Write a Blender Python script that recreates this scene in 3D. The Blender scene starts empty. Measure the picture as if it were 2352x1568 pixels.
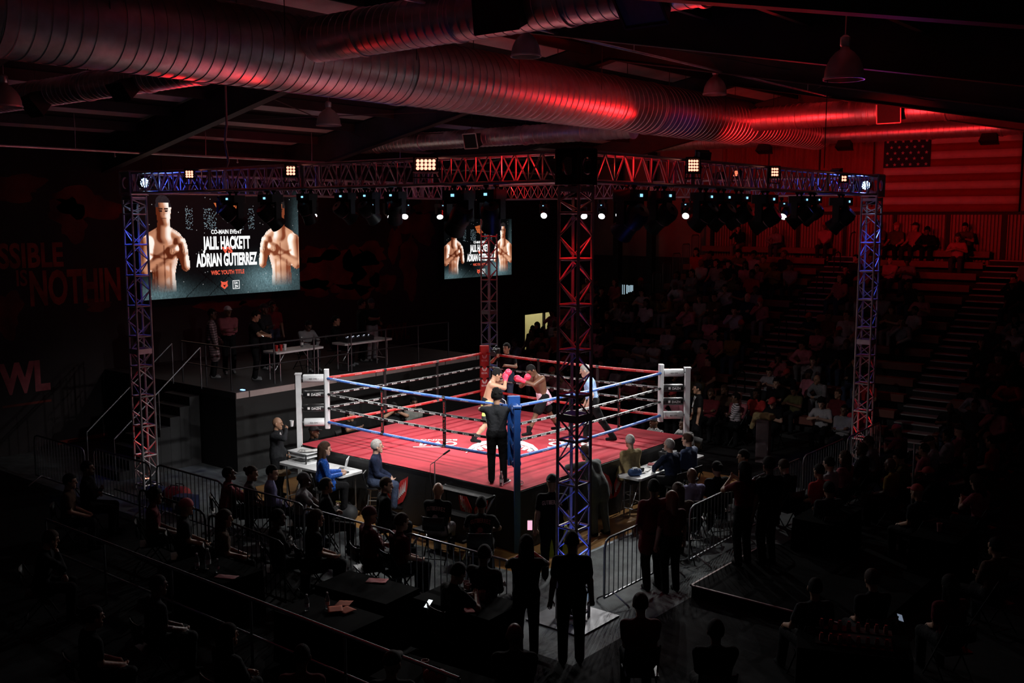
import bpy, math, random
import numpy as np
from mathutils import Vector, Matrix

random.seed(7)
SC = bpy.context.scene
COL = SC.collection
PI = math.pi

# ------------------------------------------------------------------ camera
W, H = 2352, 1568
CAM = np.array([14.077, -16.700, 5.965])
YAW, PITCH, FPX = -0.68508, 0.12236, 2335.08
FW = np.array([math.sin(YAW) * math.cos(PITCH), math.cos(YAW) * math.cos(PITCH), -math.sin(PITCH)])
RT = np.array([math.cos(YAW), -math.sin(YAW), 0.0])
UP = np.cross(RT, FW)
cd = bpy.data.cameras.new('camera')
cd.sensor_width = 36.0
cd.lens = FPX / W * 36.0
cd.clip_end = 300
cam = bpy.data.objects.new('camera', cd)
COL.objects.link(cam)
cam.location = CAM
cam.rotation_euler = (PI / 2 - PITCH, 0, -YAW)
SC.camera = cam

# ------------------------------------------------------------------ world and view
wd = bpy.data.worlds.new('dark_hall_air')
wd.use_nodes = True
wd.node_tree.nodes['Background'].inputs[0].default_value = (0.62, 0.66, 0.8, 1)
wd.node_tree.nodes['Background'].inputs[1].default_value = 0.006
SC.world = wd
SC.view_settings.view_transform = 'Standard'
SC.view_settings.look = 'None'
SC.view_settings.gamma = 1.0
SC.view_settings.use_curve_mapping = False
SC.view_settings.exposure = 0.0
SC.cycles.max_bounces = 5
SC.cycles.diffuse_bounces = 3
SC.cycles.glossy_bounces = 3
SC.cycles.transmission_bounces = 4
SC.cycles.caustics_reflective = False
SC.cycles.caustics_refractive = False

def ray(x, y):
    return FW + RT * (x - W / 2) / FPX - UP * (y - H / 2) / FPX
def on_x(x, y, v):
    d = ray(x, y); return CAM + d * (v - CAM[0]) / d[0]
def on_y(x, y, v):
    d = ray(x, y); return CAM + d * (v - CAM[1]) / d[1]
def on_z(x, y, v):
    d = ray(x, y); return CAM + d * (v - CAM[2]) / d[2]

# ------------------------------------------------------------------ materials (all node based)
MATS = {}
def mat(name, col, rough=0.6, metal=0.0, var=0.12, scale=12.0, bump=0.0, bscale=60.0, emit=None, estr=0.0, spec=None, alpha=None, trans=0.0, coat=0.0):
    if name in MATS:
        return MATS[name]
    m = bpy.data.materials.new(name)
    m.use_nodes = True
    nt = m.node_tree
    b = nt.nodes['Principled BSDF']
    b.inputs['Roughness'].default_value = rough
    b.inputs['Metallic'].default_value = metal
    if spec is not None:
        b.inputs['Specular IOR Level'].default_value = spec
    if trans:
        b.inputs['Transmission Weight'].default_value = trans
    if coat:
        b.inputs['Coat Weight'].default_value = coat
    c = (col[0], col[1], col[2], 1)
    if var > 0:
        tc = nt.nodes.new('ShaderNodeTexCoord')
        nz = nt.nodes.new('ShaderNodeTexNoise')
        nz.inputs['Scale'].default_value = scale
        nz.inputs['Detail'].default_value = 4
        nt.links.new(tc.outputs['Object'], nz.inputs['Vector'])
        rp = nt.nodes.new('ShaderNodeValToRGB')
        rp.color_ramp.elements[0].position = 0.3
        rp.color_ramp.elements[1].position = 0.7
        rp.color_ramp.elements[0].color = tuple(v * (1 - var) for v in c[:3]) + (1,)
        rp.color_ramp.elements[1].color = tuple(min(1, v * (1 + var)) for v in c[:3]) + (1,)
        nt.links.new(nz.outputs['Fac'], rp.inputs['Fac'])
        nt.links.new(rp.outputs['Color'], b.inputs['Base Color'])
        if bump > 0:
            n2 = nt.nodes.new('ShaderNodeTexNoise')
            n2.inputs['Scale'].default_value = bscale
            nt.links.new(tc.outputs['Object'], n2.inputs['Vector'])
            bp = nt.nodes.new('ShaderNodeBump')
            bp.inputs['Strength'].default_value = bump
            bp.inputs['Distance'].default_value = 0.02
            nt.links.new(n2.outputs['Fac'], bp.inputs['Height'])
            nt.links.new(bp.outputs['Normal'], b.inputs['Normal'])
    else:
        b.inputs['Base Color'].default_value = c
    if emit is not None:
        b.inputs['Emission Color'].default_value = (emit[0], emit[1], emit[2], 1)
        b.inputs['Emission Strength'].default_value = estr
    MATS[name] = m
    return m

def mat_stripes(name, c1, c2, scale, axis='Z', rough=0.8, width=0.5):
    if name in MATS:
        return MATS[name]
    m = bpy.data.materials.new(name)
    m.use_nodes = True
    nt = m.node_tree
    b = nt.nodes['Principled BSDF']
    b.inputs['Roughness'].default_value = rough
    tc = nt.nodes.new('ShaderNodeTexCoord')
    wv = nt.nodes.new('ShaderNodeTexWave')
    wv.bands_direction = axis
    wv.inputs['Scale'].default_value = scale
    wv.inputs['Distortion'].default_value = 1.0
    wv.inputs['Detail Scale'].default_value = 3.0
    nt.links.new(tc.outputs['Object'], wv.inputs['Vector'])
    rp = nt.nodes.new('ShaderNodeValToRGB')
    rp.color_ramp.interpolation = 'CONSTANT'
    rp.color_ramp.elements[0].color = (*c1, 1)
    rp.color_ramp.elements[1].color = (*c2, 1)
    rp.color_ramp.elements[1].position = width
    nt.links.new(wv.outputs['Fac'], rp.inputs['Fac'])
    nt.links.new(rp.outputs['Color'], b.inputs['Base Color'])
    MATS[name] = m
    return m

def mat_checks(name, c1, c2, c3, scale, rough=0.85):
    """woven check cloth: two crossed band waves"""
    if name in MATS:
        return MATS[name]
    m = bpy.data.materials.new(name)
    m.use_nodes = True
    nt = m.node_tree
    b = nt.nodes['Principled BSDF']
    b.inputs['Roughness'].default_value = rough
    tc = nt.nodes.new('ShaderNodeTexCoord')
    outs = []
    for ax in ('X', 'Z'):
        wv = nt.nodes.new('ShaderNodeTexWave')
        wv.bands_direction = ax
        wv.inputs['Scale'].default_value = scale
        nt.links.new(tc.outputs['Object'], wv.inputs['Vector'])
        g = nt.nodes.new('ShaderNodeMath'); g.operation = 'GREATER_THAN'
        g.inputs[1].default_value = 0.55
        nt.links.new(wv.outputs['Fac'], g.inputs[0])
        outs.append(g)
    ad = nt.nodes.new('ShaderNodeMath'); ad.operation = 'ADD'
    nt.links.new(outs[0].outputs[0], ad.inputs[0]); nt.links.new(outs[1].outputs[0], ad.inputs[1])
    dv = nt.nodes.new('ShaderNodeMath'); dv.operation = 'MULTIPLY'; dv.inputs[1].default_value = 0.5
    nt.links.new(ad.outputs[0], dv.inputs[0])
    rp = nt.nodes.new('ShaderNodeValToRGB')
    rp.color_ramp.interpolation = 'CONSTANT'
    rp.color_ramp.elements[0].color = (*c1, 1)
    e = rp.color_ramp.elements.new(0.3); e.color = (*c2, 1)
    rp.color_ramp.elements[-1].position = 0.8
    rp.color_ramp.elements[-1].color = (*c3, 1)
    nt.links.new(dv.outputs[0], rp.inputs['Fac'])
    nt.links.new(rp.outputs['Color'], b.inputs['Base Color'])
    MATS[name] = m
    return m

def emis(name, col, strength):
    if name in MATS:
        return MATS[name]
    m = mat(name, (0.02, 0.02, 0.02), 0.4, 0, var=0, emit=col, estr=strength)
    m.cycles.emission_sampling = 'NONE'
    return m

STEEL = mat('galvanised_steel', (0.84, 0.80, 0.83), 0.40, 0.85, 0.15, 5, 0.05, 80)
TRUSSM = mat('truss_aluminium', (0.58, 0.57, 0.60), 0.38, 0.45, 0.15, 8)
BLACKM = mat('black_powder_coat', (0.009, 0.009, 0.010), 0.55, 0.0, 0.2, 8, spec=0.25)
BLACKP = mat('black_plastic', (0.014, 0.014, 0.016), 0.42, 0.0, 0.2, 10)
CHROME = mat('zinc_tube', (0.42, 0.43, 0.45), 0.32, 0.9, 0.1, 8)
RAILM = mat('barrier_steel', (0.30, 0.31, 0.33), 0.4, 0.9, 0.2, 6)
WHITEP = mat('white_vinyl', (0.74, 0.76, 0.78), 0.45, 0, 0.05, 9, 0.1, 40)
WHITEPR = mat('white_print', (0.80, 0.80, 0.80), 0.6, 0, 0.04, 30)
BLACKV = mat('black_vinyl', (0.012, 0.012, 0.013), 0.35, 0, 0.15, 20, 0.1, 50)
REDV = mat('red_vinyl', (0.42, 0.018, 0.016), 0.45, 0, 0.1, 9, 0.1, 40)
BLUEV = mat('blue_vinyl', (0.015, 0.075, 0.30), 0.45, 0, 0.1, 9, 0.1, 40)
ROPEB = mat('blue_rope_sleeve', (0.05, 0.14, 0.46), 0.45, 0, 0.35, 7, 0.2, 30)
ROPER = mat('red_rope_sleeve', (0.55, 0.03, 0.03), 0.45, 0, 0.3, 7, 0.2, 30)
REDPR = mat('red_print', (0.55, 0.03, 0.03), 0.6, 0, 0.08, 30)
WHITEPL = mat('white_table_plastic', (0.70, 0.71, 0.72), 0.4, 0, 0.04, 12)
PAPER = mat('paper', (0.72, 0.72, 0.70), 0.8, 0, 0.05, 20)
CARDM = mat('cardboard_tan', (0.40, 0.28, 0.14), 0.8, 0, 0.1, 12)
GLASSM = mat('clear_plastic', (0.75, 0.80, 0.82), 0.12, 0, 0, trans=0.85)

# ------------------------------------------------------------------ mesh helpers
class MB:
    """collects shapes; build() links them as ONE mesh object"""
    def __init__(self):
        self.v = []; self.f = []; self.mi = []; self.cur = 0
    def add(self, vs, fs, mi=None):
        o = len(self.v)
        self.v += [tuple(float(c) for c in p) for p in vs]
        self.f += [tuple(i + o for i in f) for f in fs]
        self.mi += [self.cur if mi is None else mi] * len(fs)
        return self
    def box(self, c, s, R=None):
        x, y, z = s[0] / 2, s[1] / 2, s[2] / 2
        vs = [np.array((a, b, d)) for d in (-z, z) for b in (-y, y) for a in (-x, x)]
        if R is not None:
            vs = [R @ q for q in vs]
        vs = [q + np.array(c) for q in vs]
        return self.add(vs, [(0, 2, 3, 1), (4, 5, 7, 6), (0, 1, 5, 4), (1, 3, 7, 5), (3, 2, 6, 7), (2, 0, 4, 6)])
    def bbox(self, lo, hi):
        lo = np.array(lo, float); hi = np.array(hi, float)
        return self.box((lo + hi) / 2, hi - lo)
    def tube(self, pts, r, n=8, caps=True):
        pts = [np.array(p, float) for p in pts]
        rs = r if hasattr(r, '__len__') else [r] * len(pts)
        vs = []; fs = []
        t0 = pts[1] - pts[0]; t0 = t0 / (np.linalg.norm(t0) + 1e-12)
        a = np.array((0, 0, 1.0)) if abs(t0[2]) < 0.9 else np.array((1.0, 0, 0))
        u = np.cross(t0, a); u /= np.linalg.norm(u)
        for i, p in enumerate(pts):
            if i == 0: t = pts[1] - pts[0]
            elif i == len(pts) - 1: t = pts[-1] - pts[-2]
            else: t = pts[i + 1] - pts[i - 1]
            t = t / (np.linalg.norm(t) + 1e-12)
            u = u - t * (u @ t); u /= (np.linalg.norm(u) + 1e-12)
            w = np.cross(t, u)
            for k in range(n):
                an = 2 * PI * k / n
                vs.append(p + (u * math.cos(an) + w * math.sin(an)) * rs[i])
        for i in range(len(pts) - 1):
            for k in range(n):
                k2 = (k + 1) % n
                fs.append((i * n + k, i * n + k2, (i + 1) * n + k2, (i + 1) * n + k))
        if caps:
            fs.append(tuple(range(n - 1, -1, -1)))
            fs.append(tuple((len(pts) - 1) * n + k for k in range(n)))
        return self.add(vs, fs)
    def lathe(self, prof, n=20, c=(0, 0, 0), R=None, caps=True):
        """prof: list of (radius, height) around local Z"""
        vs = []; fs = []
        for (r, z) in prof:
            for k in range(n):
                an = 2 * PI * k / n
                q = np.array((r * math.cos(an), r * math.sin(an), z))
                if R is not None: q = R @ q
                vs.append(q + np.array(c))
        for i in range(len(prof) - 1):
            for k in range(n):
                k2 = (k + 1) % n
                fs.append((i * n + k, i * n + k2, (i + 1) * n + k2, (i + 1) * n + k))
        if caps:
            fs.append(tuple(range(n - 1, -1, -1)))
            fs.append(tuple((len(prof) - 1) * n + k for k in range(n)))
        return self.add(vs, fs)
    def prism(self, poly, o, u, v, th):
        """extrude a 2-D outline lying in the (u, v) plane at o by th along u x v"""
        o, u, v = (np.array(q, float) for q in (o, u, v))
        w = np.cross(u, v); w = w / np.linalg.norm(w) * th
        n = len(poly)
        vs = [o + u * a + v * b for a, b in poly] + [o + u * a + v * b + w for a, b in poly]
        fs = [tuple(range(n - 1, -1, -1)), tuple(range(n, 2 * n))]
        for k in range(n):
            k2 = (k + 1) % n
            fs.append((k, k2, n + k2, n + k))
        return self.add(vs, fs)
    def flat(self, V2, F, o, u, v):
        o, u, v = (np.array(q, float) for q in (o, u, v))
        return self.add([o + u * a + v * b for a, b in V2], F)
    def ball(self, c, r, nu=10, nv=6, s=(1, 1, 1), R=None):
        vs = []; fs = []
        for j in range(1, nv):
            th = PI * j / nv
            for k in range(nu):
                an = 2 * PI * k / nu
                q = np.array((r * s[0] * math.sin(th) * math.cos(an), r * s[1] * math.sin(th) * math.sin(an), r * s[2] * math.cos(th)))
                if R is not None: q = R @ q
                vs.append(q + np.array(c))
        tp = np.array((0, 0, r * s[2])); bt = -tp
        if R is not None: tp = R @ tp; bt = R @ bt
        vs.append(tp + np.array(c)); vs.append(bt + np.array(c))
        a, b = len(vs) - 2, len(vs) - 1
        for k in range(nu):
            k2 = (k + 1) % nu
            fs.append((a, k, k2))
            fs.append((b, (nv - 2) * nu + k2, (nv - 2) * nu + k))
            for j in range(nv - 2):
                fs.append((j * nu + k, (j + 1) * nu + k, (j + 1) * nu + k2, j * nu + k2))
        return self.add(vs, fs)
    def mesh(self, name, mats, smooth=False):
        me = bpy.data.meshes.new(name)
        me.from_pydata(self.v, [], self.f)
        ms = mats if isinstance(mats, (list, tuple)) else [mats]
        for m in ms: me.materials.append(m)
        if len(ms) > 1:
            me.polygons.foreach_set('material_index', self.mi)
        if smooth:
            me.polygons.foreach_set('use_smooth', [True] * len(me.polygons))
            try: me.set_sharp_from_angle(angle=math.radians(40))
            except Exception: pass
        me.update()
        return me
    def build(self, name, mats, parent=None, smooth=False, loc=None, rot=None):
        return link(name, self.mesh(name, mats, smooth), parent, loc, rot)

def link(name, me, parent=None, loc=None, rot=None):
    o = bpy.data.objects.new(name, me)
    COL.objects.link(o)
    if parent is not None: o.parent = parent
    if loc is not None: o.location = [float(c) for c in loc]
    if rot is not None: o.rotation_euler = rot
    return o
def tag(o, label=None, cat=None, group=None, kind=None):
    if label: o['label'] = label
    if cat: o['category'] = cat
    if group: o['group'] = group
    if kind: o['kind'] = kind
    return o
def empty(name, loc=(0, 0, 0), rz=0.0, label=None, cat=None, group=None):
    o = bpy.data.objects.new(name, None)
    COL.objects.link(o)
    o.location = [float(c) for c in loc]
    o.rotation_euler = (0, 0, rz)
    o.empty_display_size = 0.2
    return tag(o, label, cat, group)
def struct(o):
    o['kind'] = 'structure'
    return o
def copy_tree(o, parent=None):
    c = o.copy(); COL.objects.link(c); c.parent = parent
    for ch in list(o.children):
        copy_tree(ch, c)
    return c
def frame(z, hint=(0, 0, 1)):
    """matrix whose columns are x, y, z with z along the given direction"""
    z = np.array(z, float); z /= np.linalg.norm(z)
    h = np.array(hint, float)
    if abs(z @ h) > 0.98: h = np.array((1.0, 0, 0))
    x = np.cross(h, z); x /= np.linalg.norm(x)
    return np.stack([x, np.cross(z, x), z], 1)
def rotz(a):
    c, s = math.cos(a), math.sin(a)
    return np.array(((c, -s, 0), (s, c, 0), (0, 0, 1)))
def heading(dx, dy):
    return math.atan2(-dx, dy)
ORD = ['zeroth', 'first', 'second', 'third', 'fourth', 'fifth', 'sixth', 'seventh', 'eighth', 'ninth', 'tenth', 'eleventh', 'twelfth', 'thirteenth', 'fourteenth', 'fifteenth', 'sixteenth']

TXT = {}
def text2d(s, bold=0.0):
    """outline of a word from the built-in font as flat triangles, unit cap height, left at 0"""
    key = (s, bold)
    if key in TXT: return TXT[key]
    cu = bpy.data.curves.new('lettering', 'FONT')
    cu.body = s
    cu.size = 1.0
    cu.offset = bold
    cu.resolution_u = 3
    cu.fill_mode = 'FRONT'
    o = bpy.data.objects.new('lettering', cu)
    COL.objects.link(o)
    dg = bpy.context.evaluated_depsgraph_get()
    me = bpy.data.meshes.new_from_object(o.evaluated_get(dg))
    V = np.array([v.co[:2] for v in me.vertices]).reshape(-1, 2)
    F = [tuple(p.vertices) for p in me.polygons]
    COL.objects.unlink(o)
    bpy.data.objects.remove(o); bpy.data.curves.remove(cu); bpy.data.meshes.remove(me)
    V[:, 0] -= V[:, 0].min()
    V = V / 0.73
    TXT[key] = (V, F, V[:, 0].max())
    return TXT[key]
def put_text(mb, s, o, u, v, h, width=None, bold=0.0, align='C'):
    """letters of cap height h; u is the reading direction, v is up; width squeezes or stretches"""
    V, F, w = text2d(s, bold)
    sx = h if width is None else width / w
    off = {'C': -w / 2, 'L': 0, 'R': -w}[align]
    u = np.array(u, float); v = np.array(v, float)
    mb.flat([((a + off) * sx, b * h) for a, b in V], F, o, u / np.linalg.norm(u), v / np.linalg.norm(v))
    return mb
# ================================================================== THE HALL
XW, YB, YN = -11.5, 19.0, -19.0          # left wall, back wall, near end of what is built
XR = 19.0
RIDGE_X, RIDGE_Z, SLOPE = 0.6, 10.15, 0.172
def roof_z(x): return RIDGE_Z - SLOPE * abs(x - RIDGE_X)

def wood_floor():
    m = bpy.data.materials.new('gym_maple_floor'); m.use_nodes = True
    nt = m.node_tree; b = nt.nodes['Principled BSDF']
    b.inputs['Roughness'].default_value = 0.32
    tc = nt.nodes.new('ShaderNodeTexCoord')
    br = nt.nodes.new('ShaderNodeTexBrick')
    br.inputs['Scale'].default_value = 1.0
    br.inputs['Brick Width'].default_value = 0.9
    br.inputs['Row Height'].default_value = 0.06
    br.inputs['Mortar Size'].default_value = 0.0015
    br.inputs['Color1'].default_value = (0.50, 0.27, 0.095, 1)
    br.inputs['Color2'].default_value = (0.42, 0.21, 0.07, 1)
    br.inputs['Mortar'].default_value = (0.16, 0.08, 0.03, 1)
    nt.links.new(tc.outputs['Object'], br.inputs['Vector'])
    nt.links.new(br.outputs['Color'], b.inputs['Base Color'])
    return m
fl = struct(MB().bbox((XW - 4, YN, -0.3), (XR, YB + 3, 0)).build('floor', wood_floor()))
CARPET = mat('grey_floor_cover', (0.10, 0.115, 0.118), 0.85, 0, 0.35, 3.5, 0.4, 120)
CARPET_SHADED = mat('shaded_floor_cover', (0.014, 0.014, 0.015), 0.95, 0, 0.3, 5, 0.3, 120, spec=0.1)  # floor cover again, the darkness beyond the barriers put into its colour
for lo, hi, m_ in (((XW, YN), (XR, -6.15), CARPET_SHADED), ((XW, -6.15), (6.5, -3.85), CARPET), ((6.5, -6.15), (XR, 4.3), CARPET_SHADED), ((4.05, -3.85), (6.5, 4.3), CARPET), ((XW, 4.3), (XR, YB), CARPET_SHADED), ((XW, -3.85), (-4.3, 4.3), CARPET)):
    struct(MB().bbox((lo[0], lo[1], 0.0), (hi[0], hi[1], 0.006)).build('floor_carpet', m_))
LINEM = mat('painted_court_line', (0.16, 0.02, 0.015), 0.4, 0, 0.05)
LINEB = mat('pale_court_line', (0.42, 0.50, 0.56), 0.4, 0, 0.05)
tl = MB(); tl.prism([(0, 0), (0.06, 0), (0.06, 1.7), (0, 1.7)], (3.2, -1.2, 0.001), (0.9, 0.43, 0), (-0.43, 0.9, 0), 0.002)
struct(tl.build('trim_1', LINEM))
struct(MB().bbox((3.98, -3.85, 0.0), (4.05, 4.3, 0.008)).build('trim_2', LINEB))

# ---- left wall with its mural
WALLM = mat('dark_painted_block_wall', (0.020, 0.014, 0.016), 0.8, 0, 0.35, 0.7, 0.3, 25)
wl = MB()
D0, D1, DZ = 15.4, 17.75, 2.0                                # lit service doorway near the back corner
zt = roof_z(XW)
wl.bbox((XW - 0.3, YN, 0), (XW, D0, zt)); wl.bbox((XW - 0.3, D1, 0), (XW, YB, zt)); wl.bbox((XW - 0.3, D0, DZ), (XW, D1, zt))
WL = struct(wl.build('wall_left', WALLM))
MUR = mat('red_mural_paint', (0.30, 0.032, 0.022), 0.75, 0, 0.5, 2.2, 0.2, 30)
MURP = mat('pink_lit_mural_paint', (0.42, 0.10, 0.12), 0.75, 0, 0.4, 2.0, 0.2, 30)  # mural lettering with the pink light on it put into the colour
MURD = mat('dark_red_mural_paint', (0.13, 0.018, 0.012), 0.8, 0, 0.6, 1.4, 0.2, 30)
def mural_text(s, pl, pr_, pt, bold, m, bend=0):
    a = on_x(*pl, XW); b = on_x(*pr_, XW); t = on_x(*pt, XW)
    mb = MB(); put_text(mb, s, (XW + 0.012, a[1], (a[2] + b[2]) / 2), (0, 1, 0), (0, 0, 1), t[2] - b[2], b[1] - a[1], bold, 'L')
    return mb.build('mural_lettering', m, WL)
mural_text('SSIBLE', (-4, 613), (146, 612), (146, 557), 0.03, MUR)
mural_text('IS', (38, 656), (63, 655), (63, 618), 0.02, MUR)
mural_text('NOTHIN', (70, 698), (278, 688), (278, 614), 0.035, MUR)
mural_text('G', (288, 688), (322, 687), (322, 612), 0.035, MUR)
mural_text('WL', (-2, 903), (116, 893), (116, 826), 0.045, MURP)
mural_text('RED OWL', (835, 790), (940, 775), (940, 738), 0.03, MURD)
a = on_x(5, 935, XW); b = on_x(118, 921, XW)
MB().bbox((XW, a[1], a[2] - 0.03), (XW + 0.012, b[1], a[2] + 0.03)).build('mural_stripe', MURD, WL)
a = on_x(133, 1017, XW); b = on_x(280, 1010, XW)
MB().bbox((XW, a[1], a[2] - 0.05), (XW + 0.012, b[1], a[2] + 0.05)).build('mural_stripe', MUR, WL)
rr = random.Random(3)
for (px, py, sx, sy) in ((765, 620, 1.1, 0.8), (835, 620, 0.9, 0.7), (730, 585, 0.7, 0.3), (850, 585, 0.8, 0.35), (720, 660, 0.8, 0.25), (805, 668, 1.0, 0.22), (880, 650, 0.5, 0.4),
                         (940, 610, 0.5, 0.9), (960, 520, 0.8, 0.6), (905, 560, 0.35, 0.5), (985, 470, 0.7, 0.3), (200, 470, 0.9, 0.4), (160, 500, 0.5, 0.5), (40, 430, 0.7, 0.3),
                         (20, 720, 0.35, 0.5), (225, 700, 0.4, 0.15), (505, 702, 0.7, 0.18), (590, 690, 0.5, 0.2), (620, 712, 0.3, 0.15)):
    p = on_x(px, py, XW)
    poly = []
    ph = [rr.uniform(0, 6.28) for _ in range(4)]
    for k in range(36):
        an = 2 * PI * k / 36
        r = 1 + 0.22 * math.sin(2 * an + ph[0]) + 0.16 * math.sin(3 * an + ph[1]) + 0.10 * math.sin(7 * an + ph[2]) + 0.06 * math.sin(11 * an + ph[3])
        poly.append((r * sx * math.cos(an), r * sy * math.sin(an)))
    MB().prism(poly, (XW, p[1], p[2]), (0, 1, 0), (0, 0, 1), 0.008).build('mural_patch', MURD, WL)

# ---- lit back room behind the doorway
ROOMM = mat('cream_room_paint', (0.62, 0.60, 0.42), 0.8, 0, 0.05, 2)
rm = MB()
rm.bbox((XW - 3.2, D0 - 0.4, 0), (XW - 3.1, D1 + 0.4, 2.6)); rm.bbox((XW - 3.1, D0 - 0.5, 0), (XW - 0.3, D0 - 0.4, 2.6)); rm.bbox((XW - 3.1, D1 + 0.4, 0), (XW - 0.3, D1 + 0.5, 2.6)); rm.bbox((XW - 3.1, D0 - 0.4, 2.6), (XW - 0.3, D1 + 0.4, 2.7))
struct(rm.build('wall_room', ROOMM))
fr = MB(); fr.bbox((XW - 0.32, D0 - 0.08, 0), (XW + 0.03, D0, DZ)); fr.bbox((XW - 0.32, D1, 0), (XW + 0.03, D1 + 0.08, DZ)); fr.bbox((XW - 0.32, D0 - 0.08, DZ), (XW + 0.03, D1 + 0.08, DZ + 0.08)); fr.bbox((XW - 0.2, D0 + 1.45, 0), (XW - 0.1, D0 + 1.53, DZ))
struct(fr.build('door_1', BLACKM))
sh = empty('wire_shelf_unit', (XW - 2.6, D0 + 0.75, 0), 0, 'pale metal shelving unit inside the lit back room', 'shelf')
for k in range(4):
    MB().bbox((-0.25, -0.7, 0.5 + 0.42 * k), (0.25, 0.7, 0.53 + 0.42 * k)).build('shelf', WHITEPL, sh)
for sx in (-0.23, 0.23):
    for sy in (-0.68, 0.68):
        MB().bbox((sx - 0.02, sy - 0.02, 0), (sx + 0.02, sy + 0.02, 2.0)).build('upright', CHROME, sh)
ld = bpy.data.lights.new('back_room_lamp', 'POINT'); ld.energy = 55; ld.color = (1.0, 0.93, 0.62); ld.shadow_soft_size = 0.15
lo_ = link('back_room_lamp', ld, None, (XW - 1.6, 16.6, 2.35))
lampb = MB().lathe([(0.02, 0.0), (0.16, 0.0), (0.16, 0.05), (0.05, 0.09)], 16, (0, 0, 0)).build('room_ceiling_lamp', emis('room_lamp_glow', (1, 0.95, 0.7), 3), None, True, (XW - 1.6, 16.6, 2.5))
tag(lampb, 'small round ceiling lamp in the lit back room', 'lamp')

# ---- back wall
WALLB = mat('back_wall_paint', (0.30, 0.19, 0.17), 0.8, 0, 0.2, 0.8, 0.2, 20)
WALLBD = mat('back_wall_dado', (0.035, 0.030, 0.032), 0.8, 0, 0.2, 0.8)
wb = MB()
poly = [(XW, 0), (XR, 0), (XR, roof_z(XR)), (RIDGE_X, RIDGE_Z), (XW, roof_z(XW))]
wb.prism([(x - XW, z) for x, z in poly], (XW, YB + 0.3, 0), (1, 0, 0), (0, 0, 1), 0.3)
WB = struct(wb.build('wall_back', WALLB))
MB().bbox((XW, YB - 0.03, 0), (-5.0, YB, 4.35)).build('dado_panel', WALLBD, WB)
MB().bbox((-5.0, YB - 0.05, 6.02), (XR, YB, 6.14)).build('dado_rail', BLACKM, WB)
sl = MB()
x = -5.0
while x < 12.5:
    sl.bbox((x, YB - 0.07, 3.6), (x + 0.055, YB - 0.02, 6.02)); x += 0.11
so = sl.build('wall_ribbing', mat('ribbed_wall_panel', (0.34, 0.19, 0.18), 0.6, 0, 0.15, 1.5), WB); so['kind'] = 'stuff'
x = -5.0
while x < 12.5:
    MB().bbox((x - 0.07, YB - 0.11, 3.6), (x + 0.07, YB - 0.02, 6.02)).build('wall_batten', BLACKM, WB); x += 1.75
DRAPE = mat('rust_acoustic_drape', (0.30, 0.12, 0.09), 0.9, 0, 0.2, 1.2, 0.2, 30)
for k in range(3):                                           # tall hanging drapes behind the truss
    x0, x1 = -4.6 + k * 1.95, -4.6 + k * 1.95 + 1.9
    dm = MB(); n = 40
    vs = []; 
    for i in range(n + 1):
        xx = x0 + (x1 - x0) * i / n
        yy = YB - 0.16 - 0.05 * math.sin(i * 1.5) - 0.02 * math.sin(i * 3.7 + k)
        vs += [(xx, yy, 6.3), (xx, yy, 9.05)]
    dm.add(vs, [(2 * i, 2 * i + 2, 2 * i + 3, 2 * i + 1) for i in range(n)])
    d = dm.build('wall_drape', DRAPE, None, True)
    tag(d, ('rust coloured drape on the back wall, furthest from the flag', 'rust coloured drape on the back wall, middle of the three', 'rust coloured drape on the back wall, next to the flag')[k], 'drape', 'drapes on the back wall')
    md = d.modifiers.new('thickness', 'SOLIDIFY'); md.thickness = 0.02
for i, (px, py) in enumerate(((1497, 470), (1420, 480))):
    p = on_y(px, py, 18.3)
    struct(MB().bbox((p[0] - 0.13, 18.15, 0), (p[0] + 0.13, 18.45, roof_z(p[0]) - 0.3)).build('steel_column', BLACKM))
# small lit notice on the back wall
p = on_y(1444, 665, YB)
nb = empty('lit_notice_board', (p[0], YB - 0.04, p[2] - 0.3), 0, 'small glowing pale notice board on the dark back wall', 'notice board')
MB().bbox((-0.3, -0.03, 0.05), (0.3, 0.03, 0.55)).build('frame', BLACKM, nb)
nm = MB()
for (a, b, c, d) in ((-0.27, -0.24, .1, .5), (-0.19, -0.15, .1, .5), (-0.07, 0.0, .14, .5), (0.03, 0.09, .2, .48), (0.12, 0.2, .22, .5), (0.22, 0.26, .26, .5)):
    nm.bbox((a, -0.036, c), (b, -0.031, d))
nm.build('lit_lines', emis('notice_glow', (0.6, 0.85, 1.0), 0.5), nb)
# narrow lit glazed door in the back wall
p = on_y(1342, 712, YB)
dr = MB(); dr.bbox((p[0] - 0.25, YB - 0.05, 0), (p[0] + 0.32, YB - 0.005, p[2] + 0.1))
d2 = struct(dr.build('door_2', BLACKM))
MB().bbox((p[0] - 0.17, YB - 0.06, 0.9), (p[0] + 0.02, YB - 0.052, p[2])).build('door_pane', emis('door_light_pane', (0.85, 0.85, 0.6), 0.30), d2)

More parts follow.
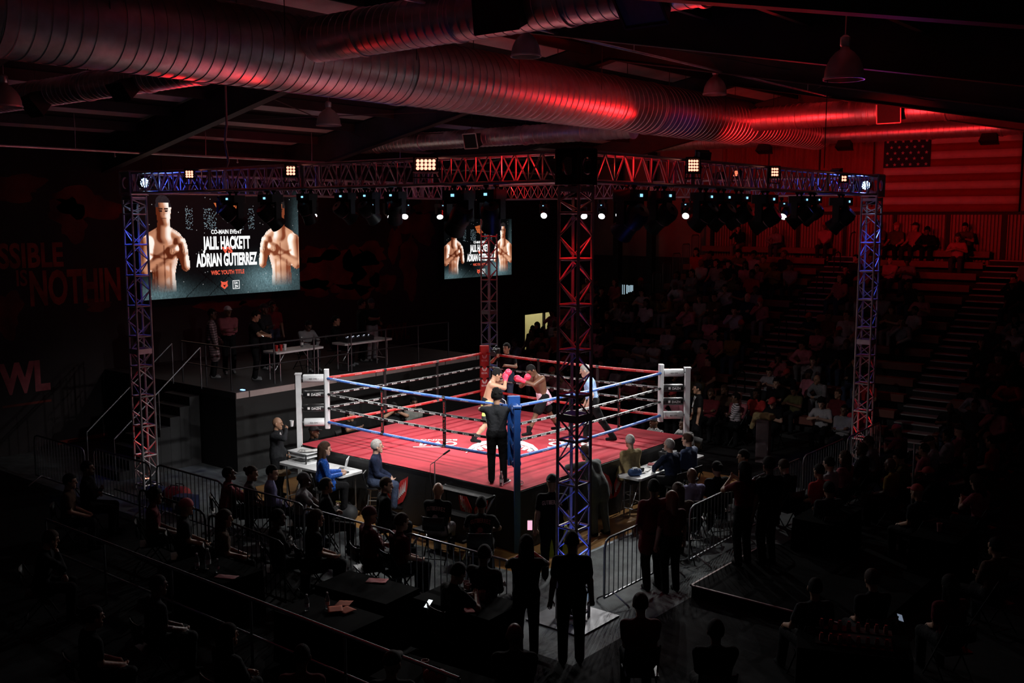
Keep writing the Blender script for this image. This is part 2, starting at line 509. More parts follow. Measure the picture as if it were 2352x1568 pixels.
# ---- flag
FX0, FX1, FZ0, FZ1 = on_y(2030, 388, YB - 0.2)[0], on_y(2344, 400, YB - 0.2)[0], 6.12, 9.35
fg = empty('wall_flag', (FX0, YB - 0.2, FZ0), 0, 'large striped stars flag hung flat on the red-lit back wall', 'flag')
FR_ = mat('flag_red_cloth', (0.28, 0.02, 0.03), 0.9, 0, 0.1, 3); FWt = mat('flag_white_cloth', (0.62, 0.55, 0.52), 0.9, 0, 0.1, 3); FB = mat('flag_blue_cloth', (0.012, 0.015, 0.05), 0.9, 0, 0.1, 3)
sh_ = (FZ1 - FZ0) / 13
for k in range(13):
    vs = []; n = 24
    for i in range(n + 1):
        xx = (FX1 - FX0) * i / n
        yy = 0.03 * math.sin(xx * 2.1) + 0.012 * math.sin(xx * 7)
        vs += [(xx, yy, sh_ * k), (xx, yy, sh_ * (k + 1))]
    o = MB().add(vs, [(2 * i, 2 * i + 2, 2 * i + 3, 2 * i + 1) for i in range(n)]).build('stripe', FR_ if k % 2 == 0 else FWt, fg, True)
    md = o.modifiers.new('thickness', 'SOLIDIFY'); md.thickness = 0.012
CW = on_y(2137, 388, YB - 0.2)[0] - FX0
CZ0 = sh_ * 6
cn = MB().bbox((0, -0.065, CZ0), (CW, -0.05, FZ1 - FZ0)).build('canton', FB, fg)
st = MB()
for r_ in range(9):
    nc = 6 if r_ % 2 == 0 else 5
    for c_ in range(nc):
        cx = CW * ((c_ + 0.5) / 6 if nc == 6 else (c_ + 1) / 6); cz = CZ0 + (FZ1 - FZ0 - CZ0) * (r_ + 0.5) / 9
        pts = [((0.062 if k % 2 == 0 else 0.026) * math.sin(2 * PI * k / 10), (0.062 if k % 2 == 0 else 0.026) * math.cos(2 * PI * k / 10)) for k in range(10)]
        st.prism(pts, (cx, -0.072, cz), (1, 0, 0), (0, 0, 1), 0.006)
st.build('star', FWt, cn)['kind'] = 'stuff'

# ---- roof: dark deck, pale insulation bays between purlins, steel frames
DECK = mat('dark_roof_deck', (0.030, 0.026, 0.027), 0.7, 0, 0.3, 1.5)
PALE = mat('pale_roof_liner', (0.80, 0.75, 0.76), 0.7, 0, 0.2, 1.0)
PURL = mat('roof_steel_primer', (0.05, 0.04, 0.042), 0.6, 0.0, 0.2, 3)
rf = MB()
for x0, x1 in ((XW - 0.3, RIDGE_X), (RIDGE_X, XR)):
    z0, z1 = roof_z(x0), roof_z(x1)
    rf.add([(x0, YN, z0), (x1, YN, z1), (x1, YB + .3, z1), (x0, YB + .3, z0), (x0, YN, z0 + .2), (x1, YN, z1 + .2), (x1, YB + .3, z1 + .2), (x0, YB + .3, z0 + .2)],
           [(0, 3, 2, 1), (4, 5, 6, 7), (0, 1, 5, 4), (2, 3, 7, 6), (1, 2, 6, 5), (3, 0, 4, 7)])
CEIL = struct(rf.build('ceiling', DECK))
FRAMES = [-14.4, -8.4, -2.4, 3.5, 9.5, 15.5]
bays = [(YN, -14.5)] + [(FRAMES[i] + 0.12, FRAMES[i + 1] - 0.12) for i in range(5)] + [(15.62, YB)]
x = XW + 0.5
k = 0
while x < XR - 1.5:
    a_, b_ = x, x + 0.78
    if not (a_ < RIDGE_X < b_ + 0.2):
        for i, (y0, y1) in enumerate(bays[1:]):
            z0, z1 = roof_z(a_) - 0.012, roof_z(b_) - 0.012
            e = 0.0
            MB().add([(a_, y0, z0), (b_, y0, z1), (b_, y1, z1), (a_, y1, z0), (a_, y0, z0 - .03), (b_, y0, z1 - .03), (b_, y1, z1 - .03), (a_, y1, z0 - .03)],
                     [(0, 1, 2, 3), (7, 6, 5, 4), (0, 4, 5, 1), (2, 6, 7, 3), (1, 5, 6, 2), (3, 7, 4, 0)]).build('roof_liner_panel', PALE, CEIL)
        pz = roof_z(b_ + 0.3)
        MB().bbox((b_ + 0.26, YN, pz - 0.24), (b_ + 0.34, YB, pz - 0.02)).build('purlin', PURL, CEIL)
    x += 1.62; k += 1
for y in FRAMES:
    fm = MB()
    for side in (-1, 1):
        xe = XW if side < 0 else XR
        n = 8
        pts_t = [(RIDGE_X + (xe - RIDGE_X) * i / n) for i in range(n + 1)]
        for i in range(n):
            xa, xb = pts_t[i], pts_t[i + 1]
            da = 0.55 + 0.35 * i / n; db = 0.55 + 0.35 * (i + 1) / n
            za, zb = roof_z(xa) - 0.04, roof_z(xb) - 0.04
            # web
            fm.add([(xa, y - .01, za), (xb, y - .01, zb), (xb, y - .01, zb - db), (xa, y - .01, za - da), (xa, y + .01, za), (xb, y + .01, zb), (xb, y + .01, zb - db), (xa, y + .01, za - da)],
                   [(0, 1, 2, 3), (7, 6, 5, 4), (0, 4, 5, 1), (2, 6, 7, 3)])
            # bottom flange
            fm.add([(xa, y - .12, za - da), (xb, y - .12, zb - db), (xb, y + .12, zb - db), (xa, y + .12, za - da), (xa, y - .12, za - da - .02), (xb, y - .12, zb - db - .02), (xb, y + .12, zb - db - .02), (xa, y + .12, za - da - .02)],
                   [(0, 1, 2, 3), (7, 6, 5, 4), (0, 4, 5, 1), (2, 6, 7, 3)])
    struct(fm.build('roof_frame_beam', PURL))
for x0, y0, x1, y1 in ((-8, -2.4, -5, 3.5), (-5, -2.4, -8, 3.5), (3, 3.5, 6, 9.5), (6, 3.5, 3, 9.5), (-8, 3.5, -5, 9.5), (2, -2.4, 5, 3.5)):
    struct(MB().tube([(x0, y0, roof_z(x0) - 0.45), (x1, y1, roof_z(x1) - 0.45)], 0.012, 6).build('roof_tie_rod', PURL))

# sprinkler pipe along the left roof slope and a conduit to the truss
sp = empty('sprinkler_pipe', (-9.6, -12, 7.55), 0, 'thin sprinkler pipe running under the roof beside the mural wall', 'pipe')
MB().tube([(0, -5, 0), (0, 30, 0)], 0.03, 8).build('pipe_run', STEEL, sp, True)
for k in range(9):
    MB().tube([(0, -3 + 3.6 * k, 0.0), (0.02, -3 + 3.6 * k, 0.55), (0, -3 + 3.6 * k, 0.95)], 0.01, 6).build('hanger', STEEL, sp)
    MB().lathe([(0.005, -0.14), (0.03, -0.12), (0.012, -0.08), (0.012, 0)], 8, (0, -2 + 3.6 * k, 0)).build('sprinkler_head', STEEL, sp)
p = on_y(521, 385, -4.6)
cp = on_y(518, 215, -4.6)
cab = MB().tube([(cp[0], -4.6, roof_z(cp[0]) - .1), (cp[0], -4.6, cp[2] - 0.6), (p[0] - 0.03, -4.6, p[2] + 0.5), (p[0] + 0.06, -4.6, p[2] + 0.12), (p[0] + .12, -4.7, p[2] - .02)], 0.022, 8).build('hanging_conduit', mat('grey_conduit', (0.3, 0.28, 0.32), 0.5), None, True)
tag(cab, 'thin conduit dropping from the roof to the lighting truss above the big screen', 'conduit')
# a second long service pipe on the far slope
sp2 = empty('service_pipe', (3.4, -3, 9.05), 0, 'thin pipe under the red-lit far roof slope', 'pipe')
MB().tube([(0, -6, 0), (0, 21, 0)], 0.025, 8).build('pipe_run', STEEL, sp2, True)
for k in range(7):
    MB().tube([(0, -5 + 4 * k, 0.0), (0, -5 + 4 * k, 0.6)], 0.01, 6).build('hanger', STEEL, sp2)

# ---- ducts
def duct_mesh(p0, p1, r, step=0.21, n=36, rib=0.012):
    p0 = np.array(p0, float); p1 = np.array(p1, float)
    L = np.linalg.norm(p1 - p0); R = frame(p1 - p0)
    prof = [(r, 0.0)]
    z = step
    while z < L - 0.05:
        prof += [(r, z - 0.012), (r + rib, z - 0.006), (r + rib, z + 0.006), (r, z + 0.012)]
        z += step
    prof.append((r, L))
    return MB().lathe(prof, n, p0, R)
def strap(parent, p, d, r, m, w=0.07):
    R = frame(d)
    MB().lathe([(r + .004, -w), (r + .024, -w), (r + .024, w), (r + .004, w)], 36, p, R, False).build('duct_strap', m, parent, True)
STRAPM = mat('bright_duct_strap', (0.88, 0.84, 0.84), 0.4, 0.1, 0.1, 8)
main = empty('main_duct', (0, 0, 8.7), 0, 'wide ribbed spiral air duct running the length of the roof', 'air duct')
MR = 0.64
MZ = 0.0
for y0, y1, r in ((-14.0, -8.95, MR), (-8.95, -2.9, MR), (-2.9, 4.2, MR), (4.2, 11.2, MR), (11.2, 16.9, 0.5)):
    duct_mesh((0, y0, 0), (0, y1, 0), r).build('duct_section', STEEL, main, True)
for y in (-2.9, 4.2, 6.0, 11.2):
    strap(main, (0, y, 0), (0, 1, 0), MR if y < 11 else 0.6, STEEL, 0.05)
strap(main, (0, -10.35, 0), (0, 1, 0), MR, STRAPM, 0.07)
MB().lathe([(0.02, 0), (0.5, 0.0), (0.5, 0.03)], 36, (0, 16.9, 0), frame((0, 1, 0))).build('end_cap', STEEL, main, True)
MB().lathe([(MR, 0), (0.5, 0.5), (0.5, 0.52)], 36, (0, 11.2, 0), frame((0, 1, 0)), False).build('reducer', STEEL, main, True)
for y in np.arange(-12, 17, 3.0):
    for s in (-1, 1):
        MB().tube([(s * MR * 0.98, y, 0.1), (s * MR * 0.98, y, roof_z(s * 0.6) - 8.7)], 0.008, 6).build('hanger_rod', PURL, main)
DIFF = mat('diffuser_black', (0.010, 0.010, 0.012), 0.6, 0, 0.1)
DIFG = mat('diffuser_grey', (0.16, 0.14, 0.16), 0.6, 0.2, 0.1)
def branch(y, z, x0, x1, r, label, diffs, side=-1, elbow=True):
    b = empty('branch_duct', (x0, y, z), 0, label, 'air duct', 'side branches of the roof duct')
    duct_mesh((0, 0, 0), (x1 - x0, 0, 0), r, 0.17, 28, 0.008).build('duct_section', STEEL, b, True)
    MB().lathe([(r + .02, 0), (r + .02, .05)], 28, (0, 0, 0), frame((1, 0, 0))).build('collar', STEEL, b, True)
    MB().lathe([(0.01, 0), (r, 0.0), (r, 0.04)], 28, (x1 - x0, 0, 0), frame((1, 0, 0))).build('end_cap', STEEL, b, True)
    s = 1 if x1 > x0 else -1
    for t in np.arange(1.5, abs(x1 - x0), 2.0):
        strap(b, (s * t, 0, 0), (1, 0, 0), r, STEEL, 0.03)
        MB().tube([(s * t, 0, r), (s * t, 0, roof_z(x0 + s * t) - z)], 0.008, 6).build('hanger_rod', PURL, b)
    for (xd, w, h, ang, pale) in diffs:                     # slanted outlet boxes
        R = np.array(((1, 0, 0), (0, math.cos(ang), -math.sin(ang)), (0, math.sin(ang), math.cos(ang))))
        d = MB()
        w2, h2 = w / 2, h / 2
        q = [np.array((sx * w2 * f, -r * 0.6 - (0.32 if f == 1 else 0.0), sz * h2 * f)) for f in (0.75, 1) for sx, sz in ((-1, -1), (1, -1), (1, 1), (-1, 1))]
        d.add([R @ v + np.array((xd - x0, 0, 0)) for v in q], [(4, 5, 6, 7), (0, 4, 7, 3), (1, 2, 6, 5), (0, 1, 5, 4), (3, 7, 6, 2)])
        do = d.build('outlet_box', DIFG if pale == 2 else DIFF, b)
        fm = MB()
        for (cx, cz, sx, sz) in ((0, h2, w, 0.03), (0, -h2, w, 0.03), (w2, 0, 0.03, h), (-w2, 0, 0.03, h)):
            fm.box(R @ np.array((cx, -r * .6 - .33, cz)) + np.array((xd - x0, 0, 0)), (sx, 0.02, sz), R)
        fm.build('outlet_frame', STRAPM if pale == 1 else DIFF, do)
    return b
branch(-5.35, 8.86, 0.3, 10.5, 0.36, 'thick dark branch duct crossing the top of the picture towards the camera', [(4.95, 0.78, 0.72, 0.1, 0), (7.15, 0.62, 0.5, 0.75, 2)])
branch(-6.9, 8.32, -0.4, -8.2, 0.25, 'blue-white lit branch duct behind the main duct, over the mural wall', [(-2.2, 0.5, 0.3, 0.6, 0), (-5.4, 0.5, 0.4, 0.7, 0)])
branch(5.9, 8.22, -0.4, -10.6, 0.26, 'dim violet branch duct above the truss between the two screens', [(-5.55, 0.5, 0.42, 0.25, 1)])
branch(10.9, 8.75, 0.4, 10.0, 0.34, 'dark branch duct with a framed square outlet above the flag', [(4.6, 0.62, 0.6, 0.15, 1), (7.4, 0.3, 0.6, 0.1, 0)])
branch(16.3, 8.62, 0.4, 6.4, 0.28, 'bright red-lit branch duct just above the flag', [(5.6, 0.5, 0.3, 1.2, 0), (1.2, 0.5, 0.3, 1.2, 0)])
branch(16.3, 8.62, -0.4, -7.5, 0.28, 'red-lit branch duct in front of the drapes, beyond the main duct', [(-1.6, 0.5, 0.3, 1.2, 0)])

# ---- high-bay pendant lamps (switched off)
def pendant(px, py, X, dia, label):
    p = on_x(px, py, X)
    o = empty('pendant_lamp', p, 0, label, 'pendant lamp', 'unlit dome lamps under the roof')
    r = dia / 2
    MB().lathe([(r, 0.0), (r * 1.0, 0.04), (r * .97, 0.12), (r * .88, .20), (r * .72, .28), (r * .48, .35), (r * .25, .39), (r * .2, .43)], 28, (0, 0, 0), None, False).build('shade', mat('spun_aluminium_shade', (0.55, 0.48, 0.48), 0.42, 0.4, 0.1, 4), o, True)
    MB().lathe([(r * .2, .42), (r * .26, .44), (r * .26, .54), (r * .1, .57)], 16, (0, 0, 0)).build('ballast_housing', STEEL, o, True)
    MB().lathe([(r, 0.0), (r * 1.06, 0.0), (r * 1.06, 0.03), (r, 0.03)], 28, (0, 0, 0), None, False).build('rim', STEEL, o, True)
    MB().tube([(0, 0, .56), (0, 0, roof_z(X) - p[2])], 0.01, 6).build('stem', STEEL, o)
    return o
pendant(755, 289, -4.6, 0.56, 'dull dome lamp hanging below the main duct, over the big screen')
pendant(1208, 131, 3.0, 0.50, 'dome lamp half hidden by the black outlet box, red-lit roof behind it')
lamp3 = pendant(1938, 184, 8.85, 0.50, 'large red-tinted dome lamp hanging in front of the dark beam')
pendant(1642, 218, 3.2, 0.50, 'small red dome lamp tucked above the end of the main duct')
pendant(12, 246, -4.6, 0.56, 'dome lamp cut off by the picture edge, beside the blue-lit duct')
MB().tube([(-.22, 0, .02), (-.22, 0, -1.12)], 0.006, 6).build('pull_cord', PURL, lamp3)
# ================================================================== LIGHTING TRUSS
ZR = 1.108                      # canvas height
TW = 0.39                       # tower / truss width
ZB, ZT = 6.436, 6.893           # lower and upper chord heights
TX0, TX1, TY0, TY1 = -6.005, 5.566, -4.85, 6.776
RED = (1.0, 0.014, 0.016); BLUE = (0.05, 0.10, 1.0); WHITE = (1.0, 0.985, 0.96)

def spot(name, loc, aim, energy, color, ang=60, blend=0.6, size=0.05, parent=None):
    l = bpy.data.lights.new(name, 'SPOT')
    l.energy = energy; l.color = color; l.spot_size = math.radians(ang); l.spot_blend = blend; l.shadow_soft_size = size
    o = bpy.data.objects.new(name, l); COL.objects.link(o)
    if parent is not None: o.parent = parent
    o.location = [float(c) for c in loc]
    d = Vector([float(a - b) for a, b in zip(aim, loc)])
    o.rotation_euler = d.to_track_quat('-Z', 'Y').to_euler()
    return o

def lace(a, b, c, d, bay, r, mb, verticals=True):
    """zigzag between chord a-b and chord c-d"""
    a, b, c, d = (np.array(q, float) for q in (a, b, c, d))
    n = max(2, int(round(np.linalg.norm(b - a) / bay)))
    for i in range(n):
        t0, tm, t1 = i / n, (i + 0.5) / n, (i + 1) / n
        p0, pm, p1 = a + (b - a) * t0, c + (d - c) * tm, a + (b - a) * t1
        mb.tube([p0, pm], r, 5, False); mb.tube([pm, p1], r, 5, False)
        if verticals:
            mb.tube([p0, c + (d - c) * t0], r, 5, False)
    return mb

def truss(p0, p1, label):
    p0 = np.array(p0, float); p1 = np.array(p1, float)
    d = (p1 - p0); L = np.linalg.norm(d); d /= L
    s = np.cross(d, (0, 0, 1))
    t = empty('lighting_truss', p0, 0, label, 'truss', 'horizontal trusses over the ring')
    h = TW / 2 - 0.025
    c = {}
    for i, a in enumerate((-1, 1)):
        for j, z in enumerate((ZB + .025, ZT - .025)):
            q0 = s * a * h + np.array((0, 0, z - p0[2])); q1 = q0 + d * L
            c[i, j] = (q0, q1)
            MB().tube([q0, q1], 0.025, 8).build('chord', TRUSSM, t, True)
    for (k0, k1) in (((0, 0), (0, 1)), ((1, 0), (1, 1)), ((0, 1), (1, 1)), ((0, 0), (1, 0))):
        mb = MB(); lace(*c[k0], *c[k1], 0.50, 0.0125, mb, True)
        mb.build('lacing', TRUSSM, t, True)['kind'] = 'stuff'
    n = int(L // 2.9)
    for k in range(1, n + 1):                                # bolted joint frames
        q = d * (L * k / (n + 1))
        mb = MB()
        for e in (-0.03, 0.03):
            o = q + d * e
            for i in (0, 1):
                mb.tube([c[i, 0][0] + o, c[i, 1][0] + o], 0.022, 6)
            for j in (0, 1):
                mb.tube([c[0, j][0] + o, c[1, j][0] + o], 0.022, 6)
        mb.build('joint_frame', TRUSSM, t, True)
    return t
g = TW / 2 + 0.03
truss((TX0 + g, TY0, ZB), (TX1 - g, TY0, ZB), 'box truss with red floodlights, from the big-screen tower to the near tower')
truss((TX1, TY0 + g, ZB), (TX1, TY1 - g, ZB), 'box truss from the near tower to the tower beside the flag')
truss((TX0, TY0 + g, ZB), (TX0, TY1 - g, ZB), 'far box truss in front of the mural wall and both screens')
truss((TX0 + g, TY1, ZB), (TX1 - g, TY1, ZB), 'far box truss in front of the bleachers')

def tower(x, y, label):
    t = empty('truss_tower', (x, y, 0), 0, label, 'truss tower', 'towers at the four corners of the lighting rig')
    h = TW / 2 - 0.025
    top = ZB - 0.04
    for a in (-1, 1):
        for b in (-1, 1):
            MB().tube([(a * h, b * h, 0.03), (a * h, b * h, top)], 0.025, 10).build('chord', TRUSSM, t, True)
    lev = [0.12] + [0.12 + 0.655 * k for k in range(1, 10)] + [top - 0.03]
    cs = [(-h, -h), (h, -h), (h, h), (-h, h)]
    for z in lev:
        mb = MB()
        for i in range(4):
            (x0, y0), (x1, y1) = cs[i], cs[(i + 1) % 4]
            mb.tube([(x0, y0, z), (x1, y1, z)], 0.019, 8)
        mb.build('rung_frame', TRUSSM, t, True)
    for i in range(4):
        mb = MB()
        (x0, y0), (x1, y1) = cs[i], cs[(i + 1) % 4]
        if i % 2: (x0, y0), (x1, y1) = (x1, y1), (x0, y0)
        for z0, z1 in zip(lev[:-1], lev[1:]):
            if z1 - z0 < 0.3: continue
            mb.tube([(x1, y1, z0 + .04), (x0, y0, (z0 + z1) / 2)], 0.0125, 6, False)
            mb.tube([(x0, y0, (z0 + z1) / 2), (x1, y1, z1 - .04)], 0.0125, 6, False)
        mb.build('lacing', TRUSSM, t, True)['kind'] = 'stuff'
    for z in (3.07,):
        mb = MB()
        for i in range(4):
            (x0, y0), (x1, y1) = cs[i], cs[(i + 1) % 4]
            c = ((x0 + x1) / 2, (y0 + y1) / 2, z)
            mb.box(c, (abs(x1 - x0) + .03 if x0 != x1 else .03, abs(y1 - y0) + .03 if y0 != y1 else .03, 0.11))
        mb.build('splice_plate', TRUSSM, t)
    mb = MB()
    for i in range(4):
        (x0, y0), (x1, y1) = cs[i], cs[(i + 1) % 4]
        mb.box(((x0 + x1) / 2, (y0 + y1) / 2, top - .05), (abs(x1 - x0) + .04 if x0 != x1 else .03, abs(y1 - y0) + .04 if y0 != y1 else .03, 0.07))
    mb.build('top_collar', TRUSSM, t)
    # open corner block with round-holed side plates
    cb = MB()
    H2 = (ZT - ZB) / 2; zc = (ZT + ZB) / 2; q = TW / 2
    for a in (-1, 1):
        for b in (-1, 1):
            cb.tube([(a * q, b * q, ZB - .03), (a * q, b * q, ZT)], 0.028, 8)
            cb.tube([(a * q, -q, zc + b * H2), (a * q, q, zc + b * H2)], 0.028, 8)
            cb.tube([(-q, a * q, zc + b * H2), (q, a * q, zc + b * H2)], 0.028, 8)
    blk = cb.build('corner_block', BLACKM if label.startswith('near') else TRUSSM, t, True)
    n = 32
    def plate(o, u, v, name):
        vs = []; R_ = 0.125
        for k in range(n):
            an = 2 * PI * k / n
            cx, cy = math.cos(an), math.sin(an)
            m = max(abs(cx) / q, abs(cy) / H2)
            vs += [(R_ * cx, R_ * cy), (cx / m, cy / m)]
        fs = [(2 * k, 2 * k + 1, (2 * k + 3) % (2 * n), (2 * k + 2) % (2 * n)) for k in range(n)]
        p = MB().flat(vs, fs, o, u, v).build(name, BLACKM if label.startswith('near') else TRUSSM, blk)
        md = p.modifiers.new('thickness', 'SOLIDIFY'); md.thickness = 0.008
    for sgn, ax in (((-1) if x > 0 else 1, 'x'), ((-1) if y > 0 else 1, 'y')):
        # plates on the two outer faces
        if ax == 'x': plate((-sgn * q, 0, zc), (0, 1, 0), (0, 0, 1), 'gusset_plate')
        else: plate((0, -sgn * q, zc), (1, 0, 0), (0, 0, 1), 'gusset_plate')
    bp = MB(); bp.bbox((-.5, -.5, 0.006), (.5, .5, 0.03)); bp.build('base_plate', mat('dull_floor_plate', (0.10, 0.10, 0.11), 0.5, 0.6, 0.3, 6), t)
    return t
tower(TX0, TY0, 'tower in front of the big screen, lit blue above and red below')
tower(TX1, TY0, 'near tower standing in front of the ring, dark with red and blue lacing')
tower(TX1, TY1, 'tower beside the flag, lit blue above and red at its foot')
tower(TX0, TY1, 'slim far tower in front of the small screen, behind the red corner post')

# ------------------------------------------------------------------ fixtures
REDGLOW = emis('red_led_glow', (1.0, 0.30, 0.20), 3.0); REDGLOW2 = emis('red_led_dim_glow', (1.0, 0.16, 0.08), 2.0)
BLUEGLOW = emis('blue_led_glow', (0.45, 0.72, 1.0), 8); LENSGLOW = emis('white_lens_glow', (0.93, 0.98, 1.0), 6); DISPLAY = emis('fixture_display', (0.25, 0.6, 0.9), 1.6)
LENSDARK = mat('dark_lens', (0.02, 0.02, 0.025), 0.1, 0, 0)

def par_can(loc, aim, glow, label, energy, color, group, ang=50, r=0.11, hang=True):
    loc = np.array(loc, float)
    o = empty('par_can', loc, 0, label, 'stage light', group)
    d = np.array(aim, float) - loc; d /= np.linalg.norm(d)
    R = frame(d)
    MB().lathe([(0.03, -0.16), (r * .8, -0.15), (r, -0.1), (r, 0.02), (r * .93, 0.02), (r * .93, 0.0), (.001, 0.0)], 22, (0, 0, 0), R, False).build('housing', BLACKP, o, True)
    mb = MB()
    for (n, rr_) in ((1, 0), (6, r * .38), (11, r * .74)):
        for k in range(n):
            an = 2 * PI * k / n
            mb.lathe([(0.001, 0.012), (r * .155, 0.008), (r * .155, 0.002)], 8, R @ np.array((rr_ * math.cos(an), rr_ * math.sin(an), 0)), R, False)
    mb.build('led_array', glow, o)['kind'] = 'stuff'
    x = R[:, 0]
    MB().tube([x * (r + .02), x * (r + .02) + np.array((0, 0, .12)), -x * (r + .02) + np.array((0, 0, .12)), -x * (r + .02)], 0.010, 6).build('bracket', BLACKM, o)
    if energy > 0:
        spot('par_beam', d * 0.03, d * 2.0, energy, color, ang, 0.5, 0.06, o)
    return o
def led_flood(loc, aim, label, group, energy, color, cols=4, rows=3, glow=None, ang=95, w=.22, h=.18):
    loc = np.array(loc, float)
    o = empty('led_floodlight', loc, 0, label, 'stage light', group)
    d = np.array(aim, float) - loc; d /= np.linalg.norm(d)
    R = frame(d)
    MB().box(R @ np.array((0, 0, -.07)), (w, h, 0.13), R).build('housing', BLACKP, o)
    fm = MB()
    for cx, cy, sx, sy in ((0, h / 2, w + .04, .025), (0, -h / 2, w + .04, .025), (w / 2, 0, .025, h), (-w / 2, 0, .025, h)):
        fm.box(R @ np.array((cx, cy, .01)), (sx, sy, .05), R)
    fm.build('bezel', BLACKP, o)
    mb = MB()
    for i in range(cols):
        for j in range(rows):
            c = np.array(((i + .5) / cols * w * .86 - w * .43, (j + .5) / rows * h * .8 - h * .4, 0.0))
            mb.lathe([(0.001, 0.016), (w * .36 / cols, 0.012), (w * .40 / cols, 0.0)], 8, R @ c, R, False)
    mb.build('led_array', glow or REDGLOW, o)['kind'] = 'stuff'
    x = R[:, 0]
    MB().tube([x * (w / 2 + .03), x * (w / 2 + .03) + np.array((0, 0, -.2)), -x * (w / 2 + .03) + np.array((0, 0, -.2)), -x * (w / 2 + .03)], 0.012, 6).build('bracket', BLACKM, o)
    if energy > 0:
        spot('flood_beam', d * 0.05, d * 2, energy, color, ang, 0.7, 0.10, o)
    return o

HEADN = [0]
def moving_head(x, y, aim, label, group, lit=True, energy=500, big=1.0, z=None, along=(1, 0, 0), ang=47):
    z = (ZB - 0.02 if big > .8 else ZB - .07) if z is None else z
    o = empty('moving_head_light', (x, y, z), 0, label, 'stage light', group)
    k = big
    u = np.array(along, float); v = np.cross((0, 0, 1), u)
    B = np.stack([u, v, (0, 0, 1)], 1)
    for s in (-1, 1):
        MB().lathe([(.02, -.06), (.02, -.02), (.045, .0), (.045, .05), (.02, .06)], 8, B @ np.array((s * .1, 0, 0.0))).build('clamp', BLACKM, o)
    b = MB()
    hw, hd = .19 * k, .14 * k
    b.prism([(-hw, -hd + .03), (-hw + .03, -hd), (hw - .03, -hd), (hw, -hd + .03), (hw, hd - .03), (hw - .03, hd), (-hw + .03, hd), (-hw, hd - .03)], (0, 0, -.05 - .13 * k), u, v, .13 * k)
    base = b.build('base', BLACKP, o)
    MB().box(B @ np.array((.02, -hd - .004, -.05 - .065 * k)), (.055 * k, .006, .035 * k), B).build('display', DISPLAY, base)
    MB().box(B @ np.array((.02, hd + .004, -.05 - .065 * k)), (.055 * k, .006, .035 * k), B).build('display', DISPLAY, base)
    zc = -.05 - .13 * k - .25 * k
    yk = MB()
    yk.box((0, 0, -.05 - .15 * k), (.40 * k if abs(u[0]) > .5 else .12 * k, .12 * k if abs(u[0]) > .5 else .40 * k, .05 * k))
    for s in (-1, 1):
        yk.box(B @ np.array((s * .19 * k, 0, (-.05 - .15 * k + zc) / 2)), (.05 * k, .11 * k, .27 * k), B)
    yk.build('yoke', BLACKP, o)
    c = np.array((0, 0, zc)); d = np.array(aim, float) - (np.array((x, y, z)) + c); d /= np.linalg.norm(d)
    R = frame(d)
    r = .145 * k
    hd_ = MB().lathe([(.03 * k, -.25 * k), (r * .75, -.24 * k), (r * .98, -.17 * k), (r * .98, -.02 * k), (r * .86, .0), (r * .9, .13 * k), (r, .20 * k), (r * .88, .205 * k), (r * .88, .19 * k), (.001, .19 * k)], 22, c, R, False).build('head', BLACKP, o, True)
    MB().lathe([(.001, .208 * k), (r * .5, .202 * k), (r * .84, .193 * k)], 22, c, R, False).build('lens', LENSGLOW if lit else LENSDARK, hd_, True)
    if lit and energy > 0:
        spot('beam', c + d * (.23 * k), c + d * 3, energy, WHITE, ang, 0.7, 0.035, o)
    return o
gf = 'bright moving heads on the far trusses'; gn = 'moving heads on the near trusses, seen from behind'
ra = random.Random(11)
def ring_pt(x0=-2.8, x1=2.8, y0=-2.8, y1=2.8): return (ra.uniform(x0, x1), ra.uniform(y0, y1), ZR)
for i, px in enumerate((513, 632, 717, 850, 892, 931, 1010)):
    p = on_x(px, 494, TX0)
    moving_head(TX0 + .0, p[1], ring_pt(-2.5, 3.6, -3.6, 2) if i > 2 else ring_pt(-1, 3.5, -4.0, -2.6), 'glowing white moving head on the far mural-side truss, %s from the big screen' % ORD[i + 1], gf, along=(0, 1, 0), big=.72, ang=47 if i > 2 else 38)
for i, px in enumerate((1251, 1340, 1384, 1427, 1577, 1628, 1677, 1803)):
    p = on_y(px, 494, TY1)
    moving_head(p[0], TY1, ring_pt(-2.8, 3, -3.5, 1.5) if i < 4 else ring_pt(3.2, 4.0, -2.0, 0.6), 'glowing white moving head before the bleachers, %s along from the far tower' % ORD[i + 1], gf, along=(1, 0, 0), big=.72, ang=47 if i < 4 else 34, energy=500 if i < 4 else 820)
for i, (px, bg) in enumerate(((535, 1.1), (621, 1.1), (705, .9), (793, .9), (848, .9), (908, .9), (1054, 1.2), (1128, 1.1))):
    p = on_y(px, 446, TY0)
    moving_head(p[0], TY0, ring_pt(-3.4, 2, -3.0, 2), 'black moving head under the near truss, %s from the big-screen tower' % ORD[i + 1], gn, along=(1, 0, 0), big=bg, energy=500)
for i, (px, bg) in enumerate(((1448, 1.3), (1518, 1.15), (1615, 1.1), (1656, 1.1), (1697, 1.1), (1757, 1.25), (1836, 1.1), (1866, 1.0), (1932, 1.3))):
    p = on_x(px, 448, TX1)
    moving_head(TX1, p[1], (ra.uniform(-3, .5), p[1] * .45 - .6 if i < 7 else 4.2, ZR), 'black moving head under the truss toward the flag, %s from the near tower' % ORD[i + 1], gn, along=(0, 1, 0), big=bg, energy=500)

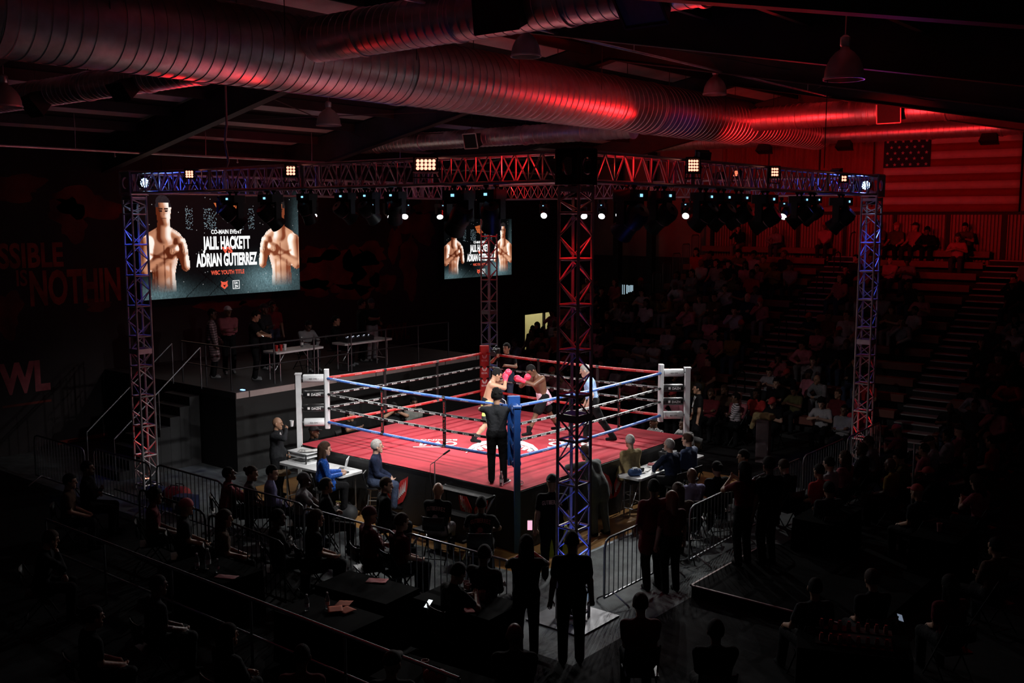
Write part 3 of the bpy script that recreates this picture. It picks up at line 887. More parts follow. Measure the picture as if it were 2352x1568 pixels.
# LED floods on the outer faces of the near trusses
gl = 'red LED floodlights on the trusses'
for i, px in enumerate((435, 668, 978)):
    p = on_y(px, (400, 392, 378)[i], TY0 - .3)
    led_flood(p, CAM + np.array((-2, 0, 2 + i)), ('red LED floodlight on the near truss, closest to the blue par', 'red LED floodlight at the middle of the near truss above the big screen', 'brightest red LED floodlight, on the near truss left of the near tower')[i], gl, (60, 65, 100)[i], RED, 5 if i == 2 else 3, 3, None, 95, (.17, .18, .36)[i], (.17, .20, .22)[i])
for i, px in enumerate((1592, 1779, 1938)):
    p = on_x(px, (380, 395, 410)[i], TX1 + .3)
    led_flood(p, CAM + np.array((4, 3 + 1.5 * i, 1.5)), ('red LED floodlight on the flag-side truss, closest to the near tower', 'red LED floodlight at the middle of the flag-side truss', 'red LED floodlight on the flag-side truss beside the blue par')[i], gl, (45, 45, 45)[i], RED, (4, 3, 2)[i], (4, 3, 2)[i], None, 95, (.20, .16, .13)[i], (.24, .2, .15)[i])
# floods on the far trusses: wash the back wall, the roof and the mural
for i, (x, aim, e, nm) in enumerate(((-3.2, (-3.5, 19, 9.6), 420, 'red floodlight on the far truss washing the drapes'), (1.5, (1.5, 19, 9.3), 560, 'red floodlight on the far truss washing the back wall by the aisle'), (4.6, (5.8, 19, 9.0), 520, 'red floodlight on the far truss washing the flag'))):
    led_flood((x, TY1 + .32, ZT + .1), aim, nm, gl, e, RED, 4, 3, REDGLOW2, 70)
led_flood((2.3, TY1 - .32, ZT + .12), (0.5, 2.4, 8.45), 'red floodlight on the far truss aimed up at the main duct', gl, 330, RED, 4, 3, REDGLOW2, 44)
led_flood((TX0 - .32, 1.5, ZT + .1), (XW, 2.0, 5.0), 'red floodlight on the far truss facing the mural wall', gl, 55, RED, 4, 3, REDGLOW2, 120)
led_flood((TX1 - .35, -0.6, ZT + .12), (0.4, 2.6, 8.5), 'red floodlight inside the flag-side truss aimed up at the main duct', gl, 150, RED, 4, 3, REDGLOW2, 70)

# par cans inside the corner blocks, shooting along the trusses and down the towers
gp = 'par cans in the truss corners'
zc = (ZB + ZT) / 2
def corner_pars(x, y, sx, sy, glow, color, nm, e):
    par_can((x + sx * .42, y, zc), (x + sx * 6, y, zc), glow, 'par can glowing %s inside the long truss at %s' % nm, e, color, gp, 55)
    par_can((x, y + sy * .42, zc), (x, y + sy * 6, zc), glow, 'par can glowing %s inside the cross truss at %s' % nm, e, color, gp, 55)
    par_can((x, y, ZB - .18), (x, y, 0), glow, 'par can pointing down and glowing %s at the head of %s' % nm, e * 1.2, color, gp, 40, 0.08)
corner_pars(TX0, TY0, 1, 1, BLUEGLOW, BLUE, ('blue', 'the big-screen tower'), 75)
corner_pars(TX1, TY1, -1, -1, BLUEGLOW, BLUE, ('blue', 'the flag-side tower'), 75)
corner_pars(TX1, TY0, -1, 1, REDGLOW2, RED, ('red', 'the near tower'), 55)
corner_pars(TX0, TY1, 1, -1, REDGLOW2, RED, ('red', 'the far tower'), 60)
gu = 'uplights at the tower feet'
for x, y, glow, color, nm, e in ((TX0, TY0, REDGLOW, RED, 'red uplight at the foot of the big-screen tower among the bags', 45), (TX1, TY1, REDGLOW, RED, 'red uplight at the foot of the flag-side tower', 45),
                                 (TX1, TY0, BLUEGLOW, BLUE, 'blue uplight at the foot of the near tower', 130), (TX0, TY1, BLUEGLOW, BLUE, 'blue uplight at the foot of the far tower', 60)):
    par_can((x, y, .22), (x, y, 6), glow, nm, e, color, gu, 42, 0.09)

# ================================================================== BOXING RING
RG = empty('boxing_ring', (0, 0, 0), 0, 'raised boxing ring with red canvas, blue and red ropes and white corners', 'boxing ring')
HR = 3.0
CANV = mat('red_canvas', (0.38, 0.028, 0.043), 0.85, 0, 0.10, 1.2, 0.15, 9, spec=0.2)
SKIRT = mat('black_apron_cloth', (0.010, 0.010, 0.011), 0.6, 0, 0.2, 3, 0.4, 6)
MB().bbox((-HR + .06, -HR + .06, 0), (HR - .06, HR - .06, ZR - .1)).build('platform_frame', BLACKM, RG)
cv = MB()
n = 36
gx = np.linspace(-HR, HR, n + 1)
rr = np.random.RandomState(2)
gz = ZR + 0.006 * np.sin(gx[:, None] * 1.7 + 1) * np.cos(gx[None, :] * 2.1) 
vs = [(gx[i], gx[j], gz[i, j]) for i in range(n + 1) for j in range(n + 1)]
fs = [(i * (n + 1) + j, (i + 1) * (n + 1) + j, (i + 1) * (n + 1) + j + 1, i * (n + 1) + j + 1) for i in range(n) for j in range(n)]
cv.add(vs, fs); cv.bbox((-HR, -HR, ZR - .12), (HR, HR, ZR - .02))
CANVAS = cv.build('canvas', CANV, RG, True)
MB().bbox((-HR - .02, -HR - .02, ZR - .10), (HR + .02, HR + .02, ZR - .015)).build('edge_band', BLACKV, RG)
def wing(flip, s):
    """one raised wing as a list of outlines: leading edge, then six cut feathers"""
    out = [[(0.0, 0.0), (0.16, -.02), (0.40, 0.12), (0.56, 0.40), (0.64, 0.75), (0.66, 1.08), (0.55, 0.80), (0.44, 0.52), (0.28, 0.30), (0.10, 0.18)]]
    for k in range(6):
        a = k / 5
        r0 = np.array((0.58 - 0.44 * a, 0.80 - 0.62 * a)); r1 = np.array((0.50 - 0.42 * a, 0.62 - 0.50 * a))
        tip = np.array((0.50 - 0.50 * a, 0.98 - 0.62 * a))
        out.append([tuple(r0), tuple(tip), tuple(tip + np.array((-.06, -.05))), tuple(r1)])
    return [[(x * s * flip, y * s) for x, y in p] for p in out]
for i, (u, o) in enumerate((((1, 0, 0), (0, -HR - .012, 0)), ((0, 1, 0), (HR + .012, 0, 0)), ((-1, 0, 0), (0, HR + .012, 0)), ((0, -1, 0), (-HR - .012, 0, 0)))):
    u = np.array(u, float); o = np.array(o, float); w = np.cross(u, (0, 0, 1))
    sk = MB(); vs = []; m_ = 60
    for k in range(m_ + 1):
        t = (k / m_ - .5) * 2 * HR
        bul = 0.02 + 0.018 * math.sin(t * 5 + i) + 0.012 * math.sin(t * 11.3)
        vs += [tuple(o + u * t + w * 0.01 + np.array((0, 0, ZR - .1))), tuple(o + u * t + w * bul + np.array((0, 0, 0.02)))]
    sk.add(vs, [(2 * k, 2 * k + 1, 2 * k + 3, 2 * k + 2) for k in range(m_)])
    so = sk.build('apron_skirt', SKIRT, RG, True)
    for cx in ((-0.05, 2.0) if i == 0 else (0.0,)):
        for fl_ in (-1, 1):
            q = o + u * cx + w * 0.045 + np.array((0, 0, .36))
            we = MB()
            we.prism(wing(fl_, .56)[0], q, u, (0, 0, 1), 0.004)
            we.prism([(fl_ * x * .56, y * .56) for x, y in ((.1, .1), (.6, .8), (.66, 1.05), (.3, .85), (.05, .45))], q - w * .003, u, (0, 0, 1), 0.004)
            we.build('wing_emblem', REDPR, so)
            fe = MB()
            for k in range(6):
                a = k / 5.5
                b0 = np.array((0.50 - 0.38 * a, 0.50 - 0.36 * a)); b1 = np.array((0.56 - 0.46 * a, 0.92 - 0.50 * a))
                nrm = np.array((-(b1 - b0)[1], (b1 - b0)[0])); nrm = nrm / np.linalg.norm(nrm) * 0.030
                fe.prism([tuple((b0 - nrm) * .56 * np.array((fl_, 1))), tuple((b1) * .56 * np.array((fl_, 1))), tuple((b0 + nrm) * .56 * np.array((fl_, 1)))], q + w * .006, u, (0, 0, 1), 0.003)
            fe.build('feather_print', WHITEPR, so)
# canvas print: spread wings, wordmark and lines, read from the far side
CP = MB()
LU = np.array((-0.774, -0.633, 0.0)); LV = np.array((0.633, -0.774, 0.0)); LC = np.array((0.42, -0.30, ZR + .010))
for fl_ in (-1, 1):
    for pg in wing(fl_, 1.15):
        CP.flat(pg, [tuple(range(len(pg)))], LC - LV * .45, LU, LV)
    CP.flat([(fl_ * .16, .1), (fl_ * .05, .5), (fl_ * .3, .42), (fl_ * .34, .2)], [(0, 1, 2, 3)], LC - LV * .1, LU, LV)
CP.flat([(-.22, -.25), (.22, -.25), (.34, .1), (.0, .62), (-.34, .1)], [(0, 1, 2, 3, 4)], LC - LV * .3, LU, LV)
put_text(CP, 'OWL', LC + LU * .98 - LV * .28, LU, LV, .40, .92, .03, 'L')
put_text(CP, 'RED', LC - LU * .98 - LV * .28, LU, LV, .40, .92, .03, 'R')
put_text(CP, 'BOXING', LC + LU * 1.0 - LV * .52, LU, LV, .13, .8, .02, 'L')
put_text(CP, 'BOXING', LC - LU * 1.0 - LV * .52, LU, LV, .13, .8, .02, 'R')
for s in (-1, 1):
    CP.flat([(0, 0), (.95 * s, 0), (.95 * s, .05), (0, .05)], [(0, 1, 2, 3)], LC + LU * .95 * s + LV * .2, LU, LV)
CP.build('canvas_print', WHITEPR, CANVAS)

DD = 0.42
corners = {'N': (1, -1), 'L': (-1, -1), 'R': (1, 1), 'F': (-1, 1)}
pm = {'N': BLUEV, 'L': WHITEP, 'R': WHITEP, 'F': REDV}
ROPEZ = [0.48, 0.79, 1.09, 1.43]
for cn, (sx, sy) in corners.items():
    R = rotz(math.atan2(sy, sx))
    pc = np.array((sx * (HR + .0), sy * (HR + .0), 0))
    po = MB()
    po.box(pc + np.array((0, 0, (ZR + 1.52) / 2)), (.11, .11, ZR + 1.52), R)
    post = po.build('corner_post', pm[cn], RG)
    MB().box(pc + np.array((0, 0, ZR + 1.53)), (.14, .14, .03), R).build('post_cap', pm[cn], post)
    d = np.array((-sx, -sy, 0)) / math.sqrt(2)
    ic = np.array((sx * (HR - DD), sy * (HR - DD), 0))
    pd = MB()
    wv = np.cross(d, (0, 0, 1))
    hw = .075 if cn in 'LR' else .115
    prof = [(-hw, -.03), (-hw + .02, -.05), (hw - .02, -.05), (hw, -.03), (hw, .03), (hw - .02, .055), (-hw + .02, .055), (-hw, .03)]
    pd.prism(prof, ic + np.array((0, 0, ZR + .34)), wv, d, -1.28 if np.cross(wv, d)[2] < 0 else 1.28)
    pad = pd.build('corner_pad', pm[cn], RG)
    if cn in 'FN':
        em = MB()
        for z in (1.30, 0.98, .66):
            o = ic + d * .058 + np.array((0, 0, ZR + z)) if cn == 'F' else ic + d * .058 + np.array((0, 0, ZR + z))
            for fl_ in (-1, 1):
                
                for pg in wing(fl_, .10): em.flat(pg, [tuple(range(len(pg)))], o, -wv, (0, 0, 1))
            put_text(em, 'RED OWL', o - np.array((0, 0, .075)), -wv, (0, 0, 1), .045, .15, .02)
        em.build('pad_print', WHITEPR, pad)
    for k, z in enumerate(ROPEZ):
        m = (WHITEP if k in (0, 3) else BLACKV) if cn in 'LR' else pm[cn]
        a = pc + d * .10 + np.array((0, 0, ZR + z)); b = ic - d * .06 + np.array((0, 0, ZR + z))
        MB().tube([pc + np.array((0, 0, ZR + z)), a], .018, 8).build('turnbuckle_bolt', CHROME, RG)
        tp = MB().tube([a, a + (b - a) * .03, b - (b - a) * .03, b], [.078, .086, .086, .078], 18).build('turnbuckle_pad', m, RG, True)
        if cn in 'LR':
            tx = MB(); mid = (a + b) / 2
            for side in (-1, 1):
                nrm = np.cross((0, 0, 1), d) * side
                uu = np.cross((0, 0, 1), nrm)
                if k in (1, 2):
                    put_text(tx, 'DAZN', mid + nrm * .0895 + uu * .05 - np.array((0, 0, .025)), uu, (0, 0, 1), .052, .19, .03)
                    tx.flat([(-.024, -.022), (.024, -.022), (.024, .03), (-.024, .03)], [(0, 1, 2, 3)], mid + nrm * .0895 - uu * .105 , uu, (0, 0, 1))
                else:
                    put_text(tx, '~ RED OWL ~', mid + nrm * .0895 - np.array((0, 0, .015)), uu, (0, 0, 1), .03, .24, .01)
            tx.build('pad_lettering', WHITEPR if k in (1, 2) else BLACKV, tp)
# ropes and spacers
LET = mat('rope_white_print', (0.70, 0.70, 0.70), 0.6, 0, 0.05)
for si, (c0, c1, near) in enumerate((('L', 'N', True), ('N', 'R', True), ('L', 'F', False), ('F', 'R', False))):
    a2 = np.array(corners[c0], float) * (HR - DD + .02); b2 = np.array(corners[c1], float) * (HR - DD + .02)
    a = np.array((*a2, 0)); b = np.array((*b2, 0)); d = (b - a) / np.linalg.norm(b - a); L = np.linalg.norm(b - a)
    for k, z in enumerate(ROPEZ):
        sag = .035
        pts = []
        for i in range(17):
            t = i / 16
            pts.append(a + (b - a) * t + np.array((0, 0, ZR + z - sag * 4 * t * (1 - t))))
        m = (ROPEB if near else ROPER) if k in (0, 3) else BLACKV
        rp = MB().tube(pts, .031 if k in (0, 3) else .027, 10).build('rope', m, RG, True)
        tx = MB()
        outn = np.cross(d, (0, 0, 1))
        words, hgt, wid, stp = ('DAZN', .030, .115, .29) if k in (1, 2) else ('RED OWL BOXING', .016, .2, .62)
        t = .30
        while t < L - .25:
            f = t / L
            q = a + d * t + np.array((0, 0, ZR + z - sag * 4 * f * (1 - f)))
            for side in (-1, 1):
                nn = outn * side
                put_text(tx, words, q + nn * (.0332 if k in (0, 3) else .0292) - np.array((0, 0, hgt / 2)), np.cross((0, 0, 1), nn), (0, 0, 1), hgt, wid, .025)
                if k in (1, 2):
                    uu = np.cross((0, 0, 1), nn)
                    tx.flat([(-.014, -.014), (.014, -.014), (.014, .016), (-.014, .016)], [(0, 1, 2, 3)], q + nn * (.0332 if k in (0, 3) else .0292) - uu * .085, uu, (0, 0, 1))
            t += stp
        tx.build('rope_lettering', LET, rp)['kind'] = 'stuff'
    for f in (.335, .667):
        q = a + d * L * f
        mb = MB()
        s0 = 4 * f * (1 - f) * .035
        mb.box(q + np.array((0, 0, ZR + (ROPEZ[0] + ROPEZ[3]) / 2 - s0)), (.07 if abs(d[0]) > .5 else .02, .02 if abs(d[0]) > .5 else .07, ROPEZ[3] - ROPEZ[0] + .05))
        for z in ROPEZ:
            mb.tube([q - d * .04 + np.array((0, 0, ZR + z - s0)), q + d * .04 + np.array((0, 0, ZR + z - s0))], .033, 10)
        spc = mb.build('rope_spacer', BLACKV, RG)
        tx = MB(); nn0 = np.cross(d, (0, 0, 1))
        for side in ((1,) if near and d[0] > .5 else (1,) if near else (-1,) if d[1] > .5 else (-1,)):
            nn = nn0 * side
            put_text(tx, 'RED OWL BOXING', q + nn * .0125 + np.cross((0, 0, 1), nn) * .018 + np.array((0, 0, ZR + .56 - s0)), (0, 0, 1), -np.cross((0, 0, 1), nn), .032, .78, .02, 'L')
        tx.build('spacer_lettering', REDPR, spc)['kind'] = 'stuff'

# ================================================================== LED SCREENS
def paint_screen(nx=260, ny=146):
    """the poster shown on the screens: two generic bare-chested boxers either side of the words"""
    X, Y = np.meshgrid((np.arange(nx) + .5) / nx * 16, (np.arange(ny) + .5) / ny * 9)
    rs = np.random.RandomState(5)
    img = np.zeros((ny, nx, 3))
    # teal night haze, brighter toward lower corners, with specks and hexagon lines
    haze = 0.002 + 0.22 * np.exp(-((X - 12.5) ** 2 / 7 + (Y - 1.2) ** 2 / 1.6)) + 0.12 * np.exp(-((X - 1.5) ** 2 / 5 + (Y - .4) ** 2 / 1.0)) + .07 * np.exp(-((X - 15.8) ** 2 / .3 + (Y - 5) ** 2 / 8)) + .03 * np.exp(-((Y - 0) ** 2 / .6))
    nse = rs.rand(ny, nx); nse = nse * .5 + .5 * np.roll(nse, 1, 0)
    haze = haze * (0.6 + .8 * nse)
    img += haze[..., None] * np.array((0.55, 0.95, 1.05))
    img[rs.rand(ny, nx) > .997] += .35
    for hx in (6.3, 9.6, 6.9, 4.6, 10.8):
        for hy in (5.9, 6.5, 7.1):
            m = (abs(X - hx) < .35) & (abs(Y - hy) < .3) & (rs.rand(ny, nx) > .8)
            img[m] += np.array((.25, .35, .4)) * .6
    for k in range(4):
        ln = abs((X - 5.5 - k * 1.1) * .8 + (Y - 1.2) * (1 if k % 2 else -1)) < .05
        img[ln & (Y < 2.3) & (X > 4) & (X < 9)] *= .3
    def seg(ax, ay, bx, by, ra_, rb):
        bax, bay = bx - ax, by - ay
        t = np.clip(((X - ax) * bax + (Y - ay) * bay) / (bax ** 2 + bay ** 2 + 1e-9), 0, 1)
        return np.hypot(X - ax - t * bax, Y - ay - t * bay), ra_ + (rb - ra_) * t
    def fighter(cx, flip, lo_, mid, hi_, hair):
        """height field of rounded limbs, lit from the inner side, in three skin tones"""
        f = lambda x: cx + flip * x
        parts = [  # ax, ay, bx, by, ra, rb, depth, fullness
            (-.15, .2, -.1, 2.4, 1.12, 1.05, 0, .35), (-.1, 2.4, -.05, 4.1, 1.1, 1.55, 0, .3), (-1.1, 4.75, 1.05, 4.75, .6, .58, .0, .5), (-.75, 5.15, .75, 5.15, .35, .35, .05, .5), (0, 5.0, .05, 6.3, .62, .56, .2, .7), (-.35, 5.55, -1.25, 5.0, .38, .45, .1, .6), (.4, 5.55, 1.2, 5.0, .38, .45, .1, .6),
            (-1.6, 4.55, -1.85, 2.6, .62, .48, .3, 1), (-1.85, 2.4, .55, 3.75, .46, .30, .8, 1), (.62, 3.8, 1.0, 4.0, .40, .34, 1.1, .8),
            (1.5, 4.5, 1.95, 2.7, .56, .42, .3, 1), (1.95, 2.6, 1.85, 3.6, .42, .30, .8, 1), (1.82, 3.8, 1.80, 4.2, .40, .36, 1.0, .8),
            (.05, 6.65, .08, 7.35, .62, .70, .3, .7), (.17, 6.3, .12, 6.6, .42, .5, .45, .7)]
        Hf = np.full(X.shape, -9.0)
        for (ax, ay, bx, by, r0, r1, zo, fl_) in parts:
            d, r = seg(f(ax), ay, f(bx), by, r0, r1)
            h = np.where(d < r, zo + fl_ * np.sqrt(np.clip(r * r - d * d, 0, None)), -9.0)
            Hf = np.maximum(Hf, h)
        m = Hf > -5
        for _ in range(3):
            acc = np.zeros_like(Hf); cn_ = np.zeros_like(Hf)
            for dy in (-1, 0, 1):
                for dx in (-1, 0, 1):
                    mm = np.roll(np.roll(m, dy, 0), dx, 1); acc += np.where(mm, np.roll(np.roll(Hf, dy, 0), dx, 1), 0); cn_ += mm
            Hf = np.where(m, acc / np.maximum(cn_, 1), Hf)
        Hs = np.where(m, Hf, Hf[m].min() - .3)
        gy, gx = np.gradient(Hs, 9 / ny, 16 / nx)
        nrm = np.sqrt(gx ** 2 + gy ** 2 + 1)
        lam = np.clip((gx * -.85 * flip + gy * -.40 + .50) / nrm, 0, 1)
        pec = np.exp(-((Y - 3.25 - .35 * np.minimum(np.abs(X - f(0)), 1.3)) / .10) ** 2) * (np.abs(X - f(0)) < 1.3)
        musc = -.30 * pec - .22 * np.exp(-((np.abs(X - f(-.1)) - .62) / .10) ** 2) * (Y < 2.9) + .10 * np.sin(Y * 5.5) * np.exp(-((X - f(-.1)) / .7) ** 2) * (Y < 3.0) - .35 * np.exp(-((X - f(-.02)) / .06) ** 2) * (Y < 4.4) * (Y > .8)
        lam = np.clip(lam + musc, 0, 1)
        t1 = np.clip((lam - .08) / .55, 0, 1)[..., None]; t2 = np.clip((lam - .58) / .30, 0, 1)[..., None]
        lam = lam * (.9 + .2 * nse)
        col = np.array(lo_) * (1 - t1) + np.array(mid) * t1
        col = col * (1 - t2) + np.array(hi_) * t2
        fade = np.clip((Y - .5) / 1.5, 0, 1)[..., None]
        img[m] = (col * fade + img * (1 - fade))[m]
        d, r = seg(f(.05), 7.5, f(.02), 7.8, .74, .66)
        hm = (d < r) & (Y > 7.45 + .35 * (np.abs(X - f(.1)) < .48))
        img[hm] = np.array(hair) * (1 + rs.rand(hm.sum(), 1))
        for ex in (-.2, .32):
            d, r = seg(f(ex - .1), 7.18, f(ex + .1), 7.16, .06, .06); img[d < r] = (.01, .005, .005)
            d, r = seg(f(ex - .16), 7.34, f(ex + .15), 7.33, .05, .045); img[d < r] = (.03, .012, .008)
        d, r = seg(f(-.08), 6.55, f(.26), 6.55, .045, .045); img[d < r] *= .35
        d, r = seg(f(.1), 7.05, f(.12), 6.86, .05, .09); img[d < r] *= .72
        for fx in (.62, .85, 1.62, 1.84):
            d, r = seg(f(fx), 3.75, f(fx + .06), 4.02, .035, .035); img[d < r] *= .45
    fighter(2.15, 1, (.10, .018, .006), (.62, .27, .15), (1.05, .93, .84), (.012, .010, .012))
    fighter(13.85, -1, (.22, .05, .02), (.85, .45, .27), (1.08, .98, .90), (.012, .010, .010))
    return np.clip(img, 0, 1.2), nx, ny
IMG, NX, NY = paint_screen()
def screen_material():
    m = bpy.data.materials.new('led_wall_picture'); m.use_nodes = True
    nt = m.node_tree; b = nt.nodes['Principled BSDF']
    at = nt.nodes.new('ShaderNodeAttribute'); at.attribute_name = 'picture'
    b.inputs['Base Color'].default_value = (.005, .005, .005, 1); b.inputs['Roughness'].default_value = .6
    nt.links.new(at.outputs['Color'], b.inputs['Emission Color']); b.inputs['Emission Strength'].default_value = 1.0
    m.cycles.emission_sampling = 'NONE'
    return m
SCRM = screen_material()
def screen_mesh():
    vs = [(0, i / NX * 16, j / NY * 9) for j in range(NY + 1) for i in range(NX + 1)]
    fs = [(j * (NX + 1) + i, j * (NX + 1) + i + 1, (j + 1) * (NX + 1) + i + 1, (j + 1) * (NX + 1) + i) for j in range(NY) for i in range(NX)]
    me = bpy.data.meshes.new('led_picture'); me.from_pydata(vs, [], fs)
    ca = me.color_attributes.new('picture', 'FLOAT_COLOR', 'CORNER')
    c = np.ones((NY * NX, 4, 4), np.float32); c[:, :, :3] = IMG.reshape(-1, 1, 3)
    ca.data.foreach_set('color', c.ravel())
    me.materials.append(SCRM); me.update()
    return me
SCRMESH = screen_mesh()
TW_ = emis('screen_white_text', (1, 1, 1), 1.05); TR_ = emis('screen_red_text', (1.0, 0.13, 0.07), .85); TO_ = emis('screen_amber_crest', (1.0, 0.22, 0.06), .6)
def led_screen(y0, y1, z0, label, x=-11.15):
    w = y1 - y0; s = w / 16
    o = empty('led_screen', (x, y0, z0), 0, label, 'led screen')
    MB().bbox((-.16, -.02, -.02), (-.01, w + .02, 9 * s + .02)).build('cabinet', BLACKP, o)
    pic = link('picture_panel', SCRMESH, o); pic.scale = (1, s, s)
    def T(txt, cy, cz, h, wd, m, bold=.03):
        mb = MB(); put_text(mb, txt, (.004, cy * s, cz * s), (0, 1, 0), (0, 0, 1), h * s, wd * s, bold)
        mb.build('screen_lettering', m, pic).scale = (1, 1 / s, 1 / s)
    T('CO-MAIN EVENT', 8.2, 5.25, .36, 3.1, TW_)
    T('JALIL HACKETT', 8.2, 3.98, 1.06, 4.8, TW_, .045)
    T('VS', 8.2, 3.62, .5, 1.1, TR_, .05)
    T('ADRIAN GUTIERREZ', 8.2, 2.55, 1.06, 6.2, TW_, .045)
    T('WBC YOUTH TITLE', 8.2, 1.78, .36, 3.4, TR_)
    T('DA', 9.0, .88, .22, .38, TW_); T('ZN', 9.0, .58, .22, .38, TW_)
    mb = MB()
    for (a, b, c, d) in ((8.65, 8.7, .45, 1.2), (9.3, 9.35, .45, 1.2), (8.65, 9.35, .45, .5), (8.65, 9.35, 1.15, 1.2)):
        mb.bbox((.003, a * s, c * s), (.005, b * s, d * s))
    mb.build('screen_box_mark', TW_, pic).scale = (1, 1 / s, 1 / s)
    mb = MB()                                               # small red owl-head crest
    mb.flat([(-.36, .36), (-.3, .15), (-.36, -.1), (0, -.36), (.36, -.1), (.3, .15), (.36, .36), (.12, .26), (-.12, .26)], [tuple(range(9))], (.004, 7.8 * s, .85 * s), (0, s, 0), (0, 0, s))
    mb.build('screen_crest', TR_, pic).scale = (1, 1 / s, 1 / s)
    mb = MB()
    mb.flat([(-.16, .05), (0, -.2), (.16, .05), (.05, .0), (-.05, 0)], [tuple(range(5))], (.006, 7.8 * s, .85 * s), (0, s, 0), (0, 0, s))
    mb.build('screen_crest_mark', emis('screen_dark_mark', (.02, .01, .01), .2), pic).scale = (1, 1 / s, 1 / s)
    mb = MB()                                               # amber crest above the words
    for k in range(9):
        a0 = -2.4 + k * .6
        mb.flat([(a0 * .5, .9 - abs(a0) * .1), (a0 * .5 + .2, .9 - abs(a0) * .1), (a0 * .28 + .12, -.6 + abs(a0) * .18), (a0 * .28, -.6 + abs(a0) * .18)], [(0, 1, 2, 3)], (.004, 8.2 * s, 7.2 * s), (0, s, 0), (0, 0, s))
    for z in (.55, .1, -.3):
        mb.flat([(-1.1 + abs(z - .5) * .4, z), (1.1 - abs(z - .5) * .4, z), (1.1 - abs(z - .5) * .4, z + .1), (-1.1 + abs(z - .5) * .4, z + .1)], [(0, 1, 2, 3)], (.005, 8.2 * s, 7.2 * s), (0, s, 0), (0, 0, s))
    mb.build('screen_amber_crest', TO_, pic).scale = (1, 1 / s, 1 / s)
    # hanging frame
    for t in (.15, .85):
        MB().tube([(-.1, w * t, 9 * s), (-.1, w * t, roof_z(x) - z0)], .012, 6).build('hanging_wire', BLACKM, o)
    return o, w, s
a = on_x(327, 690, -11.15); b = on_x(689, 665, -11.15)
led_screen(a[1], b[1], a[2], 'large glowing fight-poster screen on the mural wall behind the stage')
a = on_x(1021, 641, -11.15); b = on_x(1175, 631, -11.15)
led_screen(a[1], b[1], a[2], 'small glowing fight-poster screen on the mural wall behind the far tower')

# ================================================================== STAGE BESIDE THE MURAL WALL
SZ, SX, SY0, SY1 = 1.89, -5.65, -2.72, 5.9
STG = empty('raised_stage', (0, 0, 0), 0, 'raised black stage against the mural wall with a pale edge strip and thin rails', 'stage')
MB().bbox((XW, SY0, 0), (SX, SY1, SZ - .14)).build('stage_body', mat('black_stage_front', (0.005, 0.005, 0.0055), 0.7, 0, 0.25, 1.0, 0.3, 6), STG)
MB().bbox((XW, SY0 + .02, SZ - .14), (SX - .03, SY1, SZ)).build('stage_deck', mat('stage_deck_board', (0.03, 0.03, 0.033), 0.6, 0, 0.2, 2), STG)
EDGE = mat('pale_concrete_edge', (0.42, 0.33, 0.32), 0.8, 0, 0.1, 4)
y = SY0
for k in range(8):
    w_ = .38 if k == 0 else 1.35
    MB().bbox((SX - .03, y + .015, SZ - .14), (SX + .015, min(y + w_, SY1) - .015, SZ)).build('edge_slab', EDGE, STG)
    y += w_
    if y > SY1: break
def rail_run(name, pts, h, parent, m=RAILM, r=.02, mid=(.55,)):
    o = MB()
    pts = [np.array(p, float) for p in pts]
    o.tube([p + np.array((0, 0, h)) for p in pts], r, 8)
    for z in mid: o.tube([p + np.array((0, 0, z)) for p in pts], r * .8, 8)
    ro = o.build('rail', m, parent, True)
    for p in pts:
        MB().tube([p, p + np.array((0, 0, h))], r, 8).build('rail_post', m, parent, True)
    return ro
RAILD = mat('dark_hand_rail', (0.10, 0.10, 0.11), 0.4, 0.8, 0.1)
rail_run('rail', [(SX - .35, SY0 + .15 + 1.25 * k, SZ) for k in range(7)], 1.02, STG, RAILD, mid=(.5,))
rail_run('rail', [(SX - .35 - 1.0 * k, SY0 + .15, SZ) for k in range(3)], 1.02, STG, RAILD, mid=(.5,))
# stair with sloping hand rails at the stage end
ST = empty('stage_stair', (-7.6, SY0, 0), 0, 'dark stair with thin sloping rails at the end of the stage', 'stair')
for k in range(8):
    MB().bbox((-.55, -2.2 + .27 * k, 0), (.55, -2.2 + .27 * (k + 1) - .005, .21 * (k + 1))).build('tread', mat('black_stair', (.02, .02, .022), .7, 0, .2), ST)
for sx in (-.6, .6):
    MB().tube([(sx, -2.3, 1.0), (sx, 0, 2.85)], .018, 8).build('hand_rail', RAILM, ST, True)
    for t in (0, .5, 1):
        MB().tube([(sx, -2.3 + 2.3 * t, .2 + 1.65 * t), (sx, -2.3 + 2.3 * t, 1.0 + 1.85 * t)], .014, 6).build('rail_post', RAILM, ST)
fe = empty('fire_extinguisher', (SX - 2.2, SY0 - .3, 0.9), 0, 'red fire extinguisher hung beside the stage stair', 'fire extinguisher')
MB().lathe([(.07, 0), (.08, .02), (.08, .36), (.05, .43), (.02, .45)], 16).build('cylinder_body', REDV, fe, True)
MB().box((0, 0, .48), (.05, .12, .05)).build('valve_head', STEEL, fe)
MB().bbox((-.1, .08, -.02), (.1, .28, .4)).build('wall_bracket', BLACKM, fe)
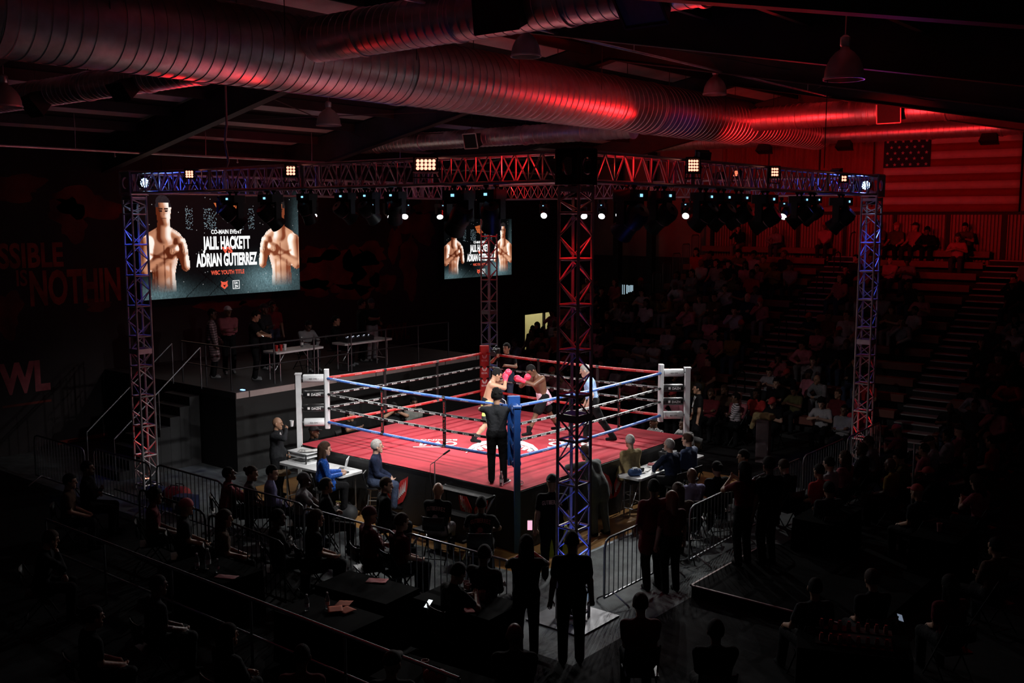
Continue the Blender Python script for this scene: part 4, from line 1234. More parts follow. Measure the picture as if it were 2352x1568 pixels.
# ================================================================== BLEACHERS
BLE = empty('bleachers', (0, 0, 0), 0, 'long stepped red bench bleachers with two stair aisles below the back wall', 'bleachers')
BENCH = mat('rust_bench_plank', (0.20, 0.060, 0.042), 0.55, 0, 0.2, 2.0)
RISER = mat('dark_riser', (0.018, 0.016, 0.017), 0.8, 0, 0.2)
TREAD = mat('aluminium_tread', (0.36, 0.33, 0.34), 0.5, 0.3, 0.15, 3)
NROW = 14
def row_y(i): return 9.4 + 0.70 * i
def row_z(i): return 0.55 + 0.33 * i
BLOCKS = [(-5.2, 0.0), (1.25, 5.2), (6.4, 12.5)]
for i in range(NROW):
    y, z = row_y(i), row_z(i)
    MB().bbox((-8.4 if i < 8 else -5.2, y - .44, max(0, z - .80)), (12.5, y + .26, z - .45)).build('foot_deck', RISER, BLE)
    for bi, (x0, x1) in enumerate(BLOCKS):
        if bi == 0 and i < 8: x0 = -8.4
        MB().bbox((x0, y - .02, z - .05), (x1, y + .26, z)).build('bench_plank', BENCH, BLE)
        MB().bbox((x0, y - .035, z - .20), (x1, y - .012, z - .03)).build('front_board', BENCH, BLE)
    for bi, (x0, x1) in enumerate(((0.0, 1.25), (5.2, 6.4))):
        for s in range(2):
            zz = z - .43 + .165 * s
            MB().bbox((x0 + .03, y - .44 + .35 * s, zz - .2), (x1 - .03, y + .26, zz - .03)).build('aisle_step_block', RISER, BLE)
            MB().bbox((x0 + .03, y - .45 + .35 * s, zz - .03), (x1 - .03, y - .09 + .35 * s, zz)).build('aisle_tread', TREAD, BLE)
    MB().bbox((-5.2 if i >= 8 else -8.4, y - .44, 0), (-5.14 if i >= 8 else -8.34, y + .26, z - .44)).build('end_panel', RISER, BLE)
for i in range(1, NROW, 2):                                  # hoop hand rails in the aisle
    y, z = row_y(i), row_z(i) - .34
    for x in (0.62,):
        MB().tube([(x, y, z), (x, y, z + .75), (x, y + .1, z + .88), (x, y + .35, z + .93), (x, y + .5, z + .86), (x, y + .55, z + .72), (x, y + .55, z + .2)], .02, 8).build('hoop_rail', BLACKM, BLE, True)
for i in range(7, NROW):                                     # stepped guard rails at the end
    y, z = row_y(i), row_z(i)
    mb = MB()
    y0, y1, zt_ = y + .08, y + .62, z + .75
    mb.tube([(-5.3, y0, z - .4), (-5.3, y0, zt_ - .06), (-5.3, y0 + .06, zt_), (-5.3, y1 - .06, zt_), (-5.3, y1, zt_ - .06), (-5.3, y1, z - .4)], .018, 6)
    for k in range(1, 6):
        yy = y0 + (y1 - y0) * k / 6
        mb.tube([(-5.3, yy, z - .3), (-5.3, yy, zt_)], .008, 5)
    mb.build('guard_rail', RAILD, BLE, True)

# ================================================================== PEOPLE
def _smin(a, b, k):
    h = np.clip(0.5 + 0.5 * (b - a) / k, 0, 1)
    return b + (a - b) * h - k * h * (1 - h)
def sdf_mesh(prims, cell):
    """prims: ('c', a, b, ra, rb, region, k) round cones, ('e', c, R, (rx, ry, rz), region, k) ellipsoids, ('x', fn) cutters -> verts, quads, region per quad"""
    lo = np.full(3, 9e9); hi = -lo
    bb = []
    for p in prims:
        if p[0] == 'c':
            a, b = np.array(p[1], float), np.array(p[2], float); r = max(p[3], p[4])
            l, h = np.minimum(a, b) - r, np.maximum(a, b) + r
        elif p[0] == 'e':
            c = np.array(p[1], float); r = max(p[3]); l, h = c - r, c + r
        else:
            bb.append(None); continue
        bb.append((l, h)); lo = np.minimum(lo, l); hi = np.maximum(hi, h)
    lo -= 3 * cell; hi += 3 * cell
    n = np.ceil((hi - lo) / cell).astype(int) + 1
    D = np.full(n, 0.3, np.float32); RGN = np.zeros(n, np.int8); BST = np.full(n, 9.0, np.float32)
    ax = [lo[i] + cell * np.arange(n[i]) for i in range(3)]
    for p, b_ in zip(prims, bb):
        if b_ is None:
            G = np.stack(np.meshgrid(*ax, indexing='ij'), -1)
            D = np.maximum(D, p[1](G)); continue
        mg = 0.07
        i0 = np.maximum(((b_[0] - mg - lo) / cell).astype(int), 0); i1 = np.minimum(((b_[1] + mg - lo) / cell).astype(int) + 2, n)
        sl = tuple(slice(a, b) for a, b in zip(i0, i1))
        G = np.stack(np.meshgrid(*[ax[i][sl[i]] for i in range(3)], indexing='ij'), -1)
        if p[0] == 'c':
            a, b = np.array(p[1], float), np.array(p[2], float)
            ba = b - a; pa = G - a
            t = np.clip((pa @ ba) / (ba @ ba + 1e-9), 0, 1)
            d = np.linalg.norm(pa - t[..., None] * ba, axis=-1) - (p[3] + (p[4] - p[3]) * t)
            reg, k = p[5], p[6]
        else:
            q = (G - np.array(p[1])) @ p[2]
            r = np.array(p[3]); nq = np.linalg.norm(q / r, axis=-1)
            d = (nq - 1) * (np.linalg.norm(q, axis=-1) / (nq + 1e-6))
            d = np.where(nq < .3, -min(p[3]) * .7, d)
            reg, k = p[4], p[5]
        d = d.astype(np.float32)
        better = d < BST[sl]
        BST[sl] = np.where(better, d, BST[sl]); RGN[sl] = np.where(better, reg, RGN[sl])
        D[sl] = _smin(D[sl], d, k)
    ins = D < 0
    c = n - 1
    S = np.zeros((*c, 3), np.float32); CNT = np.zeros(c, np.float32)
    for axis in range(3):
        o1, o2 = [i for i in range(3) if i != axis]
        for da in (0, 1):
            for db in (0, 1):
                s0 = [None] * 3; s1 = [None] * 3
                s0[axis] = slice(0, c[axis]); s1[axis] = slice(1, c[axis] + 1)
                s0[o1] = s1[o1] = slice(da, da + c[o1]); s0[o2] = s1[o2] = slice(db, db + c[o2])
                A, B = D[tuple(s0)], D[tuple(s1)]
                cr = (A < 0) != (B < 0)
                t = np.where(cr, A / (A - B + 1e-12), 0)
                CNT += cr
                S[..., axis] += np.where(cr, t, 0)
                S[..., o1] += np.where(cr, da, 0); S[..., o2] += np.where(cr, db, 0)
    act = CNT > 0
    idx = np.full(c, -1, np.int64); idx[act] = np.arange(act.sum())
    ijk = np.argwhere(act)
    V = lo + cell * (ijk + S[act] / CNT[act][:, None])
    VR = RGN[:-1, :-1, :-1][act]
    Q = []
    for axis in range(3):
        o1, o2 = [(axis + 1) % 3, (axis + 2) % 3]
        s0 = [slice(1, c[i]) for i in range(3)]; s1 = list(s0)
        s0[axis] = slice(0, c[axis]); s1[axis] = slice(1, c[axis] + 1)
        A, B = ins[tuple(s0)], ins[tuple(s1)]
        e = np.argwhere(A != B)
        if len(e) == 0: continue
        sg = A[A != B]
        base = e.copy(); base[:, o1] += 1; base[:, o2] += 1
        def cell_at(d1, d2):
            q = base.copy(); q[:, o1] -= d1; q[:, o2] -= d2
            return idx[q[:, 0], q[:, 1], q[:, 2]]
        f = np.stack([cell_at(0, 0), cell_at(1, 0), cell_at(1, 1), cell_at(0, 1)], 1)
        f[~sg] = f[~sg][:, ::-1]
        Q.append(f)
    Q = np.concatenate(Q)
    Q = Q[(Q >= 0).all(1)]
    return V, Q, VR[Q[:, 0]]

def ik(S, T, la, lb, pole):
    S = np.array(S, float); T = np.array(T, float); d = T - S; L = np.linalg.norm(d)
    mx = (la + lb) * .998
    if L > mx: T = S + d / L * mx; d = T - S; L = mx
    u = d / (L + 1e-9)
    a = (la * la - lb * lb + L * L) / (2 * L)
    h = math.sqrt(max(la * la - a * a, 0))
    p = np.array(pole, float); p = p - u * (p @ u); p /= (np.linalg.norm(p) + 1e-9)
    return S + u * a + p * h, T
def rx(a):
    c, s = math.cos(a), math.sin(a); return np.array(((1, 0, 0), (0, c, -s), (0, s, c)))
def ry(a):
    c, s = math.cos(a), math.sin(a); return np.array(((c, 0, s), (0, 1, 0), (-s, 0, c)))

SKIN, TOP, BOT, SHOE, DARK, ACC = range(6)
HS = 1.10                       # head size
PDEF = dict(pel=(0, 0, .95), lean=0.0, roll=0.0, tw=0.0, hy=0.0, hp=0.0, rf=(.11, .02), lf=(-.11, -.02), ra=.08, la=.08, rfy=0.0, lfy=0.0, rh=(.27, .06, .80), lh=(-.27, .06, .80),
            rp=(.3, -1, 0), lp=(-.3, -1, 0), rk=(.1, 1, 0), lk=(-.1, 1, 0), sleeve='short', legs='long', coat=0.0, fat=1.0, bare=False, curl=.5, gloves=False, cell=.017, hcell=.0095, heel=0.0)
def make_body(**kw):
    """one continuous body (materials: skin, top, bottoms, shoes, dark, accent) facing +Y, feet at z 0; returns body mesh data and the head frame"""
    P = dict(PDEF); P.update(kw)
    f = P['fat']
    tp = SKIN if P['bare'] else TOP
    pel = np.array(P['pel'], float)
    R = ry(P['roll']) @ rx(-P['lean'])
    Rs = R @ rotz(P['tw'])
    T = lambda x, y, z, M=None: pel + (R if M is None else M) @ np.array((x, y, z), float)
    pr = []
    pr.append(('c', T(-.08, 0, 0), T(.08, 0, 0), .112 * f, .112 * f, BOT, .04))
    for s in (-1, 1):
        pr.append(('c', T(s * .066, 0.0, .09), T(s * .098, .0, .36, Rs), .102 * f, .112, tp, .05))
    pr.append(('c', T(0, .03 * f, .10), T(0, .045, .33, Rs), .095 * f, .085, tp, .05))
    pr.append(('c', T(-.15, -.005, .43, Rs), T(.15, -.005, .43, Rs), .070, .070, tp, .05))
    pr.append(('c', T(0, -.015, .44, Rs), T(0, -.005, .52, Rs), .075, .056, tp, .05))
    # arms
    hands = []
    for s, hn, pn in ((1, 'rh', 'rp'), (-1, 'lh', 'lp')):
        sh = T(s * .192, 0, .435, Rs)
        el, wr = ik(sh, P[hn], .285, .255, P[pn])
        slv = P['sleeve']
        ur = TOP if (slv != 'none' and not P['bare']) else SKIN
        thick = .015 if slv == 'long' else .004
        if slv == 'short' and not P['bare']:
            m = sh + (el - sh) * .62
            pr.append(('c', sh, m, .064, .060, TOP, .03)); pr.append(('c', m, el, .043, .040, SKIN, .012))
        else:
            pr.append(('c', sh, el, .060 + thick, .044 + thick, ur, .03))
        pr.append(('c', el, wr, .043 + thick, .029 + thick, TOP if slv == 'long' else SKIN, .015))
        d = wr - el; d /= np.linalg.norm(d)
        if not P['gloves']:
            pr.append(('c', wr, wr + d * .075, .030, .036, SKIN, .012))
        hands.append((s, wr, d, el))
    # legs
    ends = []
    for s, fn, an, kn, yn in ((1, 'rf', 'ra', 'rk', 'rfy'), (-1, 'lf', 'la', 'lk', 'lfy')):
        hp = T(s * .092, 0, -.03)
        ank = np.array((P[fn][0], P[fn][1], P[an]))
        kn_, ank = ik(hp, ank, .43, .42, P[kn])
        if P['legs'] == 'long':
            pr.append(('c', hp, kn_, .102 * f, .078, BOT, .03)); pr.append(('c', kn_, ank, .075, .064, BOT, .02))
        elif P['legs'] == 'shorts':
            m = hp + (kn_ - hp) * .72
            pr.append(('c', hp, m, .110, .118, BOT, .03)); pr.append(('c', m, kn_, .075, .058, SKIN, .012)); 
            cf = kn_ + (ank - kn_) * .35
            pr.append(('c', kn_, cf, .056, .058, SKIN, .02)); pr.append(('c', cf, ank, .056, .036, SKIN, .02))
            pr.append(('c', kn_ + (ank - kn_) * .72, ank, .045, .043, SHOE, .01))
        elif P['legs'] == 'skirt':
            pr.append(('c', hp, kn_, .10, .085, BOT, .06)); pr.append(('c', kn_, ank, .050, .036, SKIN, .02))
        fy = P[yn]
        fd = np.array((math.sin(-fy), math.cos(fy), 0))
        heel = ank + np.array((0, 0, -.035)) - fd * .04
        pr.append(('c', heel, ank + fd * .14 + np.array((0, 0, -.05 - .0)), .044, .034, SHOE, .02))
        ends.append((ank, fd))
        if P['coat'] > 0:
            q = hp + (kn_ - hp) * P['coat']
            pr.append(('c', T(s * .07, 0, .10), q, .115 * f, .125 * f, TOP, .06))
    V, Q, RG_ = sdf_mesh(pr, P['cell'])
    vs = [V]; fs = [Q]; rg = [RG_]; off = len(V)
    # head
    nk = T(0, 0, .50, Rs)
    Rh = Rs @ rotz(P['hy']) @ rx(P['hp'])
    hc = nk + Rs @ np.array((0, .015, .06)) + Rh @ np.array((0, .02, .115))
    L = lambda x, y, z: hc + Rh @ np.array((x, y, z)) * HS
    hp_ = [('c', T(0, -.01, .45, Rs), L(0, -.03, -.06), .055, .054, SKIN, .03),
           ('e', L(0, -.01, .015), Rh, (.076, .096, .104), SKIN, .02), ('c', L(0, .02, -.05), L(0, .052, -.095), .056, .036, SKIN, .03),
           ('c', L(-.028, .074, .02), L(.028, .074, .02), .016, .016, SKIN, .02), ('c', L(0, .088, .005), L(0, .102, -.026), .010, .015, SKIN, .012),
           ('c', L(-.02, .072, -.066), L(.02, .072, -.066), .016, .016, SKIN, .012),
           ('e', L(.079, -.008, -.008), Rh, (.012, .022, .034), SKIN, .008), ('e', L(-.079, -.008, -.008), Rh, (.012, .022, .034), SKIN, .008)]
    hp_ = [hp_[0]] + [(q[0], q[1], q[2], q[3] * HS, q[4] * HS, q[5], q[6]) if q[0] == 'c' else (q[0], q[1], q[2], tuple(v * HS for v in q[3]), q[4], q[5]) for q in hp_[1:]]
    V, Q, RG_ = sdf_mesh(hp_, P['hcell'])
    vs.append(V); fs.append(Q + off); rg.append(RG_); off += len(V)
    mb = MB()
    for s in (-1, 1):
        mb.ball(L(s * .031, .080, .006), .0125, 6, 4, (1.15, .7, .7), Rh)
        mb.box(L(s * .031, .089, .030), (.036, .010, .007), Rh)
    mb.box(L(0, .087, -.064), (.040, .008, .006), Rh)
    eye_n = len(mb.f)
    # fingers: four of unequal length and a thumb, bent, rooted in the palm
    if not P['gloves']:
        for (s, wr, d, el) in hands:
            up_ = np.cross(d, np.array((s * 1.0, 0.2, .3))); up_ /= (np.linalg.norm(up_) + 1e-9)
            side = np.cross(up_, d)
            for k, (o_, ln) in enumerate(((-.026, .060), (-.009, .074), (.009, .070), (.026, .054))):
                b0 = wr + d * .075 + side * o_
                c1 = math.cos(P['curl']); s1 = math.sin(P['curl'])
                b1 = b0 + (d * c1 - up_ * s1) * ln * .55
                c2 = math.cos(P['curl'] * 2.1); s2 = math.sin(P['curl'] * 2.1)
                b2 = b1 + (d * c2 - up_ * s2) * ln * .5
                mb.tube([b0 - d * .02, b0, b1, b2], [.010, .010, .009, .007], 5)
            t0 = wr + d * .03 - side * .026 * (1 if s > 0 else 1)
            mb.tube([t0, t0 + d * .028 - side * .028 - up_ * .01, t0 + d * .06 - side * .032 - up_ * .025], [.012, .011, .008], 5)
    Vh = np.array(mb.v); 
    return dict(vs=vs, fs=fs, rg=rg, extra=mb, eye_n=eye_n, hc=hc, Rh=Rh, hands=hands, T=T, Rs=Rs, R=R, pel=pel, P=P, ends=ends)
def body_mesh(B, name='body'):
    V = np.concatenate(B['vs']); mb = B['extra']
    faces = [tuple(int(i) for i in q) for F in B['fs'] for q in F]
    regs = [int(r) for F in B['rg'] for r in F]
    off = len(V)
    verts = [tuple(v) for v in V] + list(mb.v)
    faces += [tuple(i + off for i in f_) for f_ in mb.f]
    regs += [DARK if k < B['eye_n'] else SKIN for k in range(len(mb.f))]
    me = bpy.data.meshes.new(name)
    me.from_pydata(verts, [], faces)
    for i in range(6): me.materials.append(None)
    me.polygons.foreach_set('material_index', regs)
    me.polygons.foreach_set('use_smooth', [True] * len(faces))
    me.update()
    return me
def hair_mesh(B, style, name='hair'):
    hc, Rh = B['hc'], B['Rh']
    L = lambda x, y, z: hc + Rh @ np.array((x, y, z)) * HS
    loc = lambda G: ((G - hc) @ Rh) / HS
    def sdf_mesh_h(pr, c): return sdf_mesh([(q[0], q[1], q[2], q[3] * HS, q[4] * HS, q[5], q[6]) if q[0] == 'c' else (q[0], q[1], q[2], tuple(v * HS for v in q[3]), q[4], q[5]) if q[0] == 'e' else q for q in pr], c)
    if style == 'bald': return None
    pr = []
    if style in ('short', 'curly', 'crop', 'long', 'bun', 'afro'):
        g = {'short': .011, 'curly': .022, 'crop': .005, 'long': .016, 'bun': .012, 'afro': .04}[style]
        pr.append(('e', L(0, -.014, .022), Rh, (.077 + g, .097 + g, .103 + g), 0, .01))
        if style == 'curly':
            r_ = random.Random(4)
            for k in range(22):
                a, b = r_.uniform(0, 6.28), r_.uniform(.1, 1.45)
                pr.append(('c', L(.095 * math.cos(a) * math.sin(b), -.014 + .112 * math.sin(a) * math.sin(b), .022 + .12 * math.cos(b)), L(.1 * math.cos(a) * math.sin(b), -.014 + .118 * math.sin(a) * math.sin(b), .022 + .125 * math.cos(b)), .02, .02, 0, .008))
        low = {'short': -.035, 'curly': -.02, 'crop': -.03, 'long': -.10, 'bun': -.03, 'afro': -.05}[style]
        def cut(G):
            q = loc(G)
            face = np.minimum(q[..., 1] - .036, .058 - q[..., 2])
            side = np.minimum(q[..., 1] - .0, .0 - q[..., 2])
            return np.maximum(np.maximum(face, side), low - q[..., 2])
        pr.append(('x', cut))
        out = sdf_mesh_h(pr, .0095)
        if style in ('long', 'bun'):
            p2 = [('c', L(0, -.055, .02), L(0, -.075, -.20), .085, .062, 0, .03), ('c', L(.06, -.02, .0), L(.075, -.02, -.19), .035, .03, 0, .03), ('c', L(-.06, -.02, 0), L(-.075, -.02, -.19), .035, .03, 0, .03)] if style == 'long' else [('e', L(0, -.12, .06), Rh, (.045, .045, .045), 0, .02)]
            V2, Q2, _ = sdf_mesh_h(p2, .012)
            out = (np.concatenate([out[0], V2]), np.concatenate([out[1], Q2 + len(out[0])]), None)
    elif style in ('cap', 'beanie', 'hat', 'capback', 'hood'):
        pr.append(('e', L(0, -.012, .03), Rh, (.09, .11, .108), 0, .01))
        lo_ = {'cap': .035, 'capback': .03, 'beanie': .02, 'hat': .04, 'hood': -.12}[style]
        def cut(G):
            q = loc(G)
            c_ = lo_ - q[..., 2]
            if style == 'hood': c_ = np.maximum(c_, np.minimum(q[..., 1] - .03, .08 - q[..., 2]))
            return c_
        pr.append(('x', cut))
        out = sdf_mesh_h(pr, .0095)
        mb = MB()
        if style in ('cap', 'capback'):
            s = 1 if style == 'cap' else -1
            pts = [(.075 * math.cos(a), s * (.07 + .115 * math.sin(a))) for a in np.linspace(0, PI, 12)]
            mb.prism(pts, L(0, 0, .045), Rh[:, 0], Rh[:, 1], .01)
        if style == 'hat':
            mb.lathe([(.095, .0), (.175, -.008), (.18, .0), (.10, .012)], 22, L(0, -.012, .045), Rh)
        if mb.v:
            tri = []
            for f_ in mb.f:
                for k in range(1, len(f_) - 1): tri.append((f_[0], f_[k], f_[k + 1], f_[k + 1]))
            me = bpy.data.meshes.new(name)
            vv = [tuple(v) for v in out[0]] + list(mb.v)
            ff = [tuple(int(i) for i in q) for q in out[1]] + [tuple(i + len(out[0]) for i in f_) for f_ in mb.f]
            me.from_pydata(vv, [], ff); me.materials.append(None)
            me.polygons.foreach_set('use_smooth', [True] * len(ff)); me.update()
            return me
    me = bpy.data.meshes.new(name)
    me.from_pydata([tuple(v) for v in out[0]], [], [tuple(int(i) for i in q) for q in out[1]])
    me.materials.append(None)
    me.polygons.foreach_set('use_smooth', [True] * len(me.polygons)); me.update()
    return me

SKINS = {'pale': mat('skin_pale', (0.50, 0.31, 0.23), .55, 0, .08, 6), 'tan': mat('skin_tan', (0.40, 0.22, 0.14), .5, 0, .08, 6), 'brown': mat('skin_brown', (0.14, 0.065, 0.038), .45, 0, .1, 6), 'dark': mat('skin_dark', (0.075, 0.034, 0.02), .42, 0, .1, 6)}
HAIRS = {'black': mat('hair_black', (0.007, 0.006, 0.006), .75, 0, .3, 40, .4, 120, spec=.12), 'brown': mat('hair_brown', (0.045, 0.023, 0.014), .7, 0, .3, 40, .4, 120, spec=.2), 'grey': mat('hair_grey', (0.34, 0.32, 0.30), .6, 0, .3, 40, .4, 120), 'white': mat('cloth_cap_white', (.6, .6, .6), .8, 0, .1),
         'red': mat('cloth_cap_red', (.35, .03, .03), .8, 0, .1), 'blackcap': mat('cloth_cap_black', (.012, .012, .013), .8, 0, .1), 'greycap': mat('cloth_cap_grey', (.10, .10, .11), .9, 0, .2, 30), 'pinkhat': mat('felt_hat_pink', (.45, .08, .10), .8, 0, .1)}
CL = {'black': (.007, .007, .008), 'charcoal': (.022, .023, .026), 'navy': (.014, .020, .045), 'denim': (.045, .060, .105), 'white': (.62, .62, .64), 'grey': (.20, .20, .21), 'lightgrey': (.36, .35, .37), 'maroon': (.11, .014, .02), 'red': (.38, .03, .03),
      'pink': (.48, .17, .22), 'tan': (.26, .20, .10), 'lavender': (.30, .30, .52), 'skyblue': (.30, .45, .72), 'orange': (.36, .08, .02), 'mustard': (.20, .12, .03), 'green': (.04, .09, .05), 'sequinblue': (.012, .11, .50), 'brown': (.08, .045, .03), 'rose': (.34, .10, .12), 'olive': (.10, .09, .04), 'lime': (.42, .62, .06), 'hotpink': (.80, .045, .12)}
def cloth(c):
    if not isinstance(c, str): return c
    return mat('cloth_' + c, CL[c], .85, 0, .22, 5, .9, 13, spec=.12)
NODARK = mat('eye_dark', (.008, .006, .006), .3, 0, 0)
def dress(o, skin, top, bot, shoe='black', acc='white'):
    for i, m in enumerate((SKINS[skin], cloth(top), cloth(bot), cloth(shoe), NODARK, cloth(acc))):
        o.material_slots[i].link = 'OBJECT'; o.material_slots[i].material = m
def dress_hair(o, m):
    o.material_slots[0].link = 'OBJECT'; o.material_slots[0].material = HAIRS[m] if isinstance(m, str) else m

def hero(loc, hd, label, skin, top, bot, shoe='black', hair=('short', 'black'), s=1.0, group=None, acc='white', **pose):
    """a person of their own: body mesh with hair as a child"""
    B = make_body(**pose)
    o = link('person', body_mesh(B), None, loc, (0, 0, hd))
    o.scale = (s, s, s)
    dress(o, skin, top, bot, shoe, acc)
    tag(o, label, 'person', group)
    hm = hair_mesh(B, hair[0])
    if hm is not None:
        h = link({'cap': 'cap', 'capback': 'cap', 'beanie': 'beanie', 'hat': 'hat', 'hood': 'hood'}.get(hair[0], 'hair'), hm, o)
        dress_hair(h, hair[1])
    return o, B

# shared bodies for the crowd
SEAT = dict(pel=(0, 0, .56), rf=(.13, .40), lf=(-.13, .42), rk=(.1, 1, .6), lk=(-.1, 1, .6), legs='long')
POSES = {
    'sit_lap': dict(SEAT, lean=.06, rh=(.10, .30, .62), lh=(-.10, .30, .62), sleeve='short'),
    'sit_fold': dict(SEAT, lean=-.02, rh=(-.07, .20, .80), lh=(.08, .20, .78), rp=(1, -.2, -.5), lp=(-1, -.2, -.5), sleeve='long', fat=1.1),
    'sit_fwd': dict(SEAT, lean=.55, hp=.4, rh=(.10, .46, .66), lh=(-.08, .46, .66), rp=(1, 0, -.3), lp=(-1, 0, -.3), sleeve='long'),
    'sit_phone': dict(SEAT, lean=.1, hp=-.25, rh=(.09, .36, .86), lh=(-.08, .34, .84), rp=(1, -.3, -.6), lp=(-1, -.3, -.6), sleeve='short'),
    'sit_chin': dict(SEAT, lean=.22, hy=.3, rh=(.05, .26, .99), lh=(-.05, .32, .64), rp=(1, .2, -.8), lp=(-1, 0, -.3), sleeve='long'),
    'sit_wide': dict(SEAT, lean=-.08, hy=-.35, rf=(.22, .38), lf=(-.20, .44), rh=(.24, .26, .62), lh=(-.22, .28, .64), sleeve='short', fat=1.18),
    'stand': dict(sleeve='short'),
    'stand_fold': dict(rh=(-.07, .20, 1.16), lh=(.08, .20, 1.14), rp=(1, -.2, -.5), lp=(-1, -.2, -.5), sleeve='long', hy=.2),
    'stand_phone': dict(rh=(.10, .36, 1.40), lh=(-.06, .34, 1.38), rp=(1, -.2, -.7), lp=(-1, -.2, -.7), sleeve='short', hp=-.08),
    'stand_coat': dict(sleeve='long', coat=.5, hy=-.25, rh=(.24, .10, .84), lh=(-.2, .20, .92), fat=1.08),
}
CROWD = {}
for k_, kw_ in POSES.items():
    B_ = make_body(cell=.021, hcell=.0115, **kw_)
    CROWD[k_] = (body_mesh(B_), {st: hair_mesh(B_, st) for st in ('short', 'crop', 'long', 'cap', 'bald', 'curly', 'beanie')}, B_)
def crowd(kind, loc, hd, label, skin, top, bot, hair, group, s=1.0, shoe='black'):
    me, hs, B_ = CROWD[kind]
    o = link('person', me, None, loc, (0, 0, hd)); o.scale = (s, s, s)
    dress(o, skin, top, bot, shoe)
    tag(o, label, 'person', group)
    hm = hs.get(hair[0])
    if hm is not None:
        h = link({'cap': 'cap', 'beanie': 'beanie'}.get(hair[0], 'hair'), hm, o); dress_hair(h, hair[1])
    return o
# ================================================================== FURNITURE BUILDERS
def head(px, py, ztop): return on_z(px, py, ztop)
def place(proto, loc, rz, label=None, group=None, used=set()):
    o = proto if proto.name not in used else copy_tree(proto)
    if o is proto: used.add(proto.name)
    o.location = [float(c) for c in loc]; o.rotation_euler = (0, 0, rz)
    if label: o['label'] = label
    if group: o['group'] = group
    return o
def make_chair():
    t = empty('folding_chair', (0, 0, 0), 0, 'black folding chair', 'chair')
    MB().prism([(-.2, -.2), (.2, -.2), (.22, .14), (.18, .2), (-.18, .2), (-.22, .14)], (0, 0, .42), (1, 0, 0), (0, 1, 0), .025).build('seat', BLACKP, t)
    vs = []
    for i in range(9):
        x = -.2 + .05 * i; y = -.235 - .03 * (1 - (x / .2) ** 2)
        vs += [(x, y, .60), (x, y - .02, .84)]
    b = MB().add(vs, [(2 * i, 2 * i + 2, 2 * i + 3, 2 * i + 1) for i in range(8)]).build('backrest', BLACKP, t, True)
    md = b.modifiers.new('thickness', 'SOLIDIFY'); md.thickness = .015
    for s in (-1, 1):
        MB().tube([(s * .22, .22, 0.008), (s * .21, -.02, .44), (s * .205, -.245, .85)], .012, 6).build('leg', BLACKM, t)
        MB().tube([(s * .20, -.26, 0.008), (s * .195, .12, .42)], .012, 6).build('leg', BLACKM, t)
    MB().tube([(-.2, -.2, .08), (.2, -.2, .08)], .009, 6).build('stretcher', BLACKM, t)
    return t
def make_stool():
    t = empty('high_stool', (0, 0, 0), 0, 'tall stool', 'stool')
    MB().lathe([(.02, .0), (.17, .0), (.19, .02), (.18, .055), (.02, .06)], 20, (0, 0, .64)).build('seat', BLACKV, t, True)
    for k in range(4):
        a = PI / 4 + k * PI / 2
        MB().tube([(.13 * math.cos(a), .13 * math.sin(a), .64), (.22 * math.cos(a), .22 * math.sin(a), 0.004)], .014, 8).build('leg', CHROME, t, True)
    for z, r in ((.25, .19), (.42, .165)):
        mb = MB()
        for k in range(4):
            a, b = PI / 4 + k * PI / 2, PI / 4 + (k + 1) * PI / 2
            mb.tube([(r * math.cos(a), r * math.sin(a), z), (r * math.cos(b), r * math.sin(b), z)], .009, 6)
        mb.build('foot_ring', CHROME, t, True)
    mb = MB().tube([(-.15, -.13, .66), (-.16, -.2, .95), (.16, -.2, .95), (.15, -.13, .66)], .011, 6); mb.box((0, -.2, .9), (.3, .02, .14)); mb.build('backrest', BLACKV, t)
    return t
CHAIR, STOOL = make_chair(), make_stool()
def seat_chair(loc, hd, label, group='black folding chairs round the ring'):
    return place(CHAIR, (loc[0], loc[1], loc[2] + .0), hd, label, group)

def folding_table(loc, rz, L, D, Hh, label, m=WHITEPL, cloth_=None, group=None):
    t = empty('folding_table', loc, rz, label, 'table', group)
    b = MB(); c = .05
    b.prism([(-L / 2 + c, -D / 2), (L / 2 - c, -D / 2), (L / 2, -D / 2 + c), (L / 2, D / 2 - c), (L / 2 - c, D / 2), (-L / 2 + c, D / 2), (-L / 2, D / 2 - c), (-L / 2, -D / 2 + c)], (0, 0, Hh - .045), (1, 0, 0), (0, 1, 0), .045)
    b.build('tabletop', m, t)
    for sx in (-1, 1):
        for sy in (-1, 1):
            MB().tube([(sx * (L / 2 - .15), sy * (D / 2 - .1), 0.004), (sx * (L / 2 - .15), sy * (D / 2 - .1), Hh - .045)], .015, 8).build('leg', CHROME, t, True)
        MB().tube([(sx * (L / 2 - .15), -D / 2 + .1, .2), (sx * (L / 2 - .15), D / 2 - .1, .2)], .011, 6).build('leg_brace', CHROME, t)
        MB().tube([(sx * (L / 2 - .15), 0, .25), (sx * (L / 2 - .5), 0, Hh - .05)], .010, 6).build('strut', CHROME, t)
    if cloth_:
        vs = []; n = 40
        for k in range(n):
            a = k / n * 4; e = int(a); f_ = a - e
            q = [(-1, -1), (1, -1), (1, 1), (-1, 1), (-1, -1)]
            x = (q[e][0] + (q[e + 1][0] - q[e][0]) * f_) * (L / 2 + .012); y = (q[e][1] + (q[e + 1][1] - q[e][1]) * f_) * (D / 2 + .012)
            w = 1 + .02 * math.sin(k * 2.1)
            vs += [(x, y, Hh + .004), (x * (1.0 + .03 * w), y * (1 + .05 * w), .05)]
        o = MB(); o.add(vs, [(2 * k, 2 * k + 1, (2 * k + 3) % (2 * n), (2 * k + 2) % (2 * n)) for k in range(n)] + [tuple(2 * k for k in range(n))])
        o.build('tablecloth', cloth_, t, False)
    return t
